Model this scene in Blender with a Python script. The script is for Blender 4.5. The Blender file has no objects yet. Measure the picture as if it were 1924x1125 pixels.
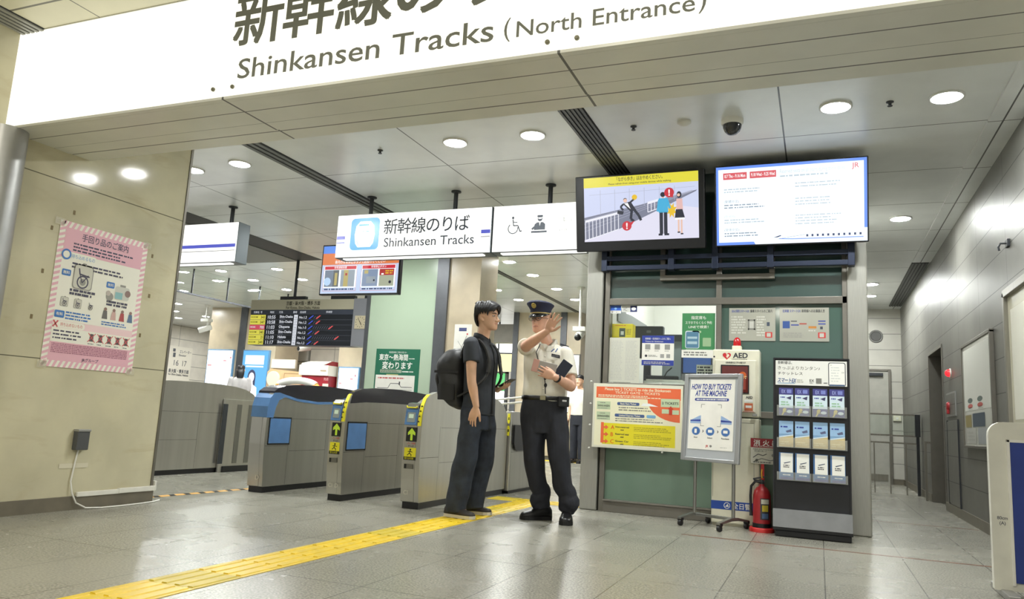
import bpy, bmesh, math, random
from mathutils import Vector, Matrix

# ------------------------------------------------------------------ camera, light, exposure
SC = bpy.context.scene
COL = SC.collection
PI = math.pi

cam_d = bpy.data.cameras.new('camera')
cam_d.sensor_fit = 'HORIZONTAL'
cam_d.sensor_width = 36.0
cam_d.lens = 36.0 * 1425.7 / 1924.0
cam_d.clip_end = 200
cam = bpy.data.objects.new('camera', cam_d)
COL.objects.link(cam)
_pit, _rol, _yaw = math.radians(8.957), math.radians(3.0766), math.radians(22.262)
_f = Vector((-math.sin(_yaw) * math.cos(_pit), math.cos(_yaw) * math.cos(_pit), math.sin(_pit)))
_r = Vector((math.cos(_yaw), math.sin(_yaw), 0))
_u = _r.cross(_f)
_r2 = math.cos(_rol) * _r + math.sin(_rol) * _u
_u2 = -math.sin(_rol) * _r + math.cos(_rol) * _u
cam.matrix_world = Matrix(((_r2.x, _u2.x, -_f.x, 0), (_r2.y, _u2.y, -_f.y, 0), (_r2.z, _u2.z, -_f.z, 0.8), (0, 0, 0, 1)))
SC.camera = cam

SC.view_settings.view_transform = 'Standard'
SC.view_settings.look = 'None'
SC.view_settings.gamma = 1.0
SC.view_settings.use_curve_mapping = False
SC.view_settings.exposure = 0.1

world = bpy.data.worlds.new('world')
SC.world = world
world.use_nodes = True
world.node_tree.nodes['Background'].inputs[0].default_value = (0.97, 0.98, 0.93, 1)
world.node_tree.nodes['Background'].inputs[1].default_value = 0.55
DOWNLIGHT = 430.0      # radiance of a downlight lens
CONCOURSE = 30.0      # watts of each concourse lamp on this side of the gates

# ------------------------------------------------------------------ helpers
def lin(c):
    return tuple((x / 255 / 12.92) if x / 255 <= 0.04045 else ((x / 255 + 0.055) / 1.055) ** 2.4 for x in c)

_mats = {}
def mat(name, c, rough=0.5, metal=0.0, emit=0.0, alpha=1.0, var=0.0, scale=8.0, spec=0.5, bump=0.0, bscale=60.0, trans=0.0, coat=0.0, stretch=None):
    if name in _mats:
        return _mats[name]
    m = bpy.data.materials.new(name)
    m.use_nodes = True
    nt = m.node_tree
    b = nt.nodes['Principled BSDF']
    col = (*lin(c), 1)
    b.inputs['Base Color'].default_value = col
    b.inputs['Roughness'].default_value = rough
    b.inputs['Metallic'].default_value = metal
    b.inputs['Specular IOR Level'].default_value = spec
    b.inputs['Alpha'].default_value = alpha
    b.inputs['Transmission Weight'].default_value = trans
    b.inputs['Coat Weight'].default_value = coat
    if emit:
        b.inputs['Emission Color'].default_value = col
        b.inputs['Emission Strength'].default_value = emit
        b.inputs['Base Color'].default_value = (0.02, 0.02, 0.02, 1)
    if var or bump:
        tc = nt.nodes.new('ShaderNodeTexCoord')
        src = tc.outputs['Object']
        if stretch:
            mp = nt.nodes.new('ShaderNodeMapping')
            mp.inputs['Scale'].default_value = stretch
            nt.links.new(src, mp.inputs[0])
            src = mp.outputs[0]
    if var:
        n = nt.nodes.new('ShaderNodeTexNoise')
        n.inputs['Scale'].default_value = scale
        n.inputs['Detail'].default_value = 4
        nt.links.new(src, n.inputs['Vector'])
        r = nt.nodes.new('ShaderNodeValToRGB')
        lo, hi = lin([max(0, x * (1 - var)) for x in c]), lin([min(255, x * (1 + var)) for x in c])
        r.color_ramp.elements[0].color = (*lo, 1)
        r.color_ramp.elements[1].color = (*hi, 1)
        r.color_ramp.elements[0].position = 0.3
        r.color_ramp.elements[1].position = 0.7
        nt.links.new(n.outputs[0], r.inputs[0])
        nt.links.new(r.outputs[0], b.inputs['Base Color'])
    if bump:
        n2 = nt.nodes.new('ShaderNodeTexNoise')
        n2.inputs['Scale'].default_value = bscale
        nt.links.new(src, n2.inputs['Vector'])
        bp = nt.nodes.new('ShaderNodeBump')
        bp.inputs['Strength'].default_value = bump
        bp.inputs['Distance'].default_value = 0.01
        nt.links.new(n2.outputs[0], bp.inputs['Height'])
        nt.links.new(bp.outputs[0], b.inputs['Normal'])
    _mats[name] = m
    return m

def ink(c, rough=0.55):
    return mat('print_%d_%d_%d' % tuple(c), c, rough)

def glow(c, s=1.0):
    return mat('glow_%d_%d_%d_%d' % (*c, int(s * 100)), c, 0.3, emit=s)

# seams: a grid of thin grooves in world coordinates; axes = [(axis, period, offset, width)]
def seam_mat(name, c, rough, metal, axes, dark=0.45, var=0.05, scale=3.0, speck=None, vein=None, spec=0.5, brush=None, rvar=0.0):
    m = mat(name, c, rough, metal, spec=spec)
    nt = m.node_tree
    N, Lk = nt.nodes.new, nt.links.new
    b = nt.nodes['Principled BSDF']
    geo = N('ShaderNodeNewGeometry')
    sep = N('ShaderNodeSeparateXYZ')
    Lk(geo.outputs['Position'], sep.inputs[0])
    def M(op, a, bb=None):
        n = N('ShaderNodeMath')
        n.operation = op
        for i, v in enumerate((a, bb)):
            if v is None:
                continue
            if isinstance(v, (int, float)):
                n.inputs[i].default_value = v
            else:
                Lk(v, n.inputs[i])
        return n.outputs[0]
    mask = None
    for ax, per, off, w in axes:
        s = sep.outputs['XYZ'.index(ax)]
        if per:
            t = M('FRACT', M('ADD', M('DIVIDE', M('SUBTRACT', s, off), per), 100.5))
            d = M('MULTIPLY', M('ABSOLUTE', M('SUBTRACT', t, 0.5)), per)
        else:
            d = M('ABSOLUTE', M('SUBTRACT', s, off))
        k = M('LESS_THAN', d, w / 2)
        mask = k if mask is None else M('MAXIMUM', mask, k)
    def mix(fac, a, bcol):
        n = N('ShaderNodeMix')
        n.data_type = 'RGBA'
        if isinstance(fac, (int, float)):
            n.inputs[0].default_value = fac
        else:
            Lk(fac, n.inputs[0])
        for i, v in ((6, a), (7, bcol)):
            if isinstance(v, tuple):
                n.inputs[i].default_value = v
            else:
                Lk(v, n.inputs[i])
        return n.outputs[2]
    n1 = N('ShaderNodeTexNoise')
    n1.inputs['Scale'].default_value = scale
    n1.inputs['Detail'].default_value = 5
    if brush:
        mp = N('ShaderNodeMapping')
        mp.inputs['Scale'].default_value = brush
        Lk(geo.outputs['Position'], mp.inputs[0])
        Lk(mp.outputs[0], n1.inputs['Vector'])
    else:
        Lk(geo.outputs['Position'], n1.inputs['Vector'])
    lo, hi = lin([x * (1 - var) for x in c]), lin([min(255, x * (1 + var)) for x in c])
    r = N('ShaderNodeValToRGB')
    r.color_ramp.elements[0].color = (*lo, 1)
    r.color_ramp.elements[1].color = (*hi, 1)
    r.color_ramp.elements[0].position = 0.32
    r.color_ramp.elements[1].position = 0.68
    Lk(n1.outputs[0], r.inputs[0])
    colr = r.outputs[0]
    if speck:
        v = N('ShaderNodeTexNoise')
        v.inputs['Scale'].default_value = speck[0]
        v.inputs['Detail'].default_value = 2
        Lk(geo.outputs['Position'], v.inputs['Vector'])
        rr = N('ShaderNodeValToRGB')
        rr.color_ramp.elements[0].position = 0.35
        rr.color_ramp.elements[1].position = 0.65
        rr.color_ramp.elements[0].color = (0, 0, 0, 1)
        rr.color_ramp.elements[1].color = (1, 1, 1, 1)
        Lk(v.outputs[0], rr.inputs[0])
        d = speck[1]
        colr = mix(rr.outputs[0], mix(d, colr, (*lin([x * 0.45 for x in c]), 1)), mix(d, colr, (*lin([min(255, x * 1.35) for x in c]), 1)))
    if vein:
        mp2 = N('ShaderNodeMapping')
        mp2.inputs['Rotation'].default_value = (0.5, 0, 0)
        mp2.inputs['Scale'].default_value = (1, 1.2, 4.2)
        Lk(geo.outputs['Position'], mp2.inputs[0])
        w = N('ShaderNodeTexNoise')
        w.inputs['Scale'].default_value = vein[0]
        w.inputs['Detail'].default_value = 8
        w.inputs['Distortion'].default_value = 1.2
        Lk(mp2.outputs[0], w.inputs['Vector'])
        rr = N('ShaderNodeValToRGB')
        e = rr.color_ramp.elements
        e[0].position, e[1].position = 0.56, 0.72
        e[0].color, e[1].color = (0, 0, 0, 1), (1, 1, 1, 1)
        Lk(w.outputs[0], rr.inputs[0])
        colr = mix(M('MULTIPLY', rr.outputs[0], vein[2]), colr, (*lin(vein[1]), 1))
    if mask is not None:
        colr = mix(mask, colr, (*lin([x * dark for x in c]), 1))
        bp = N('ShaderNodeBump')
        bp.inputs['Strength'].default_value = 0.5
        bp.inputs['Distance'].default_value = 0.004
        bp.invert = True
        Lk(mask, bp.inputs['Height'])
        Lk(bp.outputs[0], b.inputs['Normal'])
    if rvar:
        Lk(M('ADD', M('MULTIPLY', n1.outputs[0], rvar), rough - rvar / 2), b.inputs['Roughness'])
    Lk(colr, b.inputs['Base Color'])
    return m

class MB:
    """collects shapes in world coordinates into one mesh"""
    def __init__(self, m=None):
        self.v, self.f, self.mi, self.sm, self.mats = [], [], [], [], []
        self.m = m
    def _mi(self, m):
        m = m or self.m
        if m not in self.mats:
            self.mats.append(m)
        return self.mats.index(m)
    def add(self, vs, fs, m=None, smooth=False):
        n = len(self.v)
        self.v += [tuple(p) for p in vs]
        i = self._mi(m)
        for f in fs:
            self.f.append([n + k for k in f])
            self.mi.append(i)
            self.sm.append(smooth)
        return self
    def box(self, x0, y0, z0, x1, y1, z1, m=None):
        vs = [(x, y, z) for z in (z0, z1) for y in (y0, y1) for x in (x0, x1)]
        fs = [(0, 2, 3, 1), (4, 5, 7, 6), (0, 1, 5, 4), (2, 6, 7, 3), (0, 4, 6, 2), (1, 3, 7, 5)]
        return self.add(vs, fs, m)
    def obox(self, c, ax, h, m=None):
        """oriented box: centre, three axes, half sizes"""
        c = Vector(c)
        a = [Vector(k).normalized() for k in ax]
        vs = [c + a[0] * (sx * h[0]) + a[1] * (sy * h[1]) + a[2] * (sz * h[2]) for sz in (-1, 1) for sy in (-1, 1) for sx in (-1, 1)]
        fs = [(0, 2, 3, 1), (4, 5, 7, 6), (0, 1, 5, 4), (2, 6, 7, 3), (0, 4, 6, 2), (1, 3, 7, 5)]
        return self.add(vs, fs, m)
    def loft(self, rings, m=None, smooth=True, caps=True, closed=True):
        n = len(rings[0])
        vs = [p for r in rings for p in r]
        fs = []
        for i in range(len(rings) - 1):
            for j in range(n if closed else n - 1):
                k = (j + 1) % n
                fs.append((i * n + j, i * n + k, (i + 1) * n + k, (i + 1) * n + j))
        self.add(vs, fs, m, smooth)
        if caps:
            self.add(rings[0], [tuple(range(n - 1, -1, -1))], m, False)
            self.add(rings[-1], [tuple(range(n))], m, False)
        return self
    def tube(self, pts, r, n=10, m=None, smooth=True, caps=True):
        pts = [Vector(p) for p in pts]
        rs = r if isinstance(r, (list, tuple)) else [r] * len(pts)
        rings = []
        prev = None
        for i, p in enumerate(pts):
            d = (pts[min(i + 1, len(pts) - 1)] - pts[max(i - 1, 0)]).normalized()
            if prev is None:
                a = d.orthogonal().normalized()
            else:
                a = (prev - d * prev.dot(d)).normalized()
            prev = a
            b = d.cross(a)
            rings.append([p + (a * math.cos(2 * PI * k / n) + b * math.sin(2 * PI * k / n)) * rs[i] for k in range(n)])
        return self.loft(rings, m, smooth, caps)
    def cyl(self, p0, p1, r, n=20, m=None):
        return self.tube([p0, p1], r, n, m)
    def lathe(self, c, prof, n=24, m=None, axis='Z', smooth=True):
        """prof: list of (radius, height along axis)"""
        c = Vector(c)
        ax = {'X': (Vector((0, 1, 0)), Vector((0, 0, 1)), Vector((1, 0, 0))), 'Y': (Vector((0, 0, 1)), Vector((1, 0, 0)), Vector((0, 1, 0))),
              'Z': (Vector((1, 0, 0)), Vector((0, 1, 0)), Vector((0, 0, 1)))}[axis]
        rings = [[c + ax[0] * (r * math.cos(2 * PI * k / n)) + ax[1] * (r * math.sin(2 * PI * k / n)) + ax[2] * h for k in range(n)] for r, h in prof]
        return self.loft(rings, m, smooth, True)
    def prism(self, poly, axis, a, b, m=None, smooth=False):
        """poly: 2-D points in the other two axes (in xyz order), extruded along axis from a to b"""
        def P(p, t):
            return {'X': (t, p[0], p[1]), 'Y': (p[0], t, p[1]), 'Z': (p[0], p[1], t)}[axis]
        n = len(poly)
        vs = [P(p, a) for p in poly] + [P(p, b) for p in poly]
        fs = [tuple(range(n)), tuple(range(2 * n - 1, n - 1, -1))]
        self.add(vs, fs, m)
        self.add(vs, [(k, k + n, (k + 1) % n + n, (k + 1) % n) for k in range(n)], m, smooth)
        return self
    def sphere(self, c, r, m=None, nu=20, nv=12):
        c = Vector(c)
        r = r if isinstance(r, (list, tuple)) else (r, r, r)
        rings = []
        for i in range(nv + 1):
            t = PI * (i / nv) if 0 < i < nv else (0.02 if i == 0 else PI - 0.02)
            rings.append([c + Vector((r[0] * math.sin(t) * math.cos(2 * PI * k / nu), r[1] * math.sin(t) * math.sin(2 * PI * k / nu), -r[2] * math.cos(t))) for k in range(nu)])
        return self.loft(rings, m)

def rootloc(o):
    v = Vector((0, 0, 0))
    while o is not None:
        v = v + o.location
        o = o.parent
    return v

def obj(name, mb, parent=None, loc=None, bevel=0.0, seg=2, fix=True):
    """link an MB (world coordinates) as one mesh object; loc = its origin"""
    me = bpy.data.meshes.new(name)
    base = rootloc(parent)
    org = Vector(loc) if loc is not None else (base if parent is not None else Vector((0, 0, 0)))
    me.from_pydata([Vector(p) - org for p in mb.v], [], mb.f)
    for m in mb.mats:
        me.materials.append(m)
    me.polygons.foreach_set('material_index', mb.mi)
    me.polygons.foreach_set('use_smooth', mb.sm)
    if fix:
        bm = bmesh.new()
        bm.from_mesh(me)
        bmesh.ops.recalc_face_normals(bm, faces=bm.faces)
        bm.to_mesh(me)
        bm.free()
    me.update()
    o = bpy.data.objects.new(name, me)
    COL.objects.link(o)
    o.location = org - base
    if parent is not None:
        o.parent = parent
    if bevel:
        md = o.modifiers.new('bevel', 'BEVEL')
        md.width = bevel
        md.segments = seg
        md.limit_method = 'ANGLE'
        md.angle_limit = math.radians(40)
        md.use_clamp_overlap = True
    return o

def tag(o, label, cat, group=None, kind=None):
    o['label'] = label
    o['category'] = cat
    if group:
        o['group'] = group
    if kind:
        o['kind'] = kind
    return o

def thing(name, label, cat, loc, group=None):
    o = bpy.data.objects.new(name, None)
    COL.objects.link(o)
    o.location = loc
    o.empty_display_size = 0.1
    return tag(o, label, cat, group)

def struct(name, mb, bevel=0.0, parent=None, loc=None):
    o = obj(name, mb, parent, loc=loc, bevel=bevel)
    if parent is None:
        o['kind'] = 'structure'
    return o

def copy_tree(o, parent=None):
    c = o.copy()
    COL.objects.link(c)
    if parent is not None:
        c.parent = parent
    for ch in list(o.children):
        copy_tree(ch, c)
    return c

# ---- flat printing (lettering, pictograms) on a plane of the place
_ft = bpy.data.curves.new('lettering_source', 'FONT')
_ft.resolution_u = 3
_fo = bpy.data.objects.new('lettering_source', _ft)
_tc = {}
def glyphs(s, bold):
    key = (s, bold)
    if key not in _tc:
        _ft.body = s
        _ft.offset = bold
        me = _fo.to_mesh()
        vs = [(v.co.x, v.co.y) for v in me.vertices]
        fs = [tuple(p.vertices) for p in me.polygons]
        _fo.to_mesh_clear()
        _tc[key] = (vs, fs)
    return _tc[key]

class Art:
    def __init__(self, o, u, v, n=None):
        self.o, self.u, self.v = Vector(o), Vector(u).normalized(), Vector(v).normalized()
        self.n = Vector(n).normalized() if n else self.u.cross(self.v).normalized()
        self.mb = MB()
    def P(self, x, y, l=1):
        return self.o + self.u * x + self.v * y + self.n * (0.0006 * l)
    def poly(self, pts, m, l=1):
        self.mb.add([self.P(x, y, l) for x, y in pts], [tuple(range(len(pts)))], m)
        return self
    def rect(self, x, y, w, h, m, l=1):
        return self.poly([(x, y), (x + w, y), (x + w, y + h), (x, y + h)], m, l)
    def rrect(self, x, y, w, h, r, m, l=1):
        pts = []
        for cx, cy, a in ((x + w - r, y + r, -90), (x + w - r, y + h - r, 0), (x + r, y + h - r, 90), (x + r, y + r, 180)):
            pts += [(cx + r * math.cos(math.radians(a + k * 22.5)), cy + r * math.sin(math.radians(a + k * 22.5))) for k in range(5)]
        return self.poly(pts, m, l)
    def frame(self, x, y, w, h, t, m, l=1):
        return self.rect(x, y, w, t, m, l).rect(x, y + h - t, w, t, m, l).rect(x, y, t, h, m, l).rect(x + w - t, y, t, h, m, l)
    def disc(self, cx, cy, r, m, l=1, n=20, ry=None):
        ry = ry or r
        return self.poly([(cx + r * math.cos(2 * PI * k / n), cy + ry * math.sin(2 * PI * k / n)) for k in range(n)], m, l)
    def arc(self, cx, cy, r, t, a0, a1, m, l=1, n=16):
        for k in range(n):
            a, b = (math.radians(a0 + (a1 - a0) * q / n) for q in (k, k + 1))
            self.poly([(cx + (r - t / 2) * math.cos(a), cy + (r - t / 2) * math.sin(a)), (cx + (r + t / 2) * math.cos(a), cy + (r + t / 2) * math.sin(a)),
                       (cx + (r + t / 2) * math.cos(b), cy + (r + t / 2) * math.sin(b)), (cx + (r - t / 2) * math.cos(b), cy + (r - t / 2) * math.sin(b))], m, l)
        return self
    def line(self, pts, w, m, l=1):
        for (x0, y0), (x1, y1) in zip(pts, pts[1:]):
            d = math.hypot(x1 - x0, y1 - y0) or 1
            nx, ny = -(y1 - y0) / d * w / 2, (x1 - x0) / d * w / 2
            self.poly([(x0 + nx, y0 + ny), (x0 - nx, y0 - ny), (x1 - nx, y1 - ny), (x1 + nx, y1 + ny)], m, l)
        return self
    def text(self, s, x, y, h, m, l=2, w=None, align='L', bold=0.0, slant=0.0):
        """h: font size in metres (capital height is 0.69 h); w: fit to this width"""
        heavy = bold and any(ord(ch) > 0x2E80 for ch in s)      # heavy CJK strokes: widen by overlaying shifted copies
        vs, fs = glyphs(s, 0.0 if heavy else bold)
        if not vs:
            return self
        x0, x1 = min(p[0] for p in vs), max(p[0] for p in vs)
        sx = (w / (x1 - x0)) if w else h
        W = (x1 - x0) * sx
        ox = x - {'L': 0, 'C': W / 2, 'R': W}[align]
        q = 0.55 * bold * h
        for k, (dx, dy) in enumerate(((-q, -q), (q, -q), (-q, q), (q, q)) if heavy else ((0, 0),)):
            self.mb.add([self.P(ox + (p[0] - x0) * sx + slant * p[1] * h + dx, y + p[1] * h + dy, l + 0.3 * k) for p in vs], fs, m)
        return self
    def greek(self, x, y, w, h, rows, m, l=1, seed=1, fill=0.55, ragged=True):
        """rows of small print too fine to read, from the top of the box down"""
        rnd = random.Random(seed)
        rh = h / rows
        for r in range(rows):
            cx = x
            end = x + w * (1 if not ragged else rnd.uniform(0.72, 1.0))
            yy = y + h - (r + 1) * rh + rh * (1 - fill) / 2
            while cx < end - 0.2 * rh:
                ww = min(rnd.choice((0.5, 0.8, 0.8, 1.4, 2.0)) * rh, end - cx)
                self.rect(cx, yy, ww * 0.86, rh * fill, m, l)
                cx += ww + rh * 0.12 * rnd.choice((0, 1, 2))
        return self
    def build(self, name, parent=None, **k):
        return obj(name, self.mb, parent, fix=False, **k)

# ------------------------------------------------------------------ materials
steel = mat('brushed_steel', (150, 147, 138), 0.34, 0.85, var=0.06, scale=3.0, stretch=(40, 40, 1))
gate_steel = mat('gate_steel', (186, 184, 177), 0.30, 0.88, var=0.03, scale=2.0, stretch=(1.5, 6, 0.2))
chrome = mat('chrome', (200, 200, 198), 0.15, 1.0)
alu = mat('aluminium', (170, 170, 168), 0.4, 0.7, var=0.03)
post_metal = mat('post_metal', (166, 165, 157), 0.4, 0.45, var=0.03, stretch=(20, 20, 1))
frame_metal = mat('frame_metal', (128, 124, 116), 0.4, 0.6, var=0.03)
dark_metal = mat('dark_metal', (60, 62, 66), 0.45, 0.4, var=0.05)
black_plastic = mat('black_plastic', (22, 22, 25), 0.35, var=0.1)
soft_black = mat('soft_black', (30, 31, 34), 0.6, var=0.1)
white_plastic = mat('white_plastic', (232, 231, 224), 0.4, var=0.02)
cream_plastic = mat('cream_plastic', (228, 225, 204), 0.4, var=0.02)
paper = mat('paper', (236, 234, 226), 0.6, var=0.02)
blue_gate = mat('gate_blue', (84, 124, 174), 0.4, var=0.05)
red_paint = mat('red_paint', (168, 40, 46), 0.35, var=0.06)
yellow_label = mat('label_yellow', (236, 226, 40), 0.45)
label_black = mat('label_black', (24, 24, 24), 0.5)
glass = mat('clear_glass', (235, 245, 240), 0.03, trans=1.0)
lens_white = mat('lens_white', (249, 252, 250), 0.4, emit=DOWNLIGHT)
lit_white = mat('lit_white', (255, 254, 246), 0.35, emit=1.5)
# ------------------------------------------------------------------ the setting
terrazzo = seam_mat('terrazzo_tile', (146, 144, 133), 0.27, 0.0,
                    [('X', 0.498, 0.02, 0.006), ('Y', 0.982, 4.15, 0.006)], dark=0.66, var=0.05, scale=1.3, speck=(90, 0.35), rvar=0.12)
marble = seam_mat('marble_panel', (200, 194, 166), 0.09, 0.0, [('Z', 0, 1.04, 0.007), ('Z', 0, 2.293, 0.007)], dark=0.55, var=0.05, scale=2.2, spec=0.22, vein=(1.6, (166, 148, 108), 0.26))
panel_ceiling = seam_mat('ceiling_panel', (226, 229, 228), 0.3, 0.08, [('X', 1.55, -3.35, 0.012), ('Y', 1.1, 6.35, 0.010)], dark=0.35, var=0.02)
concourse_ceiling = seam_mat('concourse_ceiling', (226, 222, 196), 0.4, 0.1, [('X', 1.55, -4.2, 0.010), ('Y', 1.1, 2.9, 0.016)], dark=0.5, var=0.02)
soffit_metal = seam_mat('soffit_metal', (226, 226, 218), 0.34, 0.15, [('X', 2.0, -1.113, 0.014), ('Y', 0, 3.312, 0.008), ('Y', 0, 3.487, 0.003), ('Y', 0, 3.63, 0.010)], dark=0.45, var=0.02)
wall_metal = seam_mat('wall_metal', (122, 121, 115), 0.42, 0.25, [('Z', 0.291, 0.36, 0.007), ('Y', 1.2, 10.67, 0.006)], dark=0.35, var=0.04)
wall_light = seam_mat('wall_light_panel', (196, 194, 184), 0.4, 0.15, [('Z', 0.297, 0.37, 0.008)], dark=0.5, var=0.03)
wall_white = seam_mat('wall_white_panel', (226, 220, 208), 0.45, 0.0, [('Z', 0.42, 0.25, 0.014), ('Y', 1.3, 0.3, 0.012), ('X', 2.4, 0.3, 0.012)], dark=0.6, var=0.03)
beige_stone = mat('beige_stone', (198, 184, 158), 0.28, var=0.05, scale=3)
plinth = mat('plinth_stone', (112, 106, 92), 0.4, var=0.06)
plaster = mat('white_plaster', (238, 238, 232), 0.6)

struct('floor', MB(terrazzo).box(-27, -4, -0.2, 8, 26, 0))
struct('ceiling', MB(panel_ceiling).box(-27, 3.40, 3.22, 8, 26, 3.34))
struct('ceiling', MB(concourse_ceiling).box(-9, -4, 3.17, 8, 3.16, 3.30))
red_line = mat('red_floor_line', (120, 84, 66), 0.35, var=0.08)
struct('trim_1', MB(red_line).box(-0.99, 6.08, -0.001, 1.39, 6.115, 0.0012))
struct('trim_2', MB(red_line).box(0.42, 8.54, -0.001, 1.39, 8.57, 0.0012))

# wide beam over the entrance and the pier on the left
struct('beam', MB(soffit_metal).box(-5.4, 3.17, 2.497, 6.5, 3.60, 3.22).box(-5.4, 3.612, 2.503, 6.5, 3.77, 3.22))
struct('wall_left', MB(marble).box(-5.45, 2.2, 0, -4.94, 4.70, 3.22).box(-5.45, 4.70, 0, -4.95, 4.702, 3.22))
struct('trim_3', MB(frame_metal).box(-4.955, 4.690, 0.0, -4.932, 4.712, 3.22))
struct('baseboard_left', MB(plinth).box(-5.45, 2.2, 0, -4.925, 4.718, 0.095))
c = MB(alu).lathe((-4.93, 3.14, 0), [(0.13, 0), (0.13, 2.497)], 32)
struct('column', c)

# corridor on the right
struct('wall_right', MB(wall_metal).box(1.42, 2.6, 0, 1.75, 10.72, 3.22).box(1.42, 10.72, 1.99, 1.75, 11.95, 3.22).box(1.42, 11.95, 0, 1.75, 15.7, 3.22))
struct('baseboard_right', MB(plinth).box(1.405, 2.6, 0, 1.43, 10.70, 0.1).box(1.405, 11.96, 0, 1.43, 15.7, 0.1))
dm = mat('door_grey', (118, 118, 112), 0.45, 0.3, var=0.03)
d = MB(dm).box(1.68, 10.72, 0, 1.72, 11.95, 1.99)
d1 = struct('door_1', d)
obj('door_frame', MB(frame_metal).box(1.41, 10.70, 0, 1.68, 10.73, 1.99).box(1.41, 11.94, 0, 1.68, 11.97, 1.99).box(1.41, 10.70, 1.97, 1.68, 11.97, 2.01), d1, bevel=0.003)
struct('trim_4', MB(panel_ceiling).box(1.20, 3.77, 3.205, 1.42, 11.45, 3.222))
struct('wall_end', MB(wall_light).box(0.2, 15.7, 0, 1.75, 15.9, 3.22))
struct('baseboard_end', MB(plinth).box(0.2, 15.685, 0, 1.42, 15.705, 0.1))
d2 = struct('door_2', MB(mat('door_light', (176, 175, 166), 0.45, 0.2, var=0.03)).box(0.36, 15.66, 0.0, 1.187, 15.71, 2.045))
obj('door_frame', MB(frame_metal).box(1.187, 15.64, 0, 1.233, 15.72, 2.085).box(0.31, 15.64, 2.045, 1.187, 15.72, 2.085).box(0.31, 15.64, 0, 0.36, 15.72, 2.045), d2, bevel=0.004)
obj('kick_plate', MB(steel).box(0.40, 15.652, 0.05, 1.15, 15.662, 0.17), d2)
obj('door_closer', MB(dark_metal).box(0.75, 15.60, 1.95, 1.10, 15.66, 2.01), d2, bevel=0.006)
struct('wall_booth', MB(wall_light).box(0.24, 7.45, 0, 0.40, 15.7, 3.22))

# ticket office front: posts, sill, transoms
grn_dark = mat('dark_green_glass', (60, 80, 76), 0.07, spec=0.8)
grn_frost = mat('frosted_green_glass', (112, 134, 118), 0.2, var=0.04, scale=1.5)
pw = MB(post_metal)
pw.box(-2.115, 7.10, 0, -1.948, 7.42, 3.22)
pw.box(0.232, 7.10, 0, 0.395, 7.46, 3.22)
struct('pillar', pw, bevel=0.012)
fw = MB(frame_metal)
fw.box(-1.945, 7.16, 0, -1.930, 7.30, 3.22, dark_metal)
fw.box(-1.930, 7.11, 0, -1.882, 7.20, 3.22)
fw.box(-1.882, 7.09, 0, 0.232, 7.20, 0.095).box(-1.882, 7.075, 0.095, 0.232, 7.20, 0.113)
fw.box(-1.882, 7.11, 1.947, 0.232, 7.19, 2.012)
fw.box(-0.876, 7.115, 0.113, -0.827, 7.19, 3.22)
fw.box(0.193, 7.11, 0.113, 0.232, 7.19, 3.22)
fw.box(-0.827, 7.11, 0.925, 0.193, 7.19, 0.985)
fw.box(-1.882, 7.11, 1.13, -0.876, 7.19, 1.20)
fw.box(-1.389, 7.06, 2.171, -0.360, 7.115, 2.222).box(-1.389, 7.06, 2.222, -1.340, 7.115, 2.62).box(-0.408, 7.06, 2.222, -0.360, 7.115, 2.62)
struct('wall_office', fw, bevel=0.004)
pane_m = bpy.data.materials.new('window_pane')
pane_m.use_nodes = True
_nt = pane_m.node_tree
_nt.nodes.clear()
_o, _mx, _t, _g, _lw, _pw = [_nt.nodes.new('ShaderNode' + k) for k in ('OutputMaterial', 'MixShader', 'BsdfTransparent', 'BsdfGlossy', 'LayerWeight', 'Math')]
_t.inputs[0].default_value = (0.95, 0.98, 0.96, 1)
_g.inputs['Roughness'].default_value = 0.02
_pw.operation = 'MULTIPLY_ADD'
_p4 = _nt.nodes.new('ShaderNodeMath')
_p4.operation = 'POWER'
_p4.inputs[1].default_value = 4.0
_pw.inputs[1].default_value, _pw.inputs[2].default_value = 0.6, 0.035
_nt.links.new(_lw.outputs['Facing'], _p4.inputs[0]); _nt.links.new(_p4.outputs[0], _pw.inputs[0])
_nt.links.new(_pw.outputs[0], _mx.inputs[0]); _nt.links.new(_t.outputs[0], _mx.inputs[1]); _nt.links.new(_g.outputs[0], _mx.inputs[2]); _nt.links.new(_mx.outputs[0], _o.inputs[0])
def window(n, m, *b):
    return struct('window_%d' % n, MB(m).box(*b))
window(1, pane_m, -1.882, 7.148, 1.20, -0.876, 7.154, 1.947)
window(2, grn_dark, -1.882, 7.145, 2.012, -0.876, 7.16, 3.22)
window(3, grn_dark, -0.827, 7.145, 2.012, 0.193, 7.16, 3.22)
window(4, mat('green_back_glass', (72, 96, 88), 0.08, spec=0.8), -0.827, 7.145, 0.985, 0.193, 7.16, 1.947)
window(5, grn_frost, -1.882, 7.145, 0.113, -0.876, 7.16, 1.13)
window(6, grn_frost, -0.827, 7.145, 0.113, 0.193, 7.16, 0.925)
# inside the office
struct('wall_back', MB(plaster).box(-1.93, 9.5, 0, 0.23, 9.6, 3.0))
struct('wall_side', MB(plaster).box(-2.0, 7.42, 0, -1.93, 9.5, 3.0))
struct('ceiling', MB(plaster).box(-2.0, 7.2, 2.75, 0.23, 9.6, 2.80))
struct('trim_5', MB(mat('grey_panel', (150, 154, 156), 0.5)).box(-1.93, 7.6, 1.86, -1.915, 9.0, 2.0))

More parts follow.
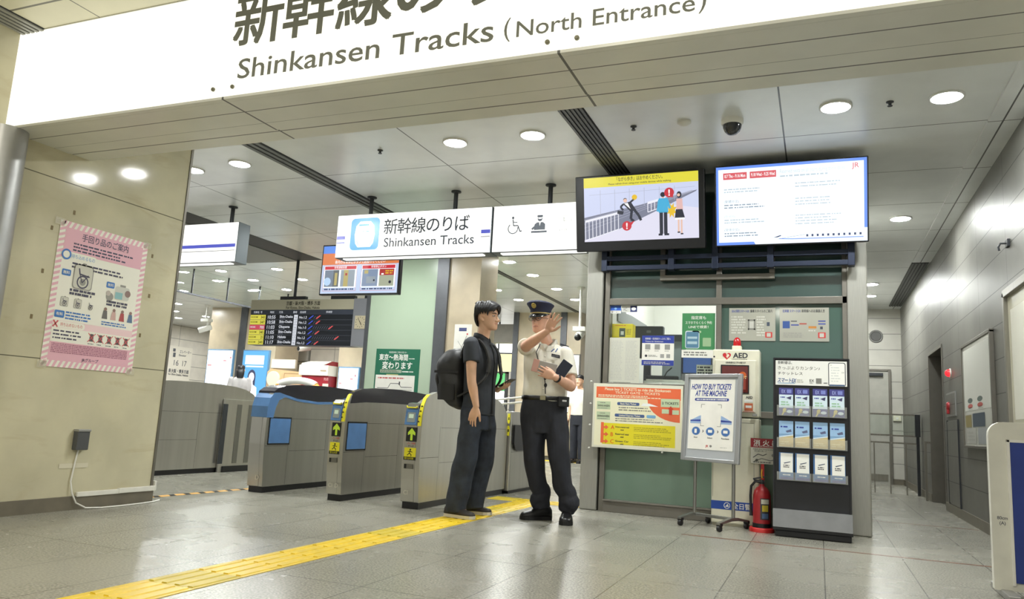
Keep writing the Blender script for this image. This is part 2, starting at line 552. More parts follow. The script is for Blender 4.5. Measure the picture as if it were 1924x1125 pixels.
# hall beyond the gates
struct('wall_hall', MB(wall_white).box(-13, 16.6, 0, -9.5, 16.8, 3.22))
struct('wall_far', MB(wall_white).box(-19.3, 12, 0, -19.0, 24, 3.22))
struct('wall_rear', MB(wall_white).box(-19.3, 21.5, 0, -4, 21.7, 3.22))
dark_frame = mat('dark_frame', (96, 98, 102), 0.4, 0.4, var=0.04)
struct('pillar', MB(beige_stone).box(-14.42, 15.0, 0, -13.40, 15.9, 3.22))
struct('trim_6', MB(dark_frame).box(-13.44, 14.96, 0, -13.24, 15.9, 3.22))
struct('pillar', MB(beige_stone).box(-13.24, 15.0, 0, -12.30, 15.9, 3.22))
struct('pillar', MB(beige_stone).box(-10.45, 15.0, 0, -9.75, 15.9, 3.22))
struct('trim_7', MB(dark_frame).box(-9.76, 14.96, 0, -9.62, 15.9, 3.22))
# glazed lift shaft and its stone pier
shaft = mat('pale_green_glass', (180, 198, 174), 0.22, var=0.03, scale=0.8, spec=0.6)
struct('window_7', MB(shaft).box(-6.27, 9.70, 0, -5.13, 9.78, 3.22).box(-6.27, 9.78, 0, -6.2, 12.4, 3.22))
struct('trim_8', MB(dark_frame).box(-5.15, 9.66, 0, -4.965, 9.95, 3.22))
struct('trim_9', MB(dark_frame).box(-6.33, 9.68, 0, -6.27, 9.84, 3.22))
struct('pillar', MB(beige_stone).box(-4.965, 9.70, 0, -4.47, 10.3, 3.22))
# doorway pier at the back of the lane
struct('pillar', MB(beige_stone).box(-6.34, 16.0, 0, -4.86, 16.5, 3.22))
struct('trim_10', MB(dark_frame).box(-6.46, 15.95, 0, -6.34, 16.5, 3.22))
struct('trim_11', MB(dark_frame).box(-5.33, 15.97, 1.9, -5.19, 16.0, 3.22))
struct('trim_12', MB(frame_metal).box(-9.6, 16.0, 2.52, -6.46, 16.2, 2.95))
struct('wall_lane', MB(wall_white).box(-4.4, 16.3, 0, -2.2, 16.5, 3.22))
# smoke barrier glass hanging from the hall ceiling
sb = MB(pane_m).box(-10.65, 9.9, 2.76, -10.63, 15.0, 3.22)
sb.box(-10.66, 9.9, 2.735, -10.62, 15.0, 2.765, dark_metal)
for y in (10.5, 11.4, 12.3, 13.2, 14.1):
    sb.box(-10.655, y, 2.76, -10.625, y + 0.012, 3.22, dark_metal)
struct('trim_13', sb)

# slotted air diffusers in the ceilings
slot_grey = mat('slot_grey', (84, 86, 84), 0.5, 0.3, var=0.04)
slot_dark = mat('slot_dark', (34, 35, 36), 0.6)
slot_lite = mat('slot_light', (150, 150, 142), 0.4, 0.3)
def diffuser(label, x0, x1, y0, y1, z, n, a=slot_grey, b=slot_dark):
    t = thing('air_diffuser', label, 'air vent', ((x0 + x1) / 2, (y0 + y1) / 2, z))
    obj('backing', MB(b).box(x0, y0, z - 0.003, x1, y1, z + 0.02), t)
    w = (x1 - x0) / n
    for k in range(n):
        obj('slat', MB(a).box(x0 + k * w + w * 0.12, y0, z - 0.012, x0 + k * w + w * 0.72, y1, z - 0.003), t)
    return t
diffuser('long grey ceiling air slot running from the beam past the hanging track sign', -5.02, -4.80, 3.78, 9.66, 3.22, 3, mat('slot_mid', (112, 114, 112), 0.5, 0.3))
diffuser('dark ribbed ceiling air slot ending above the yellow-topped screen', -1.89, -1.68, 3.78, 7.05, 3.22, 6, mat('slot_rib', (92, 93, 90), 0.45, 0.4))
diffuser('ribbed air slot in the cream ceiling above the illuminated entrance sign', -4.92, -4.70, 0.0, 3.14, 3.17, 5, slot_lite)
diffuser('wide dark ceiling recess behind the blank hanging sign with blue stripe', -9.3, -7.55, 6.2, 10.15, 3.22, 1, mat('slot_wide', (120, 121, 117), 0.5, 0.2))
diffuser('grey ceiling air slot far behind the cap of the uniformed person', -5.0, -4.90, 10.35, 15.95, 3.22, 2, mat('slot_far', (112, 112, 108), 0.5))
diffuser('dark ribbed air slot at the far end of the right corridor ceiling', 1.20, 1.41, 11.5, 15.3, 3.215, 5)

# tactile paving
tac = mat('tactile_yellow', (222, 190, 34), 0.4, var=0.05, scale=12)
tac2 = mat('tactile_worn', (200, 178, 46), 0.45, var=0.06)
def tactile(label, x0, y0, nx, ny, along, dots=()):
    m = MB(tac)
    s = 0.30
    for i in range(nx):
        for j in range(ny):
            a, b = x0 + i * s, y0 + j * s
            mm = tac2 if (i * 7 + j * 5) % 6 == 0 else tac
            m.box(a + 0.001, b + 0.001, -0.001, a + s - 0.001, b + s - 0.001, 0.0025, mm)
            if (i, j) in dots:
                for p in range(5):
                    for q in range(5):
                        m.lathe((a + 0.03 + p * 0.06, b + 0.03 + q * 0.06, 0), [(0.014, 0.002), (0.011, 0.006), (0.004, 0.007)], 8, mm)
                continue
            for k in range(4):
                c = 0.0375 + k * 0.075
                if along == 'Y':
                    m.prism([(a + c - 0.017, 0.002), (a + c - 0.012, 0.007), (a + c + 0.012, 0.007), (a + c + 0.017, 0.002)], 'Y', b + 0.012, b + s - 0.012, mm)
                else:
                    m.prism([(b + c - 0.017, 0.002), (b + c - 0.012, 0.007), (b + c + 0.012, 0.007), (b + c + 0.017, 0.002)], 'X', a + 0.012, a + s - 0.012, mm)
    o = obj('tactile_paving', m)
    return tag(o, label, 'tactile paving')
tactile('long yellow ridged tactile strip crossing the floor under the backpacker\'s shoes', -2.815, 0.9, 1, 21, 'Y')
tactile('yellow tactile cross branch on the floor between backpacker and uniformed person', -3.115, 7.20, 6, 1, 'X', dots=((1, 0),))
tactile('thin yellow tactile line on the hall floor far behind the uniformed person', -5.6, 14.9, 6, 1, 'X')
# ------------------------------------------------------------------ lamps in the ceiling
def downlight(x, y, label, r=0.115, z=3.22):
    t = thing('downlight', label, 'ceiling light', (x, y, z), 'recessed round downlights')
    obj('trim_ring', MB(mat('ring_white', (225, 225, 220), 0.35)).lathe((x, y, z), [(r, 0.002), (r, -0.012), (r * 0.86, -0.014), (r * 0.84, -0.004), (r * 0.5, -0.003)], 28), t)
    obj('lens', MB(lens_white).lathe((x, y, z), [(r * 0.82, -0.004), (r * 0.80, -0.009), (r * 0.3, -0.010)], 24), t)
    return t
first = downlight(-3.0, 5.79, 'left one of the two bright round downlights above the track sign')
def more(x, y, label):
    c = copy_tree(first)
    c.location = (x, y, 3.22)
    c['label'] = label
    return c
more(-2.26, 5.79, 'bright round downlight nearest the ribbed ceiling slot, left of it')
more(-5.44, 5.80, 'round downlight above the blank hanging sign, just right of the stone pier')
more(-6.10, 5.85, 'round downlight half hidden behind the edge of the stone pier')
more(0.133, 5.81, 'round downlight above the blue-bordered screen, right of the dome camera')
more(0.857, 5.82, 'round downlight nearest the right corridor wall, close to the beam')
more(0.852, 9.11, 'single round downlight right of the blue-bordered screen')
more(0.78, 13.07, 'nearer one of two small downlights deep in the right corridor')
more(0.82, 14.17, 'farthest small downlight deep in the right corridor')
for x, y, l in ((-10.19, 10.7, 'hall downlight below the lower edge of the blank hanging sign, left one'), (-8.92, 10.7, 'hall downlight below the lower edge of the blank hanging sign, right one'),
                (-11.1, 11.6, 'hall downlight in the second row behind the blank sign, leftmost'), (-10.22, 11.6, 'hall downlight in the second row behind the blank sign, middle'),
                (-9.1, 11.65, 'hall downlight beside the left edge of the orange-topped screen'), (-11.17, 12.7, 'hall downlight in the third row behind the blank sign, left one'),
                (-10.25, 12.65, 'hall downlight right above the departure board'), (-14.88, 14.3, 'far hall downlight beside the pier edge, upper one'),
                (-16.2, 15.5, 'far hall downlight beside the pier edge, lower one'), (-16.08, 16.5, 'far hall downlight above the white bullet camera'),
                (-4.45, 10.68, 'hall downlight closest under the wheelchair sign'), (-4.456, 11.75, 'hall downlight between track sign and peaked cap, second row'),
                (-5.68, 13.07, 'hall downlight straight above the head of the backpacker'), (-5.67, 14.2, 'hall downlight between the two standing people, lowest'),
                (-4.47, 13.06, 'hall downlight above the peaked cap, third row'), (-4.476, 14.25, 'hall downlight just left of the ceiling pole camera')):
    more(x, y, l)

for x, y, l in ((-5.66, 8.5, 'hall downlight hidden above the track sign in front of the glass shaft'), (-4.2, 8.35, 'hall downlight in front of the stone pier behind the facility sign'), 
                (0.133, 9.11, 'corridor downlight directly behind the blue-bordered screen'), (-7.9, 12.7, 'extra hall lamp added behind the departure board for brightness'), (-13.0, 12.6, 'extra hall lamp added near the far stone pillars for brightness'), (-17.4, 16.8, 'lamp added out of sight behind the stone pier to brighten the far wall'), (-17.3, 19.0, 'lamp added to brighten the platform sign wall in the far hall'), (-7.4, 16.9, 'lamp added above the pale yellow hanging sign to brighten the far hall'), (-8.3, 19.6, 'farthest lamp, added to brighten the hall before the rear windows'), (-11.6, 14.0, 'extra hall lamp added above the red and white kiosk for brightness')):  # all after the corridor one are extra lamps added to brighten the hall
    more(x, y, l)

# concourse lamps on this side of the entrance
for x, y in ((-3.6, 1.2), (-1.2, 1.2), (0.9, 1.2), (-3.6, -1.4), (-0.6, -1.4), (1.0, -1.4)):
    ld = bpy.data.lights.new('concourse_lamp', 'AREA')
    ld.shape = 'DISK'
    ld.size = 0.35
    ld.energy = CONCOURSE
    ld.color = (1.0, 0.95, 0.82)
    lo = bpy.data.objects.new('concourse_lamp', ld)
    COL.objects.link(lo)
    lo.location = (x, y, 3.15)

# small ceiling fittings
t = thing('dome_camera', 'dark dome security camera on the ceiling above the gap between screens', 'security camera', (-0.615, 5.88, 3.22))
obj('base', MB(white_plastic).lathe((-0.615, 5.88, 3.22), [(0.085, 0), (0.085, -0.03), (0.075, -0.045)], 28), t)
obj('dome', MB(mat('smoked_dome', (40, 42, 46), 0.08, spec=0.8)).lathe((-0.615, 5.88, 3.175), [(0.072, 0), (0.070, -0.02), (0.058, -0.05), (0.035, -0.072), (0.006, -0.08)], 28), t)
t = thing('smoke_detector', 'flat white smoke detector on the ceiling left of the dome camera', 'smoke detector', (-0.98, 5.82, 3.22))
obj('base', MB(mat('detector_white', (214, 213, 205), 0.45)).lathe((-0.98, 5.82, 3.22), [(0.055, 0), (0.055, -0.014), (0.045, -0.022), (0.02, -0.034), (0.006, -0.036)], 24), t)
for x, y, l in ((-1.39, 5.82, 'tiny sprinkler head on the ceiling right of the ribbed air slot'), (-3.79, 5.81, 'tiny dark sprinkler head on the ceiling above the track sign'), (0.496, 5.82, 'tiny sprinkler head on the ceiling between two right-hand downlights')):
    t = thing('sprinkler', l, 'sprinkler', (x, y, 3.22), 'ceiling sprinkler heads')
    obj('stem', MB(dark_metal).lathe((x, y, 3.22), [(0.026, 0), (0.026, -0.006), (0.012, -0.01), (0.010, -0.03)], 16), t)
    obj('deflector', MB(dark_metal).lathe((x, y, 3.19), [(0.018, 0), (0.018, -0.004)], 12), t)

# ------------------------------------------------------------------ illuminated entrance sign
cream = mat('lightbox_cream', (255, 253, 236), 0.4, emit=1.22)
sgn = mat('sign_letter_grey', (128, 130, 120), 0.45)
t = thing('entrance_sign', 'long illuminated cream entrance sign with grey lettering across the beam', 'illuminated sign', (-2, 3.15, 2.5))
for k, (a, b) in enumerate(((-5.13, -3.128), (-3.122, -1.103), (-1.097, 0.90), (0.906, 2.9))):
    obj('light_panel', MB(cream).box(a, 3.135, 2.512, b, 3.165, 3.165), t)
obj('frame', MB(soffit_metal).box(-5.2, 3.13, 2.497, 3.0, 3.168, 2.512).box(-5.2, 3.13, 3.165, 3.0, 3.168, 3.17), t)
a = Art((0, 3.135, 0), (1, 0, 0), (0, 0, 1), (0, -1, 0))
for k, ch in enumerate('新幹線のりば'):
    a.text(ch, -2.922 + k * 0.351, 2.838, 0.365, sgn, 1, align='C', bold=0.026)
a.text('Shinkansen Tracks', -3.03, 2.612, 0.168, sgn, 1, w=1.575, bold=0.008)
a.text('(', -1.40, 2.625, 0.135, sgn, 1)
a.text('North Entrance', -1.335, 2.612, 0.118, sgn, 1, w=0.845, bold=0.006)
a.text(')', -0.475, 2.625, 0.135, sgn, 1)
a.text('(北口)', -0.96, 2.838, 0.33, sgn, 1, bold=0.02)
a.build('lettering', t)
stud = mat('stud_metal', (130, 128, 110), 0.4, 0.6)
for x, z in ((-5.085, 3.145), (-3.192, 2.566), (-3.053, 2.566), (-1.172, 2.561), (-1.027, 2.561), (0.836, 2.561), (0.976, 2.561)):
    obj('stud', MB(stud).lathe((x, 3.136, z), [(0.012, 0), (0.012, -0.01), (0.008, -0.014)], 14, axis='Y'), t)

# ------------------------------------------------------------------ hanging signs
sign_white = mat('sign_lit_white', (255, 254, 247), 0.35, emit=1.25)
sign_ink = mat('sign_ink', (58, 66, 78), 0.5)
sign_blue = glow((88, 96, 205), 0.9)
sky_blue = glow((84, 176, 226), 0.95)
sign_line = glow((226, 226, 222), 1.0)
end_grey = mat('sign_end_grey', (92, 100, 104), 0.45, 0.3)
def hanging_sign(name, label, cat, x0, x1, poles, z0=2.495, z1=3.0, y0=7.06, y1=7.27):
    t = thing(name, label, cat, ((x0 + x1) / 2, y0, z0))
    obj('housing', MB(end_grey).box(x0 + 0.004, y0 + 0.012, z0 + 0.004, x1 - 0.004, y1, z1), t, bevel=0.006)
    obj('light_panel', MB(sign_white).box(x0 + 0.012, y0, z0 + 0.012, x1 - 0.012, y0 + 0.02, z1 - 0.008), t)
    obj('lower_diffuser', MB(lit_white).box(x0 + 0.1, y0 + 0.03, z0 - 0.008, x1 - 0.1, y0 + 0.10, z0 + 0.004), t)
    for x in poles:
        obj('hanger', MB(dark_metal).cyl((x, 7.15, z1), (x, 7.15, 3.21), 0.024, 16).lathe((x, 7.15, 3.22), [(0.055, 0), (0.055, -0.012), (0.03, -0.018)], 20).box(x - 0.045, 7.11, z1, x + 0.045, 7.19, z1 + 0.008), t)
    return t
t = hanging_sign('blank_sign', 'hanging illuminated white sign with only a blue stripe beside the stone pier', 'hanging sign', -8.5, -6.53, (-6.73, -8.3))
a = Art((0, 7.06, 0), (1, 0, 0), (0, 0, 1), (0, -1, 0))
a.rect(-8.48, 2.685, 1.93, 0.042, sign_blue).rect(-8.48, 2.640, 1.93, 0.007, mat('sign_grey_line', (120, 122, 120), 0.5))
a.build('stripe', t)
t = hanging_sign('track_sign', 'hanging illuminated white sign with blue train symbol over the ticket gates', 'hanging sign', -5.10, -3.165, (-4.72, -3.65))
a = Art((0, 7.06, 0), (1, 0, 0), (0, 0, 1), (0, -1, 0))
a.rect(-5.085, 2.712, 0.11, 0.040, sign_blue).rect(-5.085, 2.668, 0.11, 0.012, sign_blue)
a.rect(-3.282, 2.710, 0.105, 0.040, sign_blue).rect(-3.282, 2.672, 0.105, 0.007, sign_ink)
a.rrect(-4.905, 2.582, 0.375, 0.368, 0.05, sky_blue)
nose = [(-4.835, 2.66), (-4.80, 2.615), (-4.635, 2.615), (-4.60, 2.66), (-4.585, 2.76), (-4.60, 2.86), (-4.65, 2.912), (-4.785, 2.912), (-4.835, 2.86), (-4.85, 2.76)]
a.poly(nose, sign_white, 2)
a.rect(-4.80, 2.858, 0.13, 0.022, sky_blue, 3).rect(-4.765, 2.79, 0.04, 0.008, sky_blue, 3).rect(-4.70, 2.79, 0.04, 0.008, sky_blue, 3)
a.line([(-4.82, 2.70), (-4.79, 2.64)], 0.006, sky_blue, 3).line([(-4.615, 2.70), (-4.645, 2.64)], 0.006, sky_blue, 3)
for k, ch in enumerate('新幹線のりば'):
    a.text(ch, -4.386 + k * 0.1755, 2.765, 0.188, sign_ink, 2, align='C', bold=0.012)
a.text('Shinkansen Tracks', -4.46, 2.607, 0.145, sign_ink, 2, w=1.10, bold=0.006)
a.build('lettering', t)
t = hanging_sign('facility_sign', 'hanging illuminated white sign with wheelchair and attendant pictograms beside screen', 'hanging sign', -3.158, -2.05, (-2.56,))
a = Art((0, 7.06, 0), (1, 0, 0), (0, 0, 1), (0, -1, 0))
def wheelchair(a, x, y, s, m):
    a.disc(x + 0.42 * s, y + 0.92 * s, 0.07 * s, m, 2)
    a.line([(x + 0.42 * s, y + 0.84 * s), (x + 0.46 * s, y + 0.48 * s), (x + 0.72 * s, y + 0.48 * s), (x + 0.86 * s, y + 0.14 * s), (x + 0.96 * s, y + 0.18 * s)], 0.06 * s, m, 2)
    a.line([(x + 0.44 * s, y + 0.68 * s), (x + 0.68 * s, y + 0.66 * s)], 0.05 * s, m, 2)
    a.arc(x + 0.44 * s, y + 0.32 * s, 0.28 * s, 0.05 * s, 130, 372, m, 2, 20)
for x in (-3.03, -2.755, -2.475):
    a.frame(x - 0.02, 2.675, 0.225, 0.215, 0.003, sign_line, 1)
wheelchair(a, -3.005, 2.685, 0.19, sign_ink)
bx, by = -2.72, 2.69
a.rect(bx, by, 0.17, 0.02, sign_ink, 2).poly([(bx + 0.03, by + 0.03), (bx + 0.15, by + 0.03), (bx + 0.15, by + 0.09), (bx + 0.125, by + 0.11), (bx + 0.06, by + 0.11), (bx + 0.035, by + 0.09)], sign_ink, 2)
a.disc(bx + 0.092, by + 0.145, 0.026, sign_ink, 2).rect(bx + 0.062, by + 0.163, 0.06, 0.022, sign_ink, 3)
a.rect(bx + 0.075, by + 0.145, 0.034, 0.016, sign_white, 3).poly([(bx + 0.085, by + 0.11), (bx + 0.10, by + 0.11), (bx + 0.0925, by + 0.07)], sign_white, 3).poly([(bx, by + 0.045), (bx + 0.04, by + 0.08), (bx + 0.045, by + 0.055), (bx + 0.015, by + 0.03)], sign_ink, 3)
lt = mat('sign_light_grey', (176, 178, 176), 0.5)
a.frame(-2.455, 2.77, 0.09, 0.065, 0.004, lt, 2).frame(-2.375, 2.80, 0.085, 0.06, 0.004, lt, 2)
a.text('のりこし', -2.45, 2.735, 0.03, lt, 2, w=0.15).text('精算', -2.42, 2.695, 0.03, lt, 2, w=0.09)
a.build('lettering', t)

# ------------------------------------------------------------------ the two big screens over the office and their rack
def screen(name, label, x0, x1, z0, z1, yt, yb, bez, face):
    t = thing(name, label, 'screen', ((x0 + x1) / 2, yb, z0))
    u = Vector((1, 0, 0)); v = Vector((0, yt - yb, z1 - z0)).normalized(); n = u.cross(v)
    h = math.hypot(yt - yb, z1 - z0); w = x1 - x0
    o = Vector((x0, yb, z0))
    c = o + u * (w / 2) + v * (h / 2)
    obj('housing', MB(black_plastic).obox(c - n * 0.045, (u, v, n), (w / 2, h / 2, 0.035)), t, bevel=0.008)
    l, r, b, tp = bez
    a0 = o + u * l + v * b - n * 0.009
    obj('panel', MB(face).obox(o + u * ((l + w - r) / 2) + v * ((b + h - tp) / 2) - n * 0.0105, (u, v, n), ((w - l - r) / 2, (h - b - tp) / 2, 0.001)), t)
    return t, Art(a0, u, v, n), w - l - r, h - b - tp
lav = glow((205, 212, 240), 0.95)
t, a, w, h = screen('safety_screen', 'black wall screen showing yellow-topped cartoon warning about walking with phones', -2.165, -0.945, 2.425, 3.135, 6.72, 6.86, (0.085, 0.055, 0.095, 0.02), lav)
Yb = glow((232, 222, 64), 0.9)
lead = glow((180, 184, 206), 0.9); rail_w = glow((236, 236, 246), 0.95); road = glow((132, 136, 158), 0.8); pale = glow((224, 222, 240), 0.95); dk = glow((36, 40, 58), 0.8)
red_e = glow((206, 44, 60), 0.9); whi = glow((255, 255, 255), 1.0); skinE = glow((238, 196, 176), 0.9); cyanE = glow((70, 178, 222), 0.9); starE = glow((238, 196, 40), 0.9)
a.poly([(0, 0), (w, 0), (w, 0.45 * h), (0.62 * w, 0.56 * h), (0, 0.33 * h)], pale, 1)
a.poly([(0, 0.03 * h), (0.30 * w, 0.17 * h), (0.6 * w, 0.40 * h), (0.98 * w, 0.70 * h), (0.99 * w, 0.72 * h), (0.5 * w, 0.54 * h), (0, 0.38 * h)], road, 2)
for k in range(4):
    a.line([(0, (0.16 + 0.06 * k) * h), (0.95 * w, (0.70 + 0.005 * k) * h)], 0.003, lead, 3)
for k in range(6):
    x = (0.15 + 0.13 * k) * w
    a.line([(x, 0.42 * h + 0.02 * k), (x, 0.80 * h)], 0.004, lead, 3)
a.line([(0.05 * w, 0.73 * h), (0.97 * w, 0.77 * h)], 0.003, lead, 3)
def rail(x0, y0, x1, y1, hh0, hh1, n):
    a.line([(x0, y0 + hh0), (x1, y1 + hh1)], 0.022, rail_w, 4)
    a.line([(x0, y0), (x1, y1)], 0.008, rail_w, 4)
    for k in range(n + 1):
        q = k / n
        xx, yy = x0 + (x1 - x0) * q, y0 + (y1 - y0) * q
        a.line([(xx, yy), (xx, yy + hh0 + (hh1 - hh0) * q)], 0.007, rail_w, 4)
rail(0.01 * w, 0.02 * h, 0.31 * w, 0.18 * h, 0.30 * h, 0.25 * h, 9)
rail(0.57 * w, 0.42 * h, 0.72 * w, 0.50 * h, 0.14 * h, 0.12 * h, 5)
a.rect(0, 0.845 * h, w, 0.155 * h, Yb, 5)
a.text('「ながら歩き」はおやめください。', 0.5 * w, 0.925 * h, 0.044, dk, 6, w=0.40 * w, align='C', bold=0.01)
a.text('Please refrain from using your mobile devices while walking.', 0.5 * w, 0.872 * h, 0.022, dk, 6, w=0.55 * w, align='C', bold=0.01)
# falling man at the platform edge
a.poly([(0.35 * w, 0.57 * h), (0.42 * w, 0.60 * h), (0.47 * w, 0.46 * h), (0.42 * w, 0.44 * h)], dk, 6).poly([(0.365 * w, 0.57 * h), (0.395 * w, 0.58 * h), (0.42 * w, 0.48 * h)], whi, 7)
a.line([(0.43 * w, 0.46 * h), (0.42 * w, 0.33 * h), (0.45 * w, 0.29 * h)], 0.024, dk, 6).line([(0.455 * w, 0.46 * h), (0.49 * w, 0.38 * h), (0.51 * w, 0.30 * h)], 0.024, dk, 6)
a.line([(0.355 * w, 0.56 * h), (0.33 * w, 0.52 * h), (0.355 * w, 0.47 * h)], 0.018, dk, 6).line([(0.42 * w, 0.59 * h), (0.45 * w, 0.63 * h)], 0.018, dk, 6)
a.disc(0.373 * w, 0.615 * h, 0.018, skinE, 7).disc(0.372 * w, 0.628 * h, 0.017, dk, 6).disc(0.455 * w, 0.66 * h, 0.026, starE, 6, 9)
a.poly([(0.305 * w, 0.47 * h), (0.36 * w, 0.45 * h), (0.35 * w, 0.40 * h), (0.30 * w, 0.42 * h)], dk, 7)
# walking man and phone girl
a.poly([(0.665 * w, 0.62 * h), (0.74 * w, 0.62 * h), (0.745 * w, 0.40 * h), (0.665 * w, 0.40 * h)], cyanE, 6).line([(0.67 * w, 0.60 * h), (0.655 * w, 0.42 * h)], 0.022, cyanE, 6).line([(0.735 * w, 0.60 * h), (0.76 * w, 0.46 * h)], 0.022, cyanE, 6)
a.rect(0.67 * w, 0.08 * h, 0.03 * w, 0.33 * h, dk, 6).rect(0.707 * w, 0.08 * h, 0.03 * w, 0.33 * h, dk, 6).rect(0.66 * w, 0.055 * h, 0.035 * w, 0.03 * h, dk, 6).rect(0.71 * w, 0.055 * h, 0.04 * w, 0.03 * h, dk, 6)
a.disc(0.70 * w, 0.675 * h, 0.023, dk, 6).rect(0.692 * w, 0.615 * h, 0.02 * w, 0.03 * h, skinE, 5)
a.poly([(0.815 * w, 0.60 * h), (0.865 * w, 0.60 * h), (0.87 * w, 0.43 * h), (0.815 * w, 0.43 * h)], glow((232, 188, 184), 0.9), 6).poly([(0.81 * w, 0.44 * h), (0.865 * w, 0.44 * h), (0.885 * w, 0.31 * h), (0.80 * w, 0.31 * h)], dk, 7).rect(0.803 * w, 0.285 * h, 0.08 * w, 0.028 * h, whi, 7)
a.rect(0.825 * w, 0.10 * h, 0.014 * w, 0.19 * h, skinE, 6).rect(0.85 * w, 0.08 * h, 0.014 * w, 0.21 * h, skinE, 6).rect(0.822 * w, 0.085 * h, 0.022 * w, 0.02 * h, dk, 6).rect(0.848 * w, 0.06 * h, 0.022 * w, 0.02 * h, dk, 6)
a.disc(0.838 * w, 0.66 * h, 0.022, dk, 7, ry=0.03).disc(0.834 * w, 0.655 * h, 0.014, skinE, 8)
a.poly([(0.775 * w + 0.05 * math.cos(k * PI / 8) * (1 if k % 2 else 0.55), 0.43 * h + 0.075 * math.sin(k * PI / 8) * (1 if k % 2 else 0.55)) for k in range(16)], starE, 5)
for cx, cy in ((0.755, 0.70), (0.385, 0.225)):
    a.disc(cx * w, cy * h, 0.045, red_e, 8)
    a.text('!', cx * w, cy * h - 0.028, 0.08, whi, 9, align='C', bold=0.03)
a.poly([(0.76 * w, 0.64 * h), (0.785 * w, 0.62 * h), (0.79 * w, 0.66 * h)], red_e, 8).poly([(0.41 * w, 0.27 * h), (0.455 * w, 0.30 * h), (0.42 * w, 0.22 * h)], red_e, 8)
a.build('picture', t)
bordb = glow((104, 146, 240), 1.05)
t, a, w, h = screen('notice_screen', 'black wall screen with blue-bordered white notice page, right of the cartoon', -0.855, 0.402, 2.43, 3.14, 6.72, 6.86, (0.012, 0.012, 0.012, 0.012), bordb)
pagew = glow((240, 250, 255), 1.15)
a.rect(0.016 * w, 0.035 * h, 0.965 * w, 0.93 * h, pagew, 1)
a.poly([(0.27 * w, 0.0), (w, 0.0), (w, 0.16 * h), (0.975 * w, 0.16 * h), (0.975 * w, 0.06 * h), (0.25 * w, 0.06 * h)], pagew, 2)
redb = glow((222, 96, 104), 0.95)
a.rect(0.05 * w, 0.835 * h, 0.165 * w, 0.085 * h, redb, 2).rect(0.235 * w, 0.835 * h, 0.18 * w, 0.085 * h, redb, 2)
a.text('8.7 Thu - 9.16 Mon', 0.06 * w, 0.86 * h, 0.04, whi, 3, w=0.145 * w, bold=0.02).text('9.18 Wed - 9.25 Wed', 0.245 * w, 0.86 * h, 0.04, whi, 3, w=0.16 * w, bold=0.02)
faint = glow((190, 204, 214), 1.0); faint2 = glow((150, 164, 180), 0.95)
a.text('Reserved seats on all trains during these dates', 0.44 * w, 0.875 * h, 0.05, faint, 2, w=0.42 * w).greek(0.44 * w, 0.82 * h, 0.40 * w, 0.035 * h, 1, faint, 2, 3)
for k, y in enumerate((0.66, 0.46, 0.27, 0.10)):
    if k:
        a.text(('', '(繁體中文)', '(한국어)', '(简体中文)')[k], 0.055 * w, (y + 0.08) * h, 0.028, faint2 if k % 2 else faint, 2)
    a.greek(0.055 * w, y * h, 0.28 * w, 0.065 * h, 2, faint2 if k % 2 else faint, 2, 10 + k, fill=0.45)
for k, y in enumerate((0.68, 0.46, 0.22)):
    a.greek(0.54 * w, y * h, 0.30 * w, (0.08, 0.11, 0.14)[k] * h, (2, 3, 4)[k], faint, 2, 20 + k, fill=0.35)
navy_e = glow((60, 74, 120), 0.8)
a.poly([(0.39 * w, 0.075 * h), (0.44 * w, 0.105 * h), (0.445 * w, 0.095 * h), (0.42 * w, 0.078 * h)], navy_e, 3)
a.line([(0.43 * w, 0.06 * h), (0.52 * w, 0.052 * h), (0.975 * w, 0.05 * h)], 0.007, bordb, 3).line([(0.42 * w, 0.055 * h), (0.53 * w, 0.085 * h), (0.6 * w, 0.10 * h)], 0.003, faint2, 3)
for k in range(11):
    a.rect((0.61 + 0.034 * k) * w, 0.075 * h, 0.013 * w, 0.028 * h, navy_e, 3)
a.text('JR', 0.905 * w, 0.885 * h, 0.06, glow((226, 110, 120), 0.95), 3, bold=0.01)
a.build('picture', t)
t = thing('screen_rack', 'dark navy steel rack carrying the two screens over the office window', 'screen mount', (-0.9, 6.95, 2.27))
rk = mat('rack_navy', (38, 46, 66), 0.4, 0.4)
for z in (2.262, 2.355):
    obj('rail', MB(rk).box(-1.94, 6.97, z, 0.29, 7.01, z + 0.045), t, bevel=0.004)
for x in (-1.94, -1.30, -0.90, -0.42, 0.24):
    obj('bracket', MB(rk).box(x, 6.965, 2.255, x + 0.055, 7.06, 2.9), t, bevel=0.004)

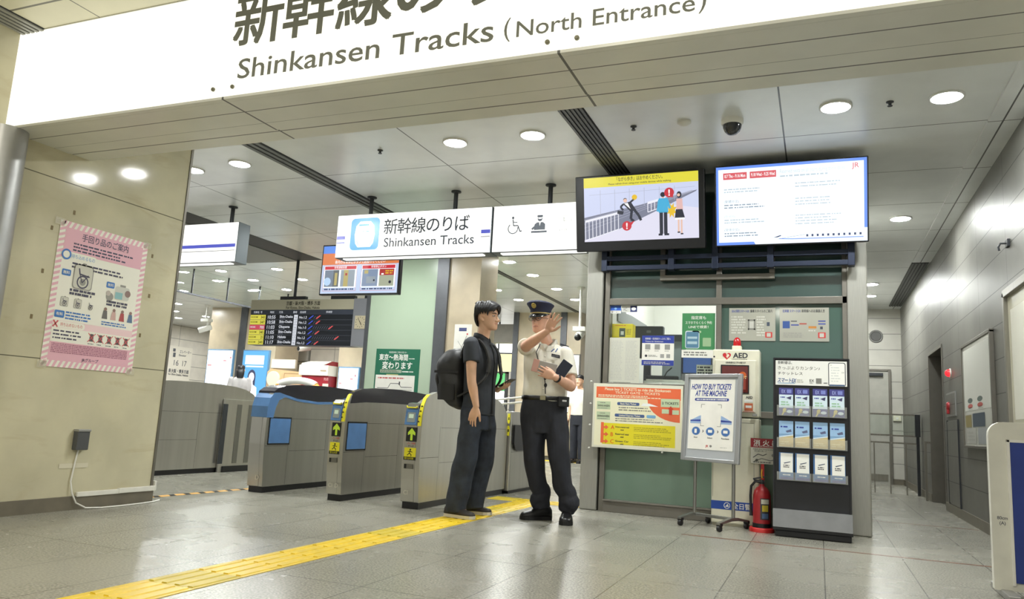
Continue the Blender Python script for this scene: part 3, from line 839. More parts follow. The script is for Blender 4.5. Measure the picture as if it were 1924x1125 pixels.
# ------------------------------------------------------------------ tilted screen left, behind the track sign
t, a, w, h = screen('info_screen', 'small hanging screen with orange header and four photos behind the track sign', -5.60, -4.50, 2.155, 2.775, 7.50, 7.50, (0.018, 0.018, 0.018, 0.018), glow((196, 212, 240), 0.95))
a.rect(0, 0.84 * h, w, 0.16 * h, glow((92, 144, 236), 0.95), 1).rect(0, 0.60 * h, w, 0.25 * h, glow((226, 128, 74), 0.95), 1)
a.text('乗車中の車内防犯カメラ作動中です', 0.5 * w, 0.70 * h, 0.04, whi, 2, w=0.46 * w, align='C', bold=0.01).text('車内の非常停止ボタンでお知らせください', 0.5 * w, 0.625 * h, 0.046, whi, 2, w=0.66 * w, align='C', bold=0.01)
ir = glow((212, 52, 66), 0.9)
for x, s in ((0.03, '非常通報装置'), (0.53, '非常停止ボタン')):
    a.rect(x * w, 0.12 * h, 0.44 * w, 0.46 * h, pagew, 1).rect((x + 0.01) * w, 0.50 * h, 0.42 * w, 0.07 * h, ir, 2).text(s, (x + 0.22) * w, 0.52 * h, 0.03, whi, 3, align='C', bold=0.01)
    a.frame(x * w, 0.05 * h, 0.44 * w, 0.54 * h, 0.003, ir, 2)
    a.greek((x + 0.02) * w, 0.06 * h, 0.40 * w, 0.055 * h, 1, navy_e, 2, 5, ragged=False)
ph = [glow(c, 0.75) for c in ((136, 150, 168), (112, 118, 120), (206, 190, 120), (168, 180, 190), (150, 168, 196), (214, 206, 170), (196, 60, 60), (190, 196, 170))]
a.rect(0.045 * w, 0.14 * h, 0.19 * w, 0.35 * h, ph[0], 2).rect(0.16 * w, 0.14 * h, 0.075 * w, 0.35 * h, ph[1], 3).rect(0.18 * w, 0.17 * h, 0.035 * w, 0.26 * h, ph[2], 4).disc(0.085 * w, 0.25 * h, 0.05, glow((190, 220, 250), 0.9), 3)
a.rect(0.26 * w, 0.14 * h, 0.185 * w, 0.35 * h, ph[3], 2).rect(0.30 * w, 0.14 * h, 0.06 * w, 0.35 * h, ph[2], 3).rect(0.32 * w, 0.37 * h, 0.025 * w, 0.05 * h, ph[6], 4)
a.rect(0.545 * w, 0.14 * h, 0.20 * w, 0.35 * h, ph[4], 2).rect(0.57 * w, 0.40 * h, 0.05 * w, 0.07 * h, ph[2], 3).rect(0.60 * w, 0.20 * h, 0.12 * w, 0.14 * h, ph[3], 3).disc(0.70 * w, 0.26 * h, 0.012, dk, 4)
a.rect(0.765 * w, 0.14 * h, 0.185 * w, 0.35 * h, ph[7], 2).rect(0.765 * w, 0.36 * h, 0.185 * w, 0.13 * h, ph[6], 3).rect(0.79 * w, 0.37 * h, 0.03 * w, 0.03 * h, whi, 4).greek(0.84 * w, 0.38 * h, 0.10 * w, 0.09 * h, 2, starE, 4, 2).disc(0.905 * w, 0.22 * h, 0.018, dk, 4)
a.build('picture', t)
obj('hanger', MB(dark_metal).cyl((-4.99, 7.56, 2.77), (-4.99, 7.56, 3.22), 0.022), t)

# ------------------------------------------------------------------ departure board with clock
t = thing('departure_board', 'hanging departure board listing six trains with yellow and red cells', 'departure board', (-7.6, 10.0, 1.8))
obj('housing', MB(mat('board_dark', (46, 50, 58), 0.45, 0.2)).box(-8.78, 10.0, 1.79, -6.76, 10.22, 2.37), t)
obj('header', MB(mat('board_header', (206, 200, 176), 0.5)).box(-8.78, 9.985, 2.37, -6.76, 10.22, 2.535), t)
obj('hanger', MB(dark_metal).box(-8.25, 10.05, 2.535, -7.75, 10.12, 2.60).box(-7.25, 10.05, 2.535, -6.8, 10.12, 2.60).cyl((-8.0, 10.1, 2.6), (-8.0, 10.1, 3.22), 0.025).cyl((-7.0, 10.1, 2.6), (-7.0, 10.1, 3.22), 0.025), t)
a = Art((-8.78, 9.998, 1.79), (1, 0, 0), (0, 0, 1), (0, -1, 0))
bi = ink((60, 56, 46))
a.mb.m = bi
hd = 12
a.text('京都・新大阪・博多 方面', 1.05, 0.655, 0.075, bi, 26, w=0.66, align='C', bold=0.015).text('For Kyoto, Shin-Osaka, Hakata', 1.05, 0.592, 0.06, bi, 26, w=0.66, align='C', bold=0.01)
bw = glow((224, 228, 236), 0.85); by_ = glow((222, 214, 76), 0.85); br = glow((206, 74, 92), 0.85); bb = glow((66, 86, 205), 0.9); brd = glow((222, 84, 84), 0.9); bgy = glow((110, 116, 130), 0.6)
a.rect(0.0, 0.50, 2.02, 0.08, mat('board_headline', (74, 80, 96), 0.5), 1)
for x, s in ((0.06, '列車名'), (0.20, '号'), (0.40, '時刻'), (0.58, '行先'), (0.86, '番線'), (1.0, '自由席'), (1.5, '停車駅')):
    a.text(s, x, 0.525, 0.04, bw, 2)
rows = [('343', '10:55', 'Shin-Osaka', '16', 'No.1,2', 0, 0), ('347', '10:58', 'Shin-Osaka', '17', 'No.1,2', 0, 0), ('705', '11:03', 'Okayama', '16', 'No.1-3', 1, 6), ('345', '11:05', 'Shin-Osaka', '17', 'No.1,2', 0, 0), ('21', '11:10', 'Hakata', '17', 'No.1,2', 0, 9), ('249', '11:17', 'Shin-Osaka', '16', 'No.1,2', 0, 0)]
for k, (num, tm, dst, trk, cars, isred, stops) in enumerate(rows):
    y = 0.418 - k * 0.083
    a.rect(0.0, y, 0.315, 0.078, br if isred else by_, 1)
    cc = bw if isred else mat('board_olive', (120, 116, 30), 0.5)
    a.text('HIKARI' if isred else 'NOZOMI', 0.015, y + 0.03, 0.035, cc, 2, bold=0.02).text(num, 0.30, y + 0.018, 0.06, cc, 2, align='R', bold=0.02)
    a.text(tm, 0.36, y + 0.014, 0.078, bw, 2, bold=0.012)
    a.text(dst, 0.60, y + 0.03, 0.058, bw, 2, bold=0.02)
    a.greek(0.60, y + 0.003, 0.13, 0.018, 1, bgy, 2, k)
    a.rect(0.885, y, 0.075, 0.078, bw, 1).text(trk, 0.9225, y + 0.018, 0.055, bgy, 2, align='C')
    a.text(cars, 0.99, y + 0.018, 0.055, bw, 2, bold=0.015)
    def slash(x, m, ln=0.085):
        a.poly([(x, y + 0.012), (x + 0.03, y + 0.012), (x + ln, y + 0.066), (x + ln - 0.03, y + 0.066)], m, 2)
    slash(1.17, bb, 0.105)
    for q in range(2 + stops):
        a.poly([(1.27 + q * 0.042, y + 0.014), (1.278 + q * 0.042, y + 0.014), (1.31 + q * 0.042, y + 0.060), (1.30 + q * 0.042, y + 0.060)], bgy, 2)
    slash(1.31 + stops * 0.042, brd, 0.10)
    a.rect(0, y - 0.004, 2.02, 0.003, bgy, 1)
a.build('lettering', t)
t2 = thing('station_clock', 'grey clock column with square cream clock at the right end of departure board', 'clock', (-6.6, 10.0, 1.8))
obj('column', MB(mat('clock_grey', (168, 170, 178), 0.45, 0.3)).box(-6.755, 9.97, 1.79, -6.45, 10.22, 2.54), t2, bevel=0.006)
obj('hanger', MB(dark_metal).box(-6.63, 10.07, 2.54, -6.57, 10.13, 3.22), t2)
obj('face', MB(mat('clock_cream', (228, 216, 184), 0.5)).box(-6.70, 9.955, 2.06, -6.50, 9.97, 2.265), t2)
a = Art((-6.60, 9.9545, 2.1625), (1, 0, 0), (0, 0, 1), (0, -1, 0))
for k in range(12):
    an = k * PI / 6
    a.line([(0.07 * math.sin(an), 0.07 * math.cos(an)), (0.085 * math.sin(an), 0.085 * math.cos(an))], 0.008, bi)
a.build('dial', t2)
a = Art((-6.60, 9.953, 2.1625), (1, 0, 0), (0, 0, 1), (0, -1, 0))
a.line([(0.014, -0.02), (-0.042, 0.06)], 0.008, bi, 1).line([(-0.015, 0.02), (0.025, -0.045)], 0.01, bi, 1)
a.build('hands', t2)
# ------------------------------------------------------------------ ticket gates
fin_black = mat('fin_black', (34, 33, 42), 0.16, spec=0.7)
grey_side = mat('gate_side_grey', (150, 150, 146), 0.35, 0.75, var=0.06, scale=2, stretch=(1, 7, 0.3))
PROFILE = [(0.02, 0.055), (0.0, 0.25), (-0.012, 0.45), (-0.012, 0.65), (0.0, 0.80), (0.022, 0.88), (0.06, 0.94), (0.12, 0.975), (0.22, 1.0), (0.45, 1.022), (0.85, 1.032), (1.25, 1.025), (1.50, 1.012), (1.68, 0.985), (1.82, 0.935), (1.91, 0.86), (1.95, 0.74), (1.955, 0.5), (1.95, 0.055)]
def prof(y0, pts):
    return [(y0 + y, z) for y, z in pts]
def gate(label, x0, x1, kind, y0=5.87):
    xm = x1 - 0.045
    t = thing('ticket_gate', label, 'ticket gate', ((x0 + x1) / 2, y0 + 0.97, 0), 'row of automatic ticket gates')
    obj('plinth', MB(black_plastic).box(x0 + 0.012, y0 + 0.03, 0, x1 - 0.004, y0 + 0.40, 0.058).box(x0 + 0.02, y0 + 0.40, 0, x1 - 0.012, y0 + 1.92, 0.058), t)
    fin = MB(gate_steel).prism(prof(y0, PROFILE), 'X', xm if kind != 'plain' else x0, x1)
    obj('side_panel', fin, t, bevel=0.006)
    if kind != 'plain':
        front = [(0.02, 0.055), (0.0, 0.25), (-0.012, 0.45), (-0.012, 0.70), (0.0, 0.80), (0.03, 0.845), (0.16, 0.885), (0.26, 0.93), (0.45, 0.985), (0.85, 1.0), (1.5, 0.985), (1.80, 0.92), (1.93, 0.74), (1.95, 0.055)]
        obj('body', MB(gate_steel).prism(prof(y0, front), 'X', x0, xm - 0.002), t, bevel=0.008)
    sa = Art((x1 + 0.0008, y0, 0), (0, 1, 0), (0, 0, 1), (1, 0, 0))
    seam_m = mat('gate_seam', (84, 82, 76), 0.5, 0.5)
    sa.line([(0.34, 0.06), (0.34, 0.70)], 0.003, seam_m).line([(0.0, 0.43), (0.34, 0.43)], 0.003, seam_m).line([(0.36, 0.69), (1.9, 0.69)], 0.003, seam_m).line([(0.95, 0.06), (0.95, 0.69)], 0.003, seam_m).line([(0.36, 0.38), (0.95, 0.38)], 0.003, seam_m)
    sa.build('panel_seams', t)
    if kind in ('visor', 'reader_panel'):
        pa = MB(blue_gate).box(x1 - 0.002, y0 + 0.045, 0.455, x1 + 0.003, y0 + 0.345, 0.688)
        pp = obj('blue_hatch', pa, t)
        fr = Art((x1 + 0.001, y0, 0), (0, 1, 0), (0, 0, 1), (1, 0, 0))
        fr.frame(0.028, 0.44, 0.33, 0.262, 0.014, label_black, 1)
        fr.build('hatch_border', pp)
    if kind == 'visor':
        obj('top_shell', MB(fin_black).prism(prof(y0, [(0.05, 0.925), (0.12, 0.93), (0.22, 0.918), (0.42, 0.885), (0.75, 0.868), (1.05, 0.88), (1.25, 0.93), (1.50, 0.965), (1.68, 0.965), (1.68, 0.99), (1.50, 1.018), (1.25, 1.031), (0.85, 1.038), (0.45, 1.028), (0.22, 1.006), (0.12, 0.981), (0.06, 0.946)]), 'X', x0 - 0.004, x1 + 0.004), t, bevel=0.004)
        obj('blue_visor', MB(blue_gate).prism(prof(y0, [(-0.02, 0.695), (0.075, 0.695), (0.10, 0.80), (0.14, 0.865), (0.22, 0.895), (0.42, 0.862), (0.75, 0.845), (1.05, 0.857), (1.25, 0.91), (1.25, 0.935), (1.05, 0.882), (0.75, 0.870), (0.42, 0.887), (0.22, 0.920), (0.14, 0.935), (0.06, 0.93), (0.01, 0.88), (-0.016, 0.80)]), 'X', x0 - 0.006, x1 + 0.006), t, bevel=0.006)
    else:
        sh = [(0.045, 0.865), (0.3, 0.885), (0.66, 0.892), (1.3, 0.892), (1.62, 0.905), (1.68, 0.985), (1.50, 1.014), (1.25, 1.027), (0.85, 1.035), (0.45, 1.025), (0.22, 1.003), (0.12, 0.979), (0.075, 0.955)]
        if kind == 'reader_panel':
            obj('top_shell', MB(fin_black).prism(prof(y0, sh), 'X', xm - 0.003, x1 + 0.003), t, bevel=0.003)
    fa = Art((x0, y0 - 0.0135, 0), (1, 0, 0), (0, 0, 1), (0, -1, 0))
    W = x1 - x0
    gl = ink((214, 210, 196))
    if kind == 'visor':
        fa.o = Vector((x0, y0 + 0.005, 0))
        fa.text('D', 0.10, 0.12, 0.06, gl, 4, bold=0.01)
    if kind in ('reader_panel', 'reader_plain'):
        rd = MB(blue_gate).prism(prof(y0, [(-0.022, 0.705), (0.02, 0.705), (0.03, 0.845), (-0.002, 0.842)]), 'X', x0 + 0.006, xm - 0.006)
        rr = obj('card_reader', rd, t, bevel=0.004)
        ra = Art((x0 + 0.006, y0 - 0.022, 0.705), (1, 0, 0), (0, 0.02, 0.137), (0, -1, 0.15))
        ww = xm - x0 - 0.012
        ra.rrect(0.18 * ww, 0.025, 0.68 * ww, 0.085, 0.006, glow((150, 160, 150), 0.5), 2).rect(0.3 * ww, 0.06, 0.4 * ww, 0.035, glow((205, 225, 190), 0.7), 3)
        ra.build('reader_screen', rr)
        tr = MB(chrome).prism(prof(y0, [(0.0, 0.845), (0.10, 0.875), (0.10, 0.900), (0.035, 0.893), (-0.006, 0.858)]), 'X', x0 + 0.004, xm - 0.006)
        obj('ticket_slot', tr, t, bevel=0.006)
        obj('slot_rim', MB(yellow_label).tube([(x0 + 0.012, y0 - 0.008, 0.868), (x0 + 0.02, y0 - 0.012, 0.855), (xm - 0.02, y0 - 0.012, 0.855), (xm - 0.012, y0 - 0.008, 0.868)], 0.006, 8), t)
        ar = mat('arrow_green', (196, 228, 48), 0.4, emit=0.55)
        fa.rect(0.16 * W, 0.565, 0.62 * W, 0.122, label_black, 1)
        fa.poly([(0.47 * W - 0.011, 0.575), (0.47 * W + 0.011, 0.575), (0.47 * W + 0.011, 0.63), (0.47 * W + 0.036, 0.618), (0.47 * W + 0.036, 0.642), (0.47 * W, 0.68), (0.47 * W - 0.036, 0.642), (0.47 * W - 0.036, 0.618), (0.47 * W - 0.011, 0.63)], ar, 2)
        fa.text('入場', 0.47 * W, 0.543, 0.018, ink((196, 90, 70)), 1, w=0.5 * W, align='C').text('きっぷ', 0.47 * W, 0.520, 0.02, label_black, 1, w=0.3 * W, align='C', bold=0.02)
        fa.rect(0.12 * W, 0.435, 0.66 * W, 0.078, yellow_label, 1).rect(0.10 * W, 0.408, 0.68 * W, 0.028, label_black, 1).text('駆け込み注意', 0.16 * W, 0.415, 0.02, yellow_label, 2, w=0.5 * W)
        cx, cy = 0.46 * W, 0.47
        fa.disc(cx, cy + 0.027, 0.008, label_black, 2).line([(cx, cy + 0.018), (cx - 0.008, cy - 0.004), (cx + 0.012, cy - 0.016), (cx + 0.008, cy - 0.03)], 0.007, label_black, 2).line([(cx - 0.008, cy - 0.004), (cx - 0.028, cy - 0.022)], 0.007, label_black, 2).line([(cx - 0.024, cy + 0.008), (cx - 0.004, cy + 0.012), (cx + 0.022, cy + 0.006)], 0.006, label_black, 2)
        fa.rect(0.16 * W, 0.335, 0.50 * W, 0.040, mat('slot_steel', (120, 118, 110), 0.4, 0.6), 1).rect(0.16 * W, 0.337, 0.14 * W, 0.036, label_black, 2)
        fa.text('CI' if kind == 'reader_panel' else 'CI', 0.22 * W, 0.12, 0.05, gl, -6, bold=0.01)
        if kind == 'reader_panel':
            fa.text('D', 0.66 * W, 0.12, 0.05, gl, -6, bold=0.01)
        ed = Art((xm, y0 - 0.0135, 0), (1, 0, 0), (0, 0, 1), (0, -1, 0))
        e = MB(yellow_label).loft([[(xm + 0.006, y0 + y - 0.004, z), (x1 - 0.008, y0 + y - 0.004, z), (x1 - 0.008, y0 + y + 0.006, z), (xm + 0.006, y0 + y + 0.006, z)] for y, z in ((-0.012, 0.70), (0.0, 0.80), (0.022, 0.88), (0.06, 0.942), (0.12, 0.977))], smooth=False)
        st = obj('edge_strip', e, t)
        for k, (y, z) in enumerate(((-0.008, 0.73), (-0.002, 0.775), (0.006, 0.82), (0.020, 0.862))):
            ed.poly([(0.013, z), (0.037, z + 0.004), (0.025, z + 0.018)], label_black, int((0.0135 - y - 0.0135) / 0.0006) + 28 - k * 9)
        ed.build('edge_marks', st)
    fa.build('front_labels', t)
    return t
gate('plain steel ticket gate farthest left, half behind the stone pier', -6.82, -6.60, 'plain', 5.90)
gate('ticket gate with blue visor and blue hatch, no arrow on its front', -5.0, -4.825, 'visor')
gate('middle ticket gate with green arrow front and blue side hatch', -4.11, -3.953, 'reader_panel')
gate('ticket gate with green arrow front beside the backpacker, plain steel side', -3.345, -3.173, 'reader_plain')
# flap module of the wide gate on the far left
t = thing('gate_flap_cabinet', 'low steel flap cabinet standing against the farthest left gate', 'gate cabinet', (-6.58, 7.45, 0))
obj('body', MB(gate_steel).box(-6.595, 7.20, 0.0, -6.565, 7.76, 0.86), t, bevel=0.006)
for y in (7.18, 7.42, 7.62):
    obj('dark_slot', MB(dark_metal if y < 7.3 else mat('slot_mid_steel', (112, 110, 102), 0.4, 0.5)).box(-6.568, y, 0.10, -6.560, y + 0.075, 0.80), t)
obj('foot_bar', MB(black_plastic).box(-6.58, 7.26, 0.0, -6.55, 7.80, 0.07), t)
# steel cabinet behind the third gate with the folded flap
t = thing('lane_flap_cabinet', 'steel lane cabinet with yellow labels and black bin, behind the uniformed person', 'gate cabinet', (-3.2, 8.4, 0))
obj('body', MB(gate_steel).box(-3.34, 7.84, 0.03, -3.14, 9.0, 0.885), t, bevel=0.008)
obj('plinth', MB(black_plastic).box(-3.32, 7.87, 0, -3.15, 8.98, 0.03), t)
obj('flap_door', MB(black_plastic).prism([(7.90, 0.74), (8.36, 0.74), (8.36, 0.54), (8.32, 0.48), (8.24, 0.455), (8.02, 0.455), (7.94, 0.48), (7.90, 0.54)], 'X', -3.142, -3.115), t, bevel=0.008)
a = Art((-3.34, 7.839, 0), (1, 0, 0), (0, 0, 1), (0, -1, 0))
a.poly([(0.155, 0.62), (0.185, 0.62), (0.185, 0.71), (0.17, 0.735), (0.155, 0.71)], yellow_label).poly([(0.155, 0.86), (0.185, 0.86), (0.185, 0.77), (0.17, 0.745), (0.155, 0.77)], yellow_label)
a.rect(0.164, 0.66, 0.012, 0.03, label_black, 2).rect(0.164, 0.79, 0.012, 0.03, label_black, 2)
a.build('warning_labels', t)
a = Art((-3.139, 7.84, 0), (0, 1, 0), (0, 0, 1), (1, 0, 0))
a.line([(0.03, 0.445), (1.15, 0.445)], 0.004, mat('gate_seam', (84, 82, 76))).line([(0.03, 0.03), (0.03, 0.88)], 0.004, mat('gate_seam', (84, 82, 76)))
a.build('panel_seams', t)

# hazard tape on the floor
a = Art((-5.19, 4.72, 0.0), (0.04, 1, 0), (-1, 0.04, 0), (0, 0, 1))
oy = mat('tape_orange', (226, 176, 96), 0.5)
a.rect(0, -0.045, 1.50, 0.09, oy, 2)
for k in range(9):
    x = 0.06 + k * 0.165
    a.poly([(x, -0.045), (x + 0.06, -0.045), (x + 0.11, 0.045), (x + 0.05, 0.045)], label_black, 3)
tag(a.build('hazard_tape'), 'orange and black striped hazard tape on the floor from pier to gate', 'floor tape')

# ------------------------------------------------------------------ on the stone pier
X0 = -4.938
t = thing('luggage_poster', 'large pink bordered baggage notice poster taped to the stone pier', 'poster', (X0, 3.99, 1.5))
obj('sheet', MB(paper).box(X0, 3.615, 0.992, X0 + 0.003, 4.372, 2.022), t)
a = Art((X0 + 0.003, 3.615, 0.992), (0, 1, 0), (0, 0, 1), (1, 0, 0))
w, h = 0.757, 1.03
pink = ink((228, 178, 190)); pinkd = ink((214, 150, 168)); ivory = ink((238, 236, 222)); txt = ink((74, 72, 92)); bl = ink((64, 120, 190)); og = ink((150, 148, 140)); rdp = ink((206, 92, 96)); pkt = ink((168, 110, 130))
a.rect(0, 0, w, h, ivory, 1)
n = 26
for k in range(n):                                            # striped border
    s = h / n
    for x in (0, w - 0.045):
        a.poly([(x, k * s), (x + 0.045, k * s + s * 0.5), (x + 0.045, k * s + s), (x, k * s + s * 0.5)], pink, 2)
for k in range(18):
    s = w / 18
    for y in (0, h - 0.045):
        a.poly([(k * s, y), (k * s + s * 0.5, y), (k * s + s, y + 0.045), (k * s + s * 0.5, y + 0.045)], pink, 2)
a.rect(0.045, h - 0.22, w - 0.09, 0.175, pink, 3).rect(0.045, 0.045, w - 0.09, 0.19, pink, 3)
a.text('手回り品のご案内', w / 2, h - 0.112, 0.06, txt, 4, w=0.40, align='C', bold=0.012)
a.greek(0.12, h - 0.205, 0.52, 0.07, 3, txt, 4, 2, fill=0.5)
a.arc(0.075, h - 0.235, 0.032, 0.012, 0, 360, bl, 6, 24).rrect(0.05, h - 0.262, 0.27, 0.05, 0.02, ivory, 4).text('持ち込めるもの', 0.115, h - 0.25, 0.032, ink((90, 150, 200)), 5, w=0.19)
a.greek(0.13, h - 0.325, 0.52, 0.05, 2, txt, 4, 3, fill=0.5)
a.rrect(0.06, 0.645, 0.07, 0.045, 0.008, bl, 4).text('無料', 0.095, 0.658, 0.026, ivory, 5, align='C', bold=0.01).rrect(0.43, 0.62, 0.07, 0.045, 0.008, bl, 4).text('無料', 0.465, 0.633, 0.026, ivory, 5, align='C', bold=0.01)
def bike(x, y, s, bag=True):
    if bag:
        a.rrect(x - 0.10 * s, y - 0.02 * s, 0.32 * s, 0.36 * s, 0.05 * s, og, 4).rrect(x - 0.085 * s, y - 0.005 * s, 0.29 * s, 0.33 * s, 0.045 * s, ink((206, 204, 190)), 5).rect(x + 0.03 * s, y + 0.34 * s, 0.06 * s, 0.025 * s, og, 4)
    a.arc(x + 0.06 * s, y + 0.09 * s, 0.085 * s, 0.02 * s, 0, 360, txt, 6, 18).disc(x + 0.06 * s, y + 0.09 * s, 0.05 * s, og, 6).line([(x - 0.02 * s, y + 0.28 * s), (x, y + 0.20 * s), (x + 0.16 * s, y + 0.18 * s)], 0.02 * s, txt, 7).line([(x, y + 0.2 * s), (x + 0.05 * s, y + 0.08 * s), (x + 0.14 * s, y + 0.2 * s)], 0.014 * s, txt, 7)
bike(0.20, 0.575, 0.5)
a.greek(0.14, 0.515, 0.24, 0.05, 2, txt, 4, 5, fill=0.7)
a.rrect(0.51, 0.545, 0.13, 0.10, 0.02, ink((206, 206, 196)), 4).rect(0.515, 0.55, 0.065, 0.05, ink((140, 186, 188)), 5).disc(0.625, 0.60, 0.026, ink((140, 116, 110)), 5).disc(0.47, 0.555, 0.032, og, 4).disc(0.455, 0.58, 0.02, ink((190, 180, 170)), 5).rect(0.55, 0.645, 0.05, 0.016, og, 4)
a.greek(0.45, 0.485, 0.21, 0.045, 2, txt, 4, 6, fill=0.7)
for k in range(3):
    bike(0.10 + k * 0.105, 0.43, 0.19, k < 2)
for k, c in enumerate(((110, 108, 104), (206, 170, 160), (176, 80, 80), (96, 120, 150))):
    x = 0.45 + k * 0.075
    a.disc(x, 0.458, 0.013, ink((150, 120, 110)), 4).poly([(x - 0.024, 0.385), (x + 0.024, 0.385), (x + 0.015, 0.447), (x - 0.015, 0.447)], ink(c), 4)
a.rrect(0.05, 0.345, 0.075, 0.05, 0.008, bl, 4).text('有料', 0.0875, 0.36, 0.026, ivory, 5, align='C', bold=0.02)
a.greek(0.135, 0.335, 0.25, 0.065, 3, bl, 4, 8, fill=0.5).greek(0.43, 0.335, 0.24, 0.035, 2, bl, 4, 9, fill=0.5)
a.rect(0.045, 0.275, w - 0.09, 0.05, ink((236, 206, 206)), 3)
a.line([(0.05, 0.277), (0.085, 0.322)], 0.01, rdp, 6).line([(0.085, 0.277), (0.05, 0.322)], 0.01, rdp, 6).rrect(0.05, 0.277, 0.25, 0.045, 0.018, ivory, 4).text('持ち込めないもの', 0.105, 0.289, 0.03, rdp, 5, w=0.175)
a.rect(0.045, 0.175, w - 0.09, 0.10, ivory, 4)
a.greek(0.06, 0.19, 0.25, 0.075, 3, txt, 5, 11, fill=0.42)
for k in range(5):
    x = 0.365 + k * 0.075
    a.poly([(x - 0.018, 0.205), (x + 0.018, 0.205), (x + 0.014, 0.26), (x - 0.014, 0.26)], ink((96, 84, 84)), 5).line([(x - 0.03, 0.20), (x + 0.03, 0.265)], 0.006, rdp, 6).line([(x + 0.03, 0.20), (x - 0.03, 0.265)], 0.006, rdp, 6).greek(x - 0.025, 0.182, 0.05, 0.01, 1, txt, 5, k)
a.greek(0.06, 0.098, 0.63, 0.07, 6, pkt, 5, 14, ragged=False).text('JRグループ', w / 2, 0.055, 0.028, txt, 5, align='C', bold=0.02)
a.build('printing', t)
film = mat('clear_film', (226, 220, 200), 0.3, alpha=0.3)
for (y, z) in ((3.60, 2.0), (4.36, 2.0), (3.62, 1.0), (4.35, 1.0)):
    obj('tape_corner', MB(film).box(X0 + 0.0075, y - 0.03, z - 0.02, X0 + 0.008, y + 0.04, z + 0.03), t)

t = thing('outlet_box', 'small dark grey outlet box low on the stone pier', 'outlet box', (X0, 3.995, 0.49))
obj('case', MB(mat('box_grey', (92, 94, 96), 0.4, 0.3)).box(X0, 3.947, 0.42, X0 + 0.05, 4.045, 0.555), t, bevel=0.006)
obj('top_cover', MB(alu).box(X0, 3.945, 0.55, X0 + 0.056, 4.047, 0.566), t, bevel=0.003)
cable = MB(white_plastic)
cable.tube([(X0 + 0.012, 3.995, 0.425), (X0 + 0.008, 3.985, 0.33), (X0 + 0.008, 3.972, 0.2), (X0 + 0.02, 3.985, 0.12), (X0 + 0.03, 4.02, 0.05), (X0 + 0.045, 4.09, 0.012), (X0 + 0.07, 4.20, 0.006), (X0 + 0.075, 4.36, 0.006), (X0 + 0.06, 4.56, 0.006), (X0 + 0.03, 4.72, 0.006), (X0 - 0.02, 4.82, 0.006)], 0.0055, 8)
tag(obj('power_cable', cable), 'thin pale cable hanging from the outlet box and trailing along the floor', 'cable')
tag(obj('cable_cover', MB(mat('cover_white', (224, 222, 212), 0.35, var=0.04)).box(X0, 4.03, 0.088, X0 + 0.022, 4.40, 0.122).box(X0, 4.38, 0.090, X0 + 0.026, 4.72, 0.128).box(X0 - 0.06, 4.715, 0.09, X0 + 0.022, 4.735, 0.165), bevel=0.004), 'whitish cable trunking taped above the pier plinth', 'cable cover')
tag(obj('tape_patch', MB(mat('tape_clear', (214, 208, 186), 0.2)).box(X0, 3.87, 0.292, X0 + 0.0015, 4.10, 0.325)), 'strip of clear tape stuck across the cable on the pier', 'tape')
marks = MB(mat('old_glue', (120, 104, 70), 0.6))
for y, z in ((3.55, 1.93), (3.70, 2.08), (4.42, 1.92), (4.44, 1.6), (4.40, 1.28), (3.53, 1.62), (3.50, 1.30)):
    marks.box(X0 - 0.001, y, z, X0 + 0.001, y + 0.016, z + 0.03)
tag(obj('glue_mark', marks), 'scattered brown glue marks on the stone around the baggage poster', 'stain', kind='stuff')

# ------------------------------------------------------------------ on the right corridor wall
XR = 1.418
t = thing('emergency_lamp', 'small glowing red round lamp on the corridor wall above the call box', 'lamp', (XR, 10.1, 1.6))
obj('base', MB(white_plastic).lathe((1.42, 10.1, 1.6), [(0.055, 0), (0.055, -0.012)], 20, axis='X'), t)
obj('lens', MB(glow((236, 40, 50), 1.6)).lathe((1.408, 10.1, 1.6), [(0.045, 0), (0.043, -0.02), (0.03, -0.04), (0.008, -0.048)], 20, axis='X'), t)
t = thing('call_box', 'recessed call box with red button below the red lamp', 'call box', (XR, 10.05, 1.23))
obj('frame', MB(alu).box(1.405, 9.76, 1.10, 1.42, 10.40, 1.375), t, bevel=0.003)
obj('plate', MB(wall_metal).box(1.402, 9.78, 1.12, 1.407, 10.38, 1.355), t)
obj('red_button', MB(red_paint).lathe((1.402, 10.17, 1.22), [(0.05, 0), (0.05, -0.015), (0.035, -0.03)], 18, axis='X'), t)
obj('red_handset', MB(red_paint).box(1.375, 10.14, 1.13, 1.402, 10.21, 1.20), t, bevel=0.006)
t = thing('hose_cabinet', 'flush steel hose cabinet door below the call box in the corridor', 'wall cabinet', (XR, 10.05, 0.5))
obj('door_panel', MB(wall_metal).box(1.408, 9.67, 0.11, 1.42, 10.42, 1.05), t, bevel=0.003)
obj('edge_frame', MB(dark_metal).box(1.404, 10.42, 0.10, 1.42, 10.435, 1.06).box(1.404, 9.655, 0.10, 1.42, 9.67, 1.06), t)
t = thing('wall_notice', 'steel framed glossy notice with pale sheets on the corridor wall', 'notice board', (XR, 8.4, 1.3))
obj('frame', MB(frame_metal).box(1.385, 9.14, 0.77, 1.42, 9.17, 1.80).box(1.385, 7.68, 0.77, 1.42, 7.71, 1.80).box(1.385, 7.68, 1.78, 1.42, 9.17, 1.81).box(1.385, 7.68, 0.76, 1.42, 9.17, 0.785), t, bevel=0.003)
obj('backing', MB(mat('notice_pale', (206, 206, 198), 0.12)).box(1.398, 7.71, 0.785, 1.42, 9.14, 1.78), t)
a = Art((1.397, 9.13, 0.785), (0, -1, 0), (0, 0, 1), (-1, 0, 0))
gs = ink((176, 176, 170)); rs = ink((190, 96, 90)); gn = ink((96, 108, 104))
a.rect(0.05, 0.34, 1.3, 0.62, ink((216, 216, 208)), 1)
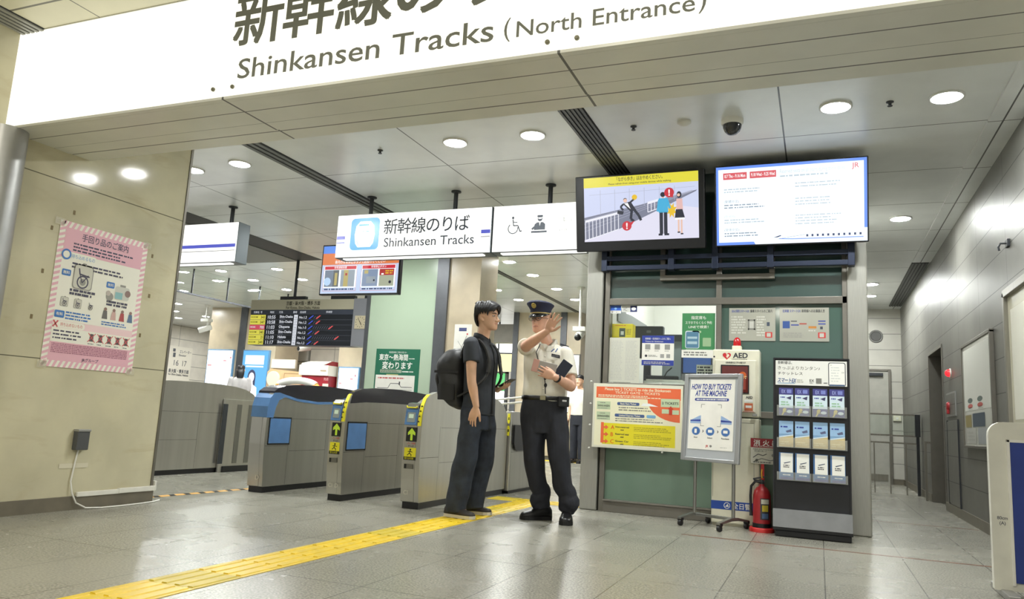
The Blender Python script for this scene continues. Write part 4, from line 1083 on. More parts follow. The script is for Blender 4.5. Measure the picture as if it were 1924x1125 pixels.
for k in range(2):
    a.disc(0.35 + k * 0.5, 0.44, 0.13, gn, 2, ry=0.025).disc(0.35 + k * 0.5, 0.385, 0.13, rs, 2, ry=0.022).greek(0.25 + k * 0.5, 0.345, 0.25, 0.03, 2, gs, 2, k)
a.rect(0.06, 0.18, 0.32, 0.12, ink((150, 138, 90)), 2).rect(0.45, 0.18, 0.6, 0.13, ink((70, 82, 96)), 2).rect(0.1, 0.02, 0.5, 0.15, ink((190, 190, 184)), 2).rect(0.7, 0.02, 0.5, 0.15, ink((160, 164, 166)), 2).greek(0.15, 0.04, 0.4, 0.1, 3, gs, 3, 4)
a.build('printing', t)
t = thing('poster_case', 'tall steel poster case at the right edge beside the white barrier', 'poster case', (XR, 6.3, 1.4))
obj('frame', MB(steel).box(1.36, 6.95, 0.62, 1.42, 7.0, 2.0).box(1.36, 5.2, 1.96, 1.42, 7.0, 2.02), t, bevel=0.004)
obj('panel', MB(mat('case_pale', (196, 192, 170), 0.1)).box(1.39, 5.2, 0.62, 1.42, 6.95, 1.96), t)
a = Art((1.389, 6.9, 0.7), (0, -1, 0), (0, 0, 1), (-1, 0, 0))
a.rect(0.03, 0.05, 0.7, 0.17, ink((186, 180, 96)), 1).rect(0.03, 0.30, 0.7, 0.85, ink((206, 204, 190)), 1)
a.build('printing', t)
t = thing('pipe_bracket', 'small metal wall hook high on the right corridor wall', 'hook', (XR, 6.9, 2.4))
hp = Vector((1.42, 6.95, 2.42))
obj('plate', MB(dark_metal).box(1.40, 6.91, 2.37, 1.42, 7.0, 2.43), t, bevel=0.003)
obj('hook', MB(dark_metal).tube([(1.40, 6.95, 2.40), (1.36, 6.95, 2.40), (1.345, 6.95, 2.37), (1.35, 6.95, 2.34)], 0.008, 8), t)
t = thing('wall_speaker', 'round grey wall grille above the corridor end door', 'vent', (1.0, 15.7, 2.7))
obj('ring', MB(mat('vent_grey', (140, 140, 136), 0.5)).lathe((1.0, 15.7, 2.70), [(0.12, 0), (0.12, -0.02), (0.10, -0.025), (0.09, -0.01)], 28, axis='Y'), t)
obj('mesh_disc', MB(mat('vent_dark', (104, 104, 102), 0.6)).lathe((1.0, 15.69, 2.70), [(0.092, 0), (0.08, -0.012)], 28, axis='Y'), t)
t = thing('switch_box', 'small cream box on the corridor end wall beside the door', 'switch box', (1.32, 15.7, 1.19))
obj('case', MB(cream_plastic).box(1.255, 15.66, 1.14, 1.385, 15.70, 1.24), t, bevel=0.006)
obj('button', MB(white_plastic).box(1.30, 15.65, 1.17, 1.34, 15.66, 1.21), t)
# glass railing with gate across the corridor
t = thing('corridor_railing', 'low steel railing with glass upper panel across the corridor end', 'railing', (0.9, 13.0, 0))
rs_ = MB(steel)
for z in (1.18, 0.865, 0.755):
    rs_.box(0.40, 12.985, z - 0.012, 1.36, 13.015, z + 0.012)
obj('rails', rs_, t)
for x in (0.55, 0.77, 0.987, 1.205):
    obj('bar', MB(steel).box(x - 0.009, 12.99, 0.0, x + 0.009, 13.01, 0.75), t)
obj('post', MB(dark_metal).box(1.345, 12.97, 0, 1.385, 13.03, 1.18), t)
obj('lock_box', MB(dark_metal).box(1.33, 12.95, 0.86, 1.40, 13.05, 1.19), t, bevel=0.006)
obj('glass_panel', MB(pane_m).box(0.42, 12.997, 0.88, 1.33, 13.003, 1.17), t)
t = thing('wall_post', 'slim steel gate post with stub rail beside the dark corridor doorway', 'post', (1.37, 12.1, 0))
obj('post', MB(steel).box(1.345, 12.06, 0, 1.375, 12.10, 0.80), t)
obj('stub_rail', MB(steel).box(1.375, 12.065, 0.775, 1.42, 12.095, 0.80), t)

# white barrier board on the right
t = thing('barrier_board', 'white round-cornered barrier board with blue panel at the right picture edge', 'barrier', (1.2, 5.0, 0))
bx0, bx1, bz0, bz1 = 0.872, 1.38, 0.03, 0.93
r = 0.075
out = [(bx0, bz0), (bx1, bz0)] + [(bx1 - r + r * math.cos(math.radians(q)), bz1 - r + r * math.sin(math.radians(q))) for q in range(0, 91, 15)] + [(bx0 + r + r * math.cos(math.radians(q)), bz1 - r + r * math.sin(math.radians(q))) for q in range(90, 181, 15)]
obj('board', MB(mat('barrier_white', (220, 219, 208), 0.4, var=0.03)).prism(out, 'Y', 4.985, 5.035), t, bevel=0.006)
obj('blue_panel', MB(mat('barrier_blue', (42, 62, 138), 0.45, var=0.05)).box(0.972, 4.976, 0.075, 1.30, 4.986, 0.82), t)
obj('panel_rim', MB(white_plastic).box(0.957, 4.972, 0.06, 0.972, 4.986, 0.835).box(0.957, 4.972, 0.82, 1.315, 4.986, 0.835).box(1.30, 4.972, 0.06, 1.315, 4.986, 0.835), t, bevel=0.002)
a = Art((0.872, 4.985, 0.0), (1, 0, 0), (0, 0, 1), (0, -1, 0))
a.text('80cm', 0.026, 0.402, 0.024, ink((90, 92, 100)), 1, w=0.05, bold=0.02).text('(A)', 0.051, 0.375, 0.024, ink((90, 92, 100)), 1, align='C', bold=0.02)
a.build('lettering', t)
for x in (0.90, 1.30):
    obj('foot', MB(alu).box(x, 4.80, 0.0, x + 0.06, 5.25, 0.035), t, bevel=0.006)
# ------------------------------------------------------------------ notices on the office front
def sheet(name, label, x0, z0, x1, z1, y=7.14, color=paper, cat='poster', th=0.003):
    o = obj(name, MB(color).box(x0, y - th, z0, x1, y, z1), loc=((x0 + x1) / 2, y, z0))
    tag(o, label, cat)
    return o, Art((x0, y - th, z0), (1, 0, 0), (0, 0, 1), (0, -1, 0)), x1 - x0, z1 - z0
tk = ink((52, 54, 60)); gy = ink((128, 128, 122)); lg = ink((190, 190, 182)); wh = ink((240, 240, 234)); nv = ink((44, 62, 150)); rd = ink((200, 60, 56))
t = thing('fare_poster', 'wide orange and yellow ticket guide poster on a clear panel, office front', 'poster', (-1.57, 7.05, 0.6))
obj('acrylic_panel', MB(mat('acrylic', (226, 224, 206), 0.06, spec=0.6)).box(-1.995, 7.045, 0.585, -1.150, 7.055, 1.183), t, bevel=0.002)
for x, z in ((-2.02, 1.20), (-2.02, 0.99), (-2.02, 0.79), (-2.02, 0.575), (-1.36, 1.20), (-1.33, 0.575)):
    obj('stud', MB(white_plastic).lathe((x, 7.06, z), [(0.008, 0), (0.008, -0.02), (0.005, -0.026)], 12, axis='Y'), t)
a = Art((-1.995, 7.045, 0.585), (1, 0, 0), (0, 0, 1), (0, -1, 0))
w, h = 0.845, 0.598
orng = ink((232, 108, 66)); orl = ink((238, 150, 104)); yl = ink((228, 214, 40)); cr = ink((236, 232, 200)); mint = ink((190, 206, 170)); slate = ink((70, 92, 140))
a.rect(0.02, 0.02, w - 0.03, h - 0.05, cr, 1).rect(0.03, h - 0.135, w - 0.05, 0.105, orng, 2)
a.text('Please buy 2 TICKETS to ride the Shinkansen', w / 2, h - 0.062, 0.036, cr, 3, w=0.62, align='C', bold=0.015).text('TICKET GATE - TICKETS', w / 2, h - 0.092, 0.03, cr, 3, w=0.42, align='C', bold=0.01).greek(0.05, h - 0.13, 0.6, 0.028, 2, cr, 3, 3)
pts = [(w - 0.025, h - 0.135), (w - 0.33, h - 0.135)] + [(w - 0.025 - 0.30 * math.cos(q * PI / 20), h - 0.135 - 0.20 * math.sin(q * PI / 20)) for q in range(0, 11)]
a.poly(pts, orng, 2)
for x, y in ((0.04, 0.355), (0.04, 0.258)):
    a.rect(x, y, 0.13, 0.075, mint, 3).text('SHINKANSEN', x + 0.065, y + 0.025, 0.026, tk, 4, w=0.115, align='C', bold=0.02).greek(x + 0.03, y + 0.055, 0.07, 0.012, 1, gy, 4, 1).greek(x + 0.01, y + 0.006, 0.1, 0.01, 1, gy, 4, 2)
a.rect(0.645, 0.40, 0.17, 0.075, mint, 4).text('2 TICKETS', 0.73, 0.425, 0.03, tk, 5, w=0.15, align='C', bold=0.02).rect(0.655, 0.34, 0.07, 0.04, mint, 4).rect(0.745, 0.335, 0.065, 0.04, mint, 4)
a.poly([(0.72, 0.33), (0.75, 0.33), (0.75, 0.38), (0.762, 0.38), (0.735, 0.41), (0.708, 0.38), (0.72, 0.38)], ink((206, 66, 40)), 5)
a.rrect(0.235, 0.40, 0.21, 0.028, 0.01, slate, 3).text('Basic Fare Ticket', 0.34, 0.407, 0.022, cr, 4, w=0.15, align='C', bold=0.02).poly([(0.46, 0.40), (0.62, 0.40), (0.54, 0.425), (0.48, 0.425)], ink((236, 238, 236)), 3).greek(0.25, 0.345, 0.34, 0.045, 2, gy, 3, 7, fill=0.4)
a.rrect(0.215, 0.292, 0.28, 0.028, 0.01, slate, 3).text('Limited Express Ticket', 0.355, 0.299, 0.022, cr, 4, w=0.2, align='C', bold=0.02).rrect(0.515, 0.292, 0.085, 0.028, 0.01, ink((120, 170, 206)), 3).greek(0.22, 0.245, 0.46, 0.04, 2, gy, 3, 8, fill=0.4)
a.rect(0.10, 0.035, 0.68, 0.195, yl, 2)
for k, (L_, s) in enumerate((('A', 'Non-reserved'), ('B', 'Reserved seat'), ('C', 'Green Car'))):
    y = 0.19 - k * 0.065
    a.text(L_, 0.18, y - 0.015, 0.05, ink((226, 84, 30)), 3, bold=0.01).text(s, 0.29, y, 0.022, tk, 3, w=0.13, align='C', bold=0.02).text('seat', 0.29, y - 0.024, 0.02, tk, 3, align='C', bold=0.02).greek(0.40, y - 0.028, 0.35, 0.045, 3, ink((160, 150, 40)), 3, 30 + k, fill=0.4)
    a.poly([(0.10, y - 0.008), (0.13, y - 0.008), (0.13, y - 0.022), (0.16, y), (0.13, y + 0.022), (0.13, y + 0.008), (0.10, y + 0.008)], orng, 4)
a.rect(0.085, 0.045, 0.028, 0.19, orng, 3)
a.build('printing', t)

o, a, w, h = sheet('green_app_poster', 'green app poster with blue phone picture, office window beside the mullion', -1.185, 1.528, -0.885, 1.868, color=mat('poster_green', (64, 134, 84), 0.5))
a.text('指定席も', w / 2, h - 0.055, 0.035, wh, 1, align='C', bold=0.01).text('スマホでらくらく予約', w / 2, h - 0.10, 0.03, wh, 1, w=0.24, align='C', bold=0.01).text('LINEで検索！', w / 2, h - 0.14, 0.03, wh, 1, w=0.18, align='C', bold=0.01)
a.rrect(0.03, 0.01, 0.13, 0.165, 0.018, ink((206, 218, 220)), 1).rrect(0.037, 0.015, 0.116, 0.15, 0.012, ink((84, 128, 156)), 2).rect(0.05, 0.05, 0.09, 0.025, ink((170, 196, 206)), 3).rect(0.05, 0.10, 0.09, 0.02, ink((170, 196, 206)), 3).rrect(0.19, 0.03, 0.075, 0.08, 0.006, ink((150, 180, 140)), 1).rrect(0.095, h - 0.185, 0.08, 0.02, 0.006, ink((170, 196, 160)), 1)
a.build('printing', o)
sheet('caption_strip', 'white caption strip under the green app poster', -1.187, 1.452, -0.885, 1.524, cat='label')[1].greek(0.02, 0.015, 0.26, 0.045, 2, gy, 1, 3).build('printing', bpy.data.objects['caption_strip'])
o, a, w, h = sheet('timetable_sheet', 'pale sheet of small print in two columns, left end of the office window', -1.878, 1.205, -1.58, 1.632, color=mat('paper_grey', (206, 206, 192), 0.6))
a.greek(0.02, 0.02, 0.125, 0.38, 26, lg, 1, 4, fill=0.5).greek(0.16, 0.02, 0.12, 0.38, 26, lg, 1, 5, fill=0.5)
a.build('printing', o)
o, a, w, h = sheet('code_board', 'blue bordered white board with three grey squares on the office glass', -1.560, 1.372, -1.258, 1.655, y=7.142)
a.rect(0, h - 0.072, w, 0.072, nv, 1).rect(0, 0, w, 0.05, nv, 1).text('新幹線・在来線きっぷのご購入', 0.03, h - 0.038, 0.022, wh, 2, w=0.24).text('Tickets for Shinkansen', 0.03, h - 0.062, 0.018, wh, 2, w=0.17).greek(0.02, 0.01, 0.26, 0.028, 2, lg, 2, 3)
for x in (0.03, 0.12, 0.215):
    a.rect(x, 0.15, 0.05, 0.05, ink((150, 150, 146)), 1).greek(x, 0.132, 0.04, 0.01, 1, gy, 1, 2)
for x in (0.175, 0.232):
    a.rect(x, 0.072, 0.036, 0.036, ink((160, 160, 156)), 1)
a.disc(0.04, 0.09, 0.012, tk, 1).greek(0.06, 0.08, 0.09, 0.02, 2, gy, 1, 9)
a.build('printing', o)
sheet('window_sticker', 'small blue and white sticker in the upper left corner of office window', -1.880, 1.868, -1.775, 1.945, color=mat('sticker_blue', (46, 92, 190), 0.45), cat='sticker')[1].rect(0.0, 0.0, 0.105, 0.028, wh, 1).text('駅ではこ', 0.052, 0.006, 0.022, tk, 2, w=0.08, align='C').disc(0.052, 0.048, 0.012, ink((130, 180, 220)), 1).build('printing', bpy.data.objects['window_sticker'])
o, a, w, h = sheet('card_sticker', 'grey and navy card sticker beside the blue corner sticker on office window', -1.768, 1.882, -1.617, 1.942, color=mat('sticker_grey', (206, 206, 202), 0.5), cat='sticker')
a.rect(0.085, 0, w - 0.085, h, ink((52, 60, 112)), 1).disc(0.118, 0.03, 0.022, wh, 2, ry=0.016).text('IC', 0.02, 0.012, 0.04, gy, 1, bold=0.01)
a.build('printing', o)
for nm, lab, x0, x1 in (('booking_notice', 'left of two pale laminated notices on the green glass above rack', -0.760, -0.358), ('train_notice', 'right pale laminated notice with blue train picture on the green glass', -0.322, 0.086)):
    o, a, w, h = sheet(nm, lab, x0, 1.615, x1, 1.915, color=mat('laminate', (168, 168, 156), 0.15), cat='notice')
    a.text('EX-IC専用 スマートEX' if nm == 'booking_notice' else '在来線 スマートEX', 0.025, h - 0.04, 0.03, nv, 1, w=0.15, bold=0.015).text('乗車スタイルのご案内' if nm == 'booking_notice' else '新幹線へのお乗換え方', 0.185, h - 0.04, 0.03, tk, 1, w=0.19, bold=0.015)
    if nm == 'booking_notice':
        a.greek(0.02, 0.06, 0.13, 0.17, 7, ink((196, 196, 186)), 1, 4).frame(0.165, 0.10, 0.065, 0.095, 0.012, gy, 1).rect(0.18, 0.115, 0.035, 0.06, lg, 1).greek(0.24, 0.04, 0.08, 0.19, 8, ink((196, 196, 186)), 1, 6).rect(0.328, 0.135, 0.025, 0.035, ink((70, 80, 96)), 1).rect(0.315, 0.03, 0.06, 0.05, rd, 1).rect(0.328, 0.038, 0.034, 0.034, lg, 2)
    else:
        a.rect(0.025, 0.115, 0.06, 0.065, ink((56, 84, 146)), 1).rect(0.095, 0.175, 0.05, 0.008, tk, 1).rect(0.095, 0.140, 0.065, 0.010, nv, 1).rect(0.165, 0.150, 0.06, 0.012, ink((170, 80, 70)), 1).rect(0.24, 0.115, 0.065, 0.020, ink((196, 130, 60)), 1).rect(0.32, 0.175, 0.06, 0.010, nv, 1).rect(0.32, 0.150, 0.06, 0.010, nv, 1).rect(0.335, 0.108, 0.022, 0.024, ink((60, 66, 80)), 1).rect(0.318, 0.03, 0.062, 0.05, rd, 1).rect(0.33, 0.038, 0.036, 0.034, lg, 2).greek(0.03, 0.03, 0.2, 0.05, 3, ink((146, 146, 138)), 1, 8).greek(0.24, 0.085, 0.06, 0.02, 1, ink((196, 196, 186)), 1, 2)
    a.build('printing', o)

# ------------------------------------------------------------------ inside the office
t = thing('office_counter', 'grey office counter behind the ticket window', 'counter', (-1.3, 7.5, 0))
obj('worktop', MB(mat('counter_grey', (150, 152, 150), 0.4)).box(-1.925, 7.21, 1.16, 0.2, 7.95, 1.20), t, bevel=0.004)
obj('front_board', MB(mat('counter_front', (120, 122, 120), 0.5)).box(-1.925, 7.24, 0, 0.2, 7.27, 1.16), t)
t = thing('yellow_box', 'yellow box with black character-free mascot panel inside the office window', 'box', (-1.77, 7.26, 1.6))
t['label'] = 'yellow box with dark printed panel standing at left in the office window'
obj('carton', MB(mat('box_yellow', (222, 200, 44), 0.5)).box(-1.876, 7.20, 1.637, -1.668, 7.32, 1.775), t, bevel=0.003)
a = Art((-1.876, 7.20, 1.637), (1, 0, 0), (0, 0, 1), (0, -1, 0))
a.rect(0.075, 0.01, 0.06, 0.085, ink((60, 70, 60)), 1).rect(0.09, 0.03, 0.03, 0.035, lg, 2).greek(0.03, 0.115, 0.15, 0.012, 1, rd, 1, 1).greek(0.145, 0.03, 0.05, 0.06, 4, ink((150, 130, 40)), 1, 2)
a.build('printing', t)
obj('stand', MB(mat('stand_grey', (120, 124, 126), 0.5)).box(-1.85, 7.22, 1.2, -1.70, 7.30, 1.637), t)
mgrey = mat('machine_grey', (86, 90, 98), 0.5, var=0.04)
t = thing('office_monitor', 'dark grey monitor back seen through the office window', 'monitor', (-1.6, 7.6, 1.2))
obj('casing', MB(mgrey).box(-1.765, 7.58, 1.48, -1.445, 7.66, 1.805), t, bevel=0.012)
obj('stand', MB(mgrey).box(-1.64, 7.60, 1.2, -1.57, 7.64, 1.50), t)
a = Art((-1.765, 7.58, 1.48), (1, 0, 0), (0, 0, 1), (0, -1, 0))
a.rrect(0.15, 0.255, 0.045, 0.025, 0.006, ink((140, 144, 150)), 1)
a.build('badge', t)
t = thing('ticket_printer', 'tall dark grey ticket machine right of the blue bordered board', 'machine', (-1.35, 7.55, 1.2))
obj('casing', MB(mgrey).box(-1.435, 7.50, 1.2, -1.245, 7.75, 1.712), t, bevel=0.01)
obj('side_panel', MB(mat('machine_light', (140, 146, 152), 0.5)).box(-1.43, 7.492, 1.22, -1.25, 7.50, 1.64), t)
t = thing('blue_screen', 'small blue operator display low in the office window', 'screen', (-1.17, 7.55, 1.2))
obj('casing', MB(mgrey).box(-1.245, 7.54, 1.33, -0.96, 7.60, 1.50), t, bevel=0.006)
obj('display', MB(glow((66, 110, 190), 0.5)).box(-1.235, 7.535, 1.34, -0.97, 7.54, 1.49), t)
obj('stand', MB(mgrey).box(-1.13, 7.56, 1.2, -1.08, 7.59, 1.34), t)
t = thing('desk_tray', 'white desk tray with papers on the office counter', 'tray', (-1.25, 7.35, 1.2))
obj('tray', MB(white_plastic).box(-1.56, 7.25, 1.2, -1.08, 7.45, 1.235), t, bevel=0.004)
obj('papers', MB(paper).box(-1.54, 7.26, 1.235, -1.2, 7.44, 1.25).box(-1.17, 7.27, 1.235, -1.09, 7.42, 1.275), t)
t = thing('card_terminal', 'small black card terminal with cable on the office counter', 'card reader', (-1.40, 7.5, 1.2))
obj('keypad', MB(soft_black).box(-1.58, 7.455, 1.2, -1.27, 7.495, 1.30), t, bevel=0.01)
obj('cable', MB(soft_black).tube([(-1.44, 7.47, 1.24), (-1.40, 7.40, 1.27), (-1.36, 7.36, 1.33), (-1.31, 7.34, 1.37)], 0.006, 8), t)
t = thing('office_note', 'small white note stand with three lines inside the office window', 'note', (-0.99, 7.3, 1.2))
obj('stand', MB(alu).box(-1.06, 7.30, 1.2, -0.92, 7.33, 1.30), t)
obj('card', MB(paper).box(-1.07, 7.285, 1.30, -0.90, 7.29, 1.40), t)
a = Art((-1.07, 7.285, 1.30), (1, 0, 0), (0, 0, 1), (0, -1, 0))
a.greek(0.01, 0.01, 0.15, 0.08, 3, tk, 1, 4)
a.build('printing', t)
t = thing('office_light', 'bright square ceiling light inside the ticket office', 'ceiling light', (-0.9, 8.3, 2.74))
obj('frame', MB(white_plastic).box(-1.75, 7.9, 2.73, -0.1, 9.0, 2.752), t)
obj('diffuser', MB(mat('office_lamp', (255, 255, 252), 0.4, emit=7.0)).box(-1.7, 7.95, 2.722, -0.15, 8.95, 2.732), t)

# ------------------------------------------------------------------ defibrillator cabinet
t = thing('aed_cabinet', 'tall cream AED cabinet with red lamp on top, office front', 'AED cabinet', (-0.68, 6.92, 0))
cb = cream_plastic
obj('body', MB(cb).box(-0.872, 6.90, 0.02, -0.476, 7.085, 0.915).box(-0.872, 6.90, 0.925, -0.476, 7.085, 1.51), t, bevel=0.012)
obj('plinth', MB(mat('plinth_cream', (196, 192, 172), 0.5)).box(-0.862, 6.92, 0.0, -0.486, 7.08, 0.03), t)
dr = obj('door', MB(cb).box(-0.852, 6.885, 0.965, -0.506, 6.90, 1.417), t, bevel=0.006)
obj('window_pane', MB(mat('aed_window', (104, 44, 38), 0.08, spec=0.7)).box(-0.790, 6.879, 1.135, -0.572, 6.886, 1.362), dr)
obj('window_gasket', MB(black_plastic).box(-0.800, 6.880, 1.125, -0.562, 6.884, 1.135).box(-0.800, 6.880, 1.362, -0.562, 6.884, 1.372).box(-0.800, 6.880, 1.135, -0.790, 6.884, 1.362).box(-0.572, 6.880, 1.135, -0.562, 6.884, 1.362), dr)
obj('handle', MB(alu).box(-0.535, 6.868, 0.935, -0.495, 6.886, 0.955), dr, bevel=0.004)
a = Art((0, 6.884, 0), (1, 0, 0), (0, 0, 1), (0, -1, 0))
oq = mat('aed_orange', (206, 96, 40), 0.4)
a.disc(-0.615, 1.285, 0.03, oq, 10).rect(-0.66, 1.16, 0.07, 0.09, ink((150, 60, 44)), 9).greek(-0.63, 1.25, 0.05, 0.03, 2, ink((230, 200, 140)), 11, 2)
a.text('注意 扉を開けるとブザーが鳴ります', -0.76, 1.385, 0.02, tk, 1, w=0.17, bold=0.015)
a.rect(-0.60, 1.055, 0.07, 0.02, wh, 1).rect(-0.60, 0.98, 0.07, 0.065, ink((206, 110, 70)), 1).rect(-0.59, 1.005, 0.05, 0.02, wh, 2).text('AED', -0.56, 1.085, 0.03, tk, 1, align='C', bold=0.02).rect(-0.61, 0.97, 0.09, 0.004, rd, 1)
a.build('door_labels', dr)
lp = obj('lamp_base', MB(cb).box(-0.712, 6.94, 1.51, -0.634, 7.02, 1.548), t, bevel=0.006)
obj('red_lamp', MB(mat('lamp_red', (190, 24, 30), 0.15, spec=0.7)).lathe((-0.673, 6.98, 1.548), [(0.033, 0), (0.033, 0.03), (0.029, 0.055), (0.018, 0.072), (0.005, 0.078)], 22), lp)
a = Art((0, 6.8995, 0), (1, 0, 0), (0, 0, 1), (0, -1, 0))
hx, hz = -0.752, 1.452
for s, m in ((1, ink((206, 44, 52))), (0.62, ink((236, 226, 206)))):
    pts = []
    for k in range(24):
        q = 2 * PI * k / 24
        pts.append((hx + 0.0022 * s * 16 * math.sin(q) ** 3, hz + 0.0022 * s * (13 * math.cos(q) - 5 * math.cos(2 * q) - 2 * math.cos(3 * q) - math.cos(4 * q))))
    if s == 1:
        a.poly(pts, m, 1)
    else:
        a.poly([(max(x, hx), y) for x, y in pts], m, 2)
a.poly([(hx - 0.008, hz + 0.02), (hx + 0.01, hz + 0.004), (hx, hz), (hx + 0.01, hz - 0.022), (hx - 0.008, hz - 0.004), (hx + 0.002, hz + 0.002)], ink((236, 226, 206)), 3)
a.text('AED', -0.70, 1.436, 0.062, tk, 1, w=0.125, bold=0.03).text('自動体外式除細動器', -0.71, 1.416, 0.016, tk, 1, w=0.13)
a.rect(-0.872, 0.137, 0.395, 0.07, mat('label_blue', (36, 76, 168), 0.4), 1)
a.arc(-0.74, 0.171, 0.024, 0.005, 0, 360, wh, 2, 20).poly([(-0.756, 0.160), (-0.724, 0.160), (-0.733, 0.186)], wh, 2).text('全日警', -0.695, 0.152, 0.052, wh, 2, w=0.15, bold=0.03)
a.line([(-0.86, 0.90), (-0.86, 0.24)], 0.003, gy, 1).line([(-0.52, 0.875), (-0.52, 0.24)], 0.003, gy, 1).line([(-0.86, 0.875), (-0.52, 0.875)], 0.003, gy, 1)
a.disc(-0.86, 1.443, 0.008, tk, 1)
a.build('body_labels', t)

# ------------------------------------------------------------------ wheeled poster stand
t = thing('poster_stand', 'grey framed wheeled poster stand in front of the AED cabinet', 'poster stand', (-0.85, 6.74, 0))
sf = MB(mat('stand_silver', (168, 170, 172), 0.35, 0.5))
u = Vector((1, 0, 0)); yB, yT = 6.72, 6.77
def sp(x, z, d=0.0):
    return Vector((x, yB + (yT - yB) * (z - 0.53) / 0.75 - d, z))
vv = (sp(0, 1.28) - sp(0, 0.53)).normalized(); nn = Vector((1, 0, 0)).cross(vv)
def bar(x0, z0, x1, z1, d=0.014, th=0.012):
    c = (sp(x0, z0) + sp(x1, z1)) / 2
    sf.obox(c, (u, vv, nn), (abs(x1 - x0) / 2, abs(z1 - z0) / 2, d))
bar(-1.097, 0.53, -1.062, 1.28); bar(-0.642, 0.53, -0.607, 1.28); bar(-1.062, 1.245, -0.642, 1.28); bar(-1.062, 0.53, -0.642, 0.562)
obj('frame', sf, t, bevel=0.006)
obj('backing', MB(mat('stand_backing', (176, 180, 184), 0.3)).obox((sp(-1.062, 0.56) + sp(-0.642, 1.25)) / 2 - nn * 0.004, (u, vv, nn), (0.212, 0.346, 0.004)), t)
o_ = sp(-1.045, 0.632) + nn * 0.002
sh_ = obj('sheet', MB(paper).obox(o_ + u * 0.19 + vv * 0.30, (u, vv, nn), (0.19, 0.30, 0.0012)), t)
a = Art(o_ + nn * 0.0014, u, vv, nn)
w, h = 0.38, 0.60
nb = ink((40, 62, 146)); sb_ = ink((92, 134, 190))
a.text('HOW TO BUY TICKETS', w / 2 - 0.012, h - 0.085, 0.066, nb, 1, w=0.335, align='C', bold=0.03, slant=0.15).text('AT THE MACHINE', w / 2 - 0.012, h - 0.142, 0.066, nb, 1, w=0.265, align='C', bold=0.03, slant=0.15)
a.rrect(0.045, h - 0.185, 0.29, 0.024, 0.01, nb, 1).greek(0.06, h - 0.181, 0.26, 0.016, 1, wh, 2, 5, ragged=False)
for sx, sy, q in ((0.105, h - 0.215, 0), (0.275, h - 0.215, 1), (0.105, h - 0.40, 2), (0.275, h - 0.40, 3)):
    dx = 0.03 if q in (0, 2) else -0.03
    dy = -0.03 if q in (0, 1) else 0.03
    a.line([(sx, sy), (sx + dx, sy)], 0.004, gy, 1).line([(sx, sy), (sx, sy + dy)], 0.004, gy, 1)
for d in (1, -1):
    cx = w / 2
    a.poly([(cx + d * 0.085, h - 0.38), (cx + d * 0.175, h - 0.38), (cx + d * 0.175, h - 0.355), (cx + d * 0.10, h - 0.315), (cx + d * 0.085, h - 0.31)], ink((150, 176, 214)), 1).poly([(cx + d * 0.085, h - 0.362), (cx + d * 0.175, h - 0.362), (cx + d * 0.175, h - 0.352), (cx + d * 0.085, h - 0.345)], nb, 2)
for k, x in enumerate((0.068, 0.19, 0.318)):
    a.disc(x, 0.155, 0.036, sb_, 1, 24).disc(x, 0.155, 0.03, ink((64, 108, 172)), 2, 24)
    a.rrect(x - 0.012, 0.137, 0.02, 0.036, 0.003, wh, 3) if k == 0 else a.rect(x - 0.018, 0.145, 0.036, 0.024, wh, 3)
    a.text(('Scan', 'Select', 'Purchase')[k], x, 0.095, 0.018, tk, 1, align='C', bold=0.02)
for x in (0.125, 0.25):
    a.line([(x, 0.165), (x + 0.008, 0.155), (x, 0.145)], 0.006, tk, 1)
a.text('JR', 0.155, 0.022, 0.026, rd, 1, bold=0.02).disc(0.20, 0.032, 0.01, gy, 1).greek(0.28, 0.02, 0.07, 0.01, 1, lg, 1, 3)
a.build('printing', sh_)
leg_m = mat('leg_steel', (150, 150, 146), 0.3, 0.8)
for x in (-0.985, -0.665):
    obj('upright', MB(leg_m).cyl((x, 6.745, 0.085), (x, 6.745, 0.56), 0.013, 14), t)
obj('cross_bar', MB(leg_m).box(-1.0, 6.733, 0.075, -0.65, 6.757, 0.10), t, bevel=0.003)
for x in (-0.985, -0.665):
    f = obj('foot_bar', MB(leg_m).prism([(6.52, 0.055), (6.52, 0.07), (6.70, 0.10), (6.79, 0.10), (6.97, 0.07), (6.97, 0.055), (6.79, 0.075), (6.70, 0.075)], 'X', x - 0.015, x + 0.015), t)
    for y in (6.54, 6.95):
        c_ = obj('caster', MB(black_plastic).lathe((x - 0.014, y, 0.026), [(0.005, 0), (0.024, 0.002), (0.026, 0.008), (0.026, 0.02), (0.024, 0.026), (0.005, 0.028)], 20, axis='X').box(x - 0.018, y - 0.012, 0.045, x + 0.018, y + 0.018, 0.066), t)

t.rotation_euler.z = math.radians(-25.5)
t.scale = (1.16, 1, 1)
t.location = (-0.858, 6.735, 0)

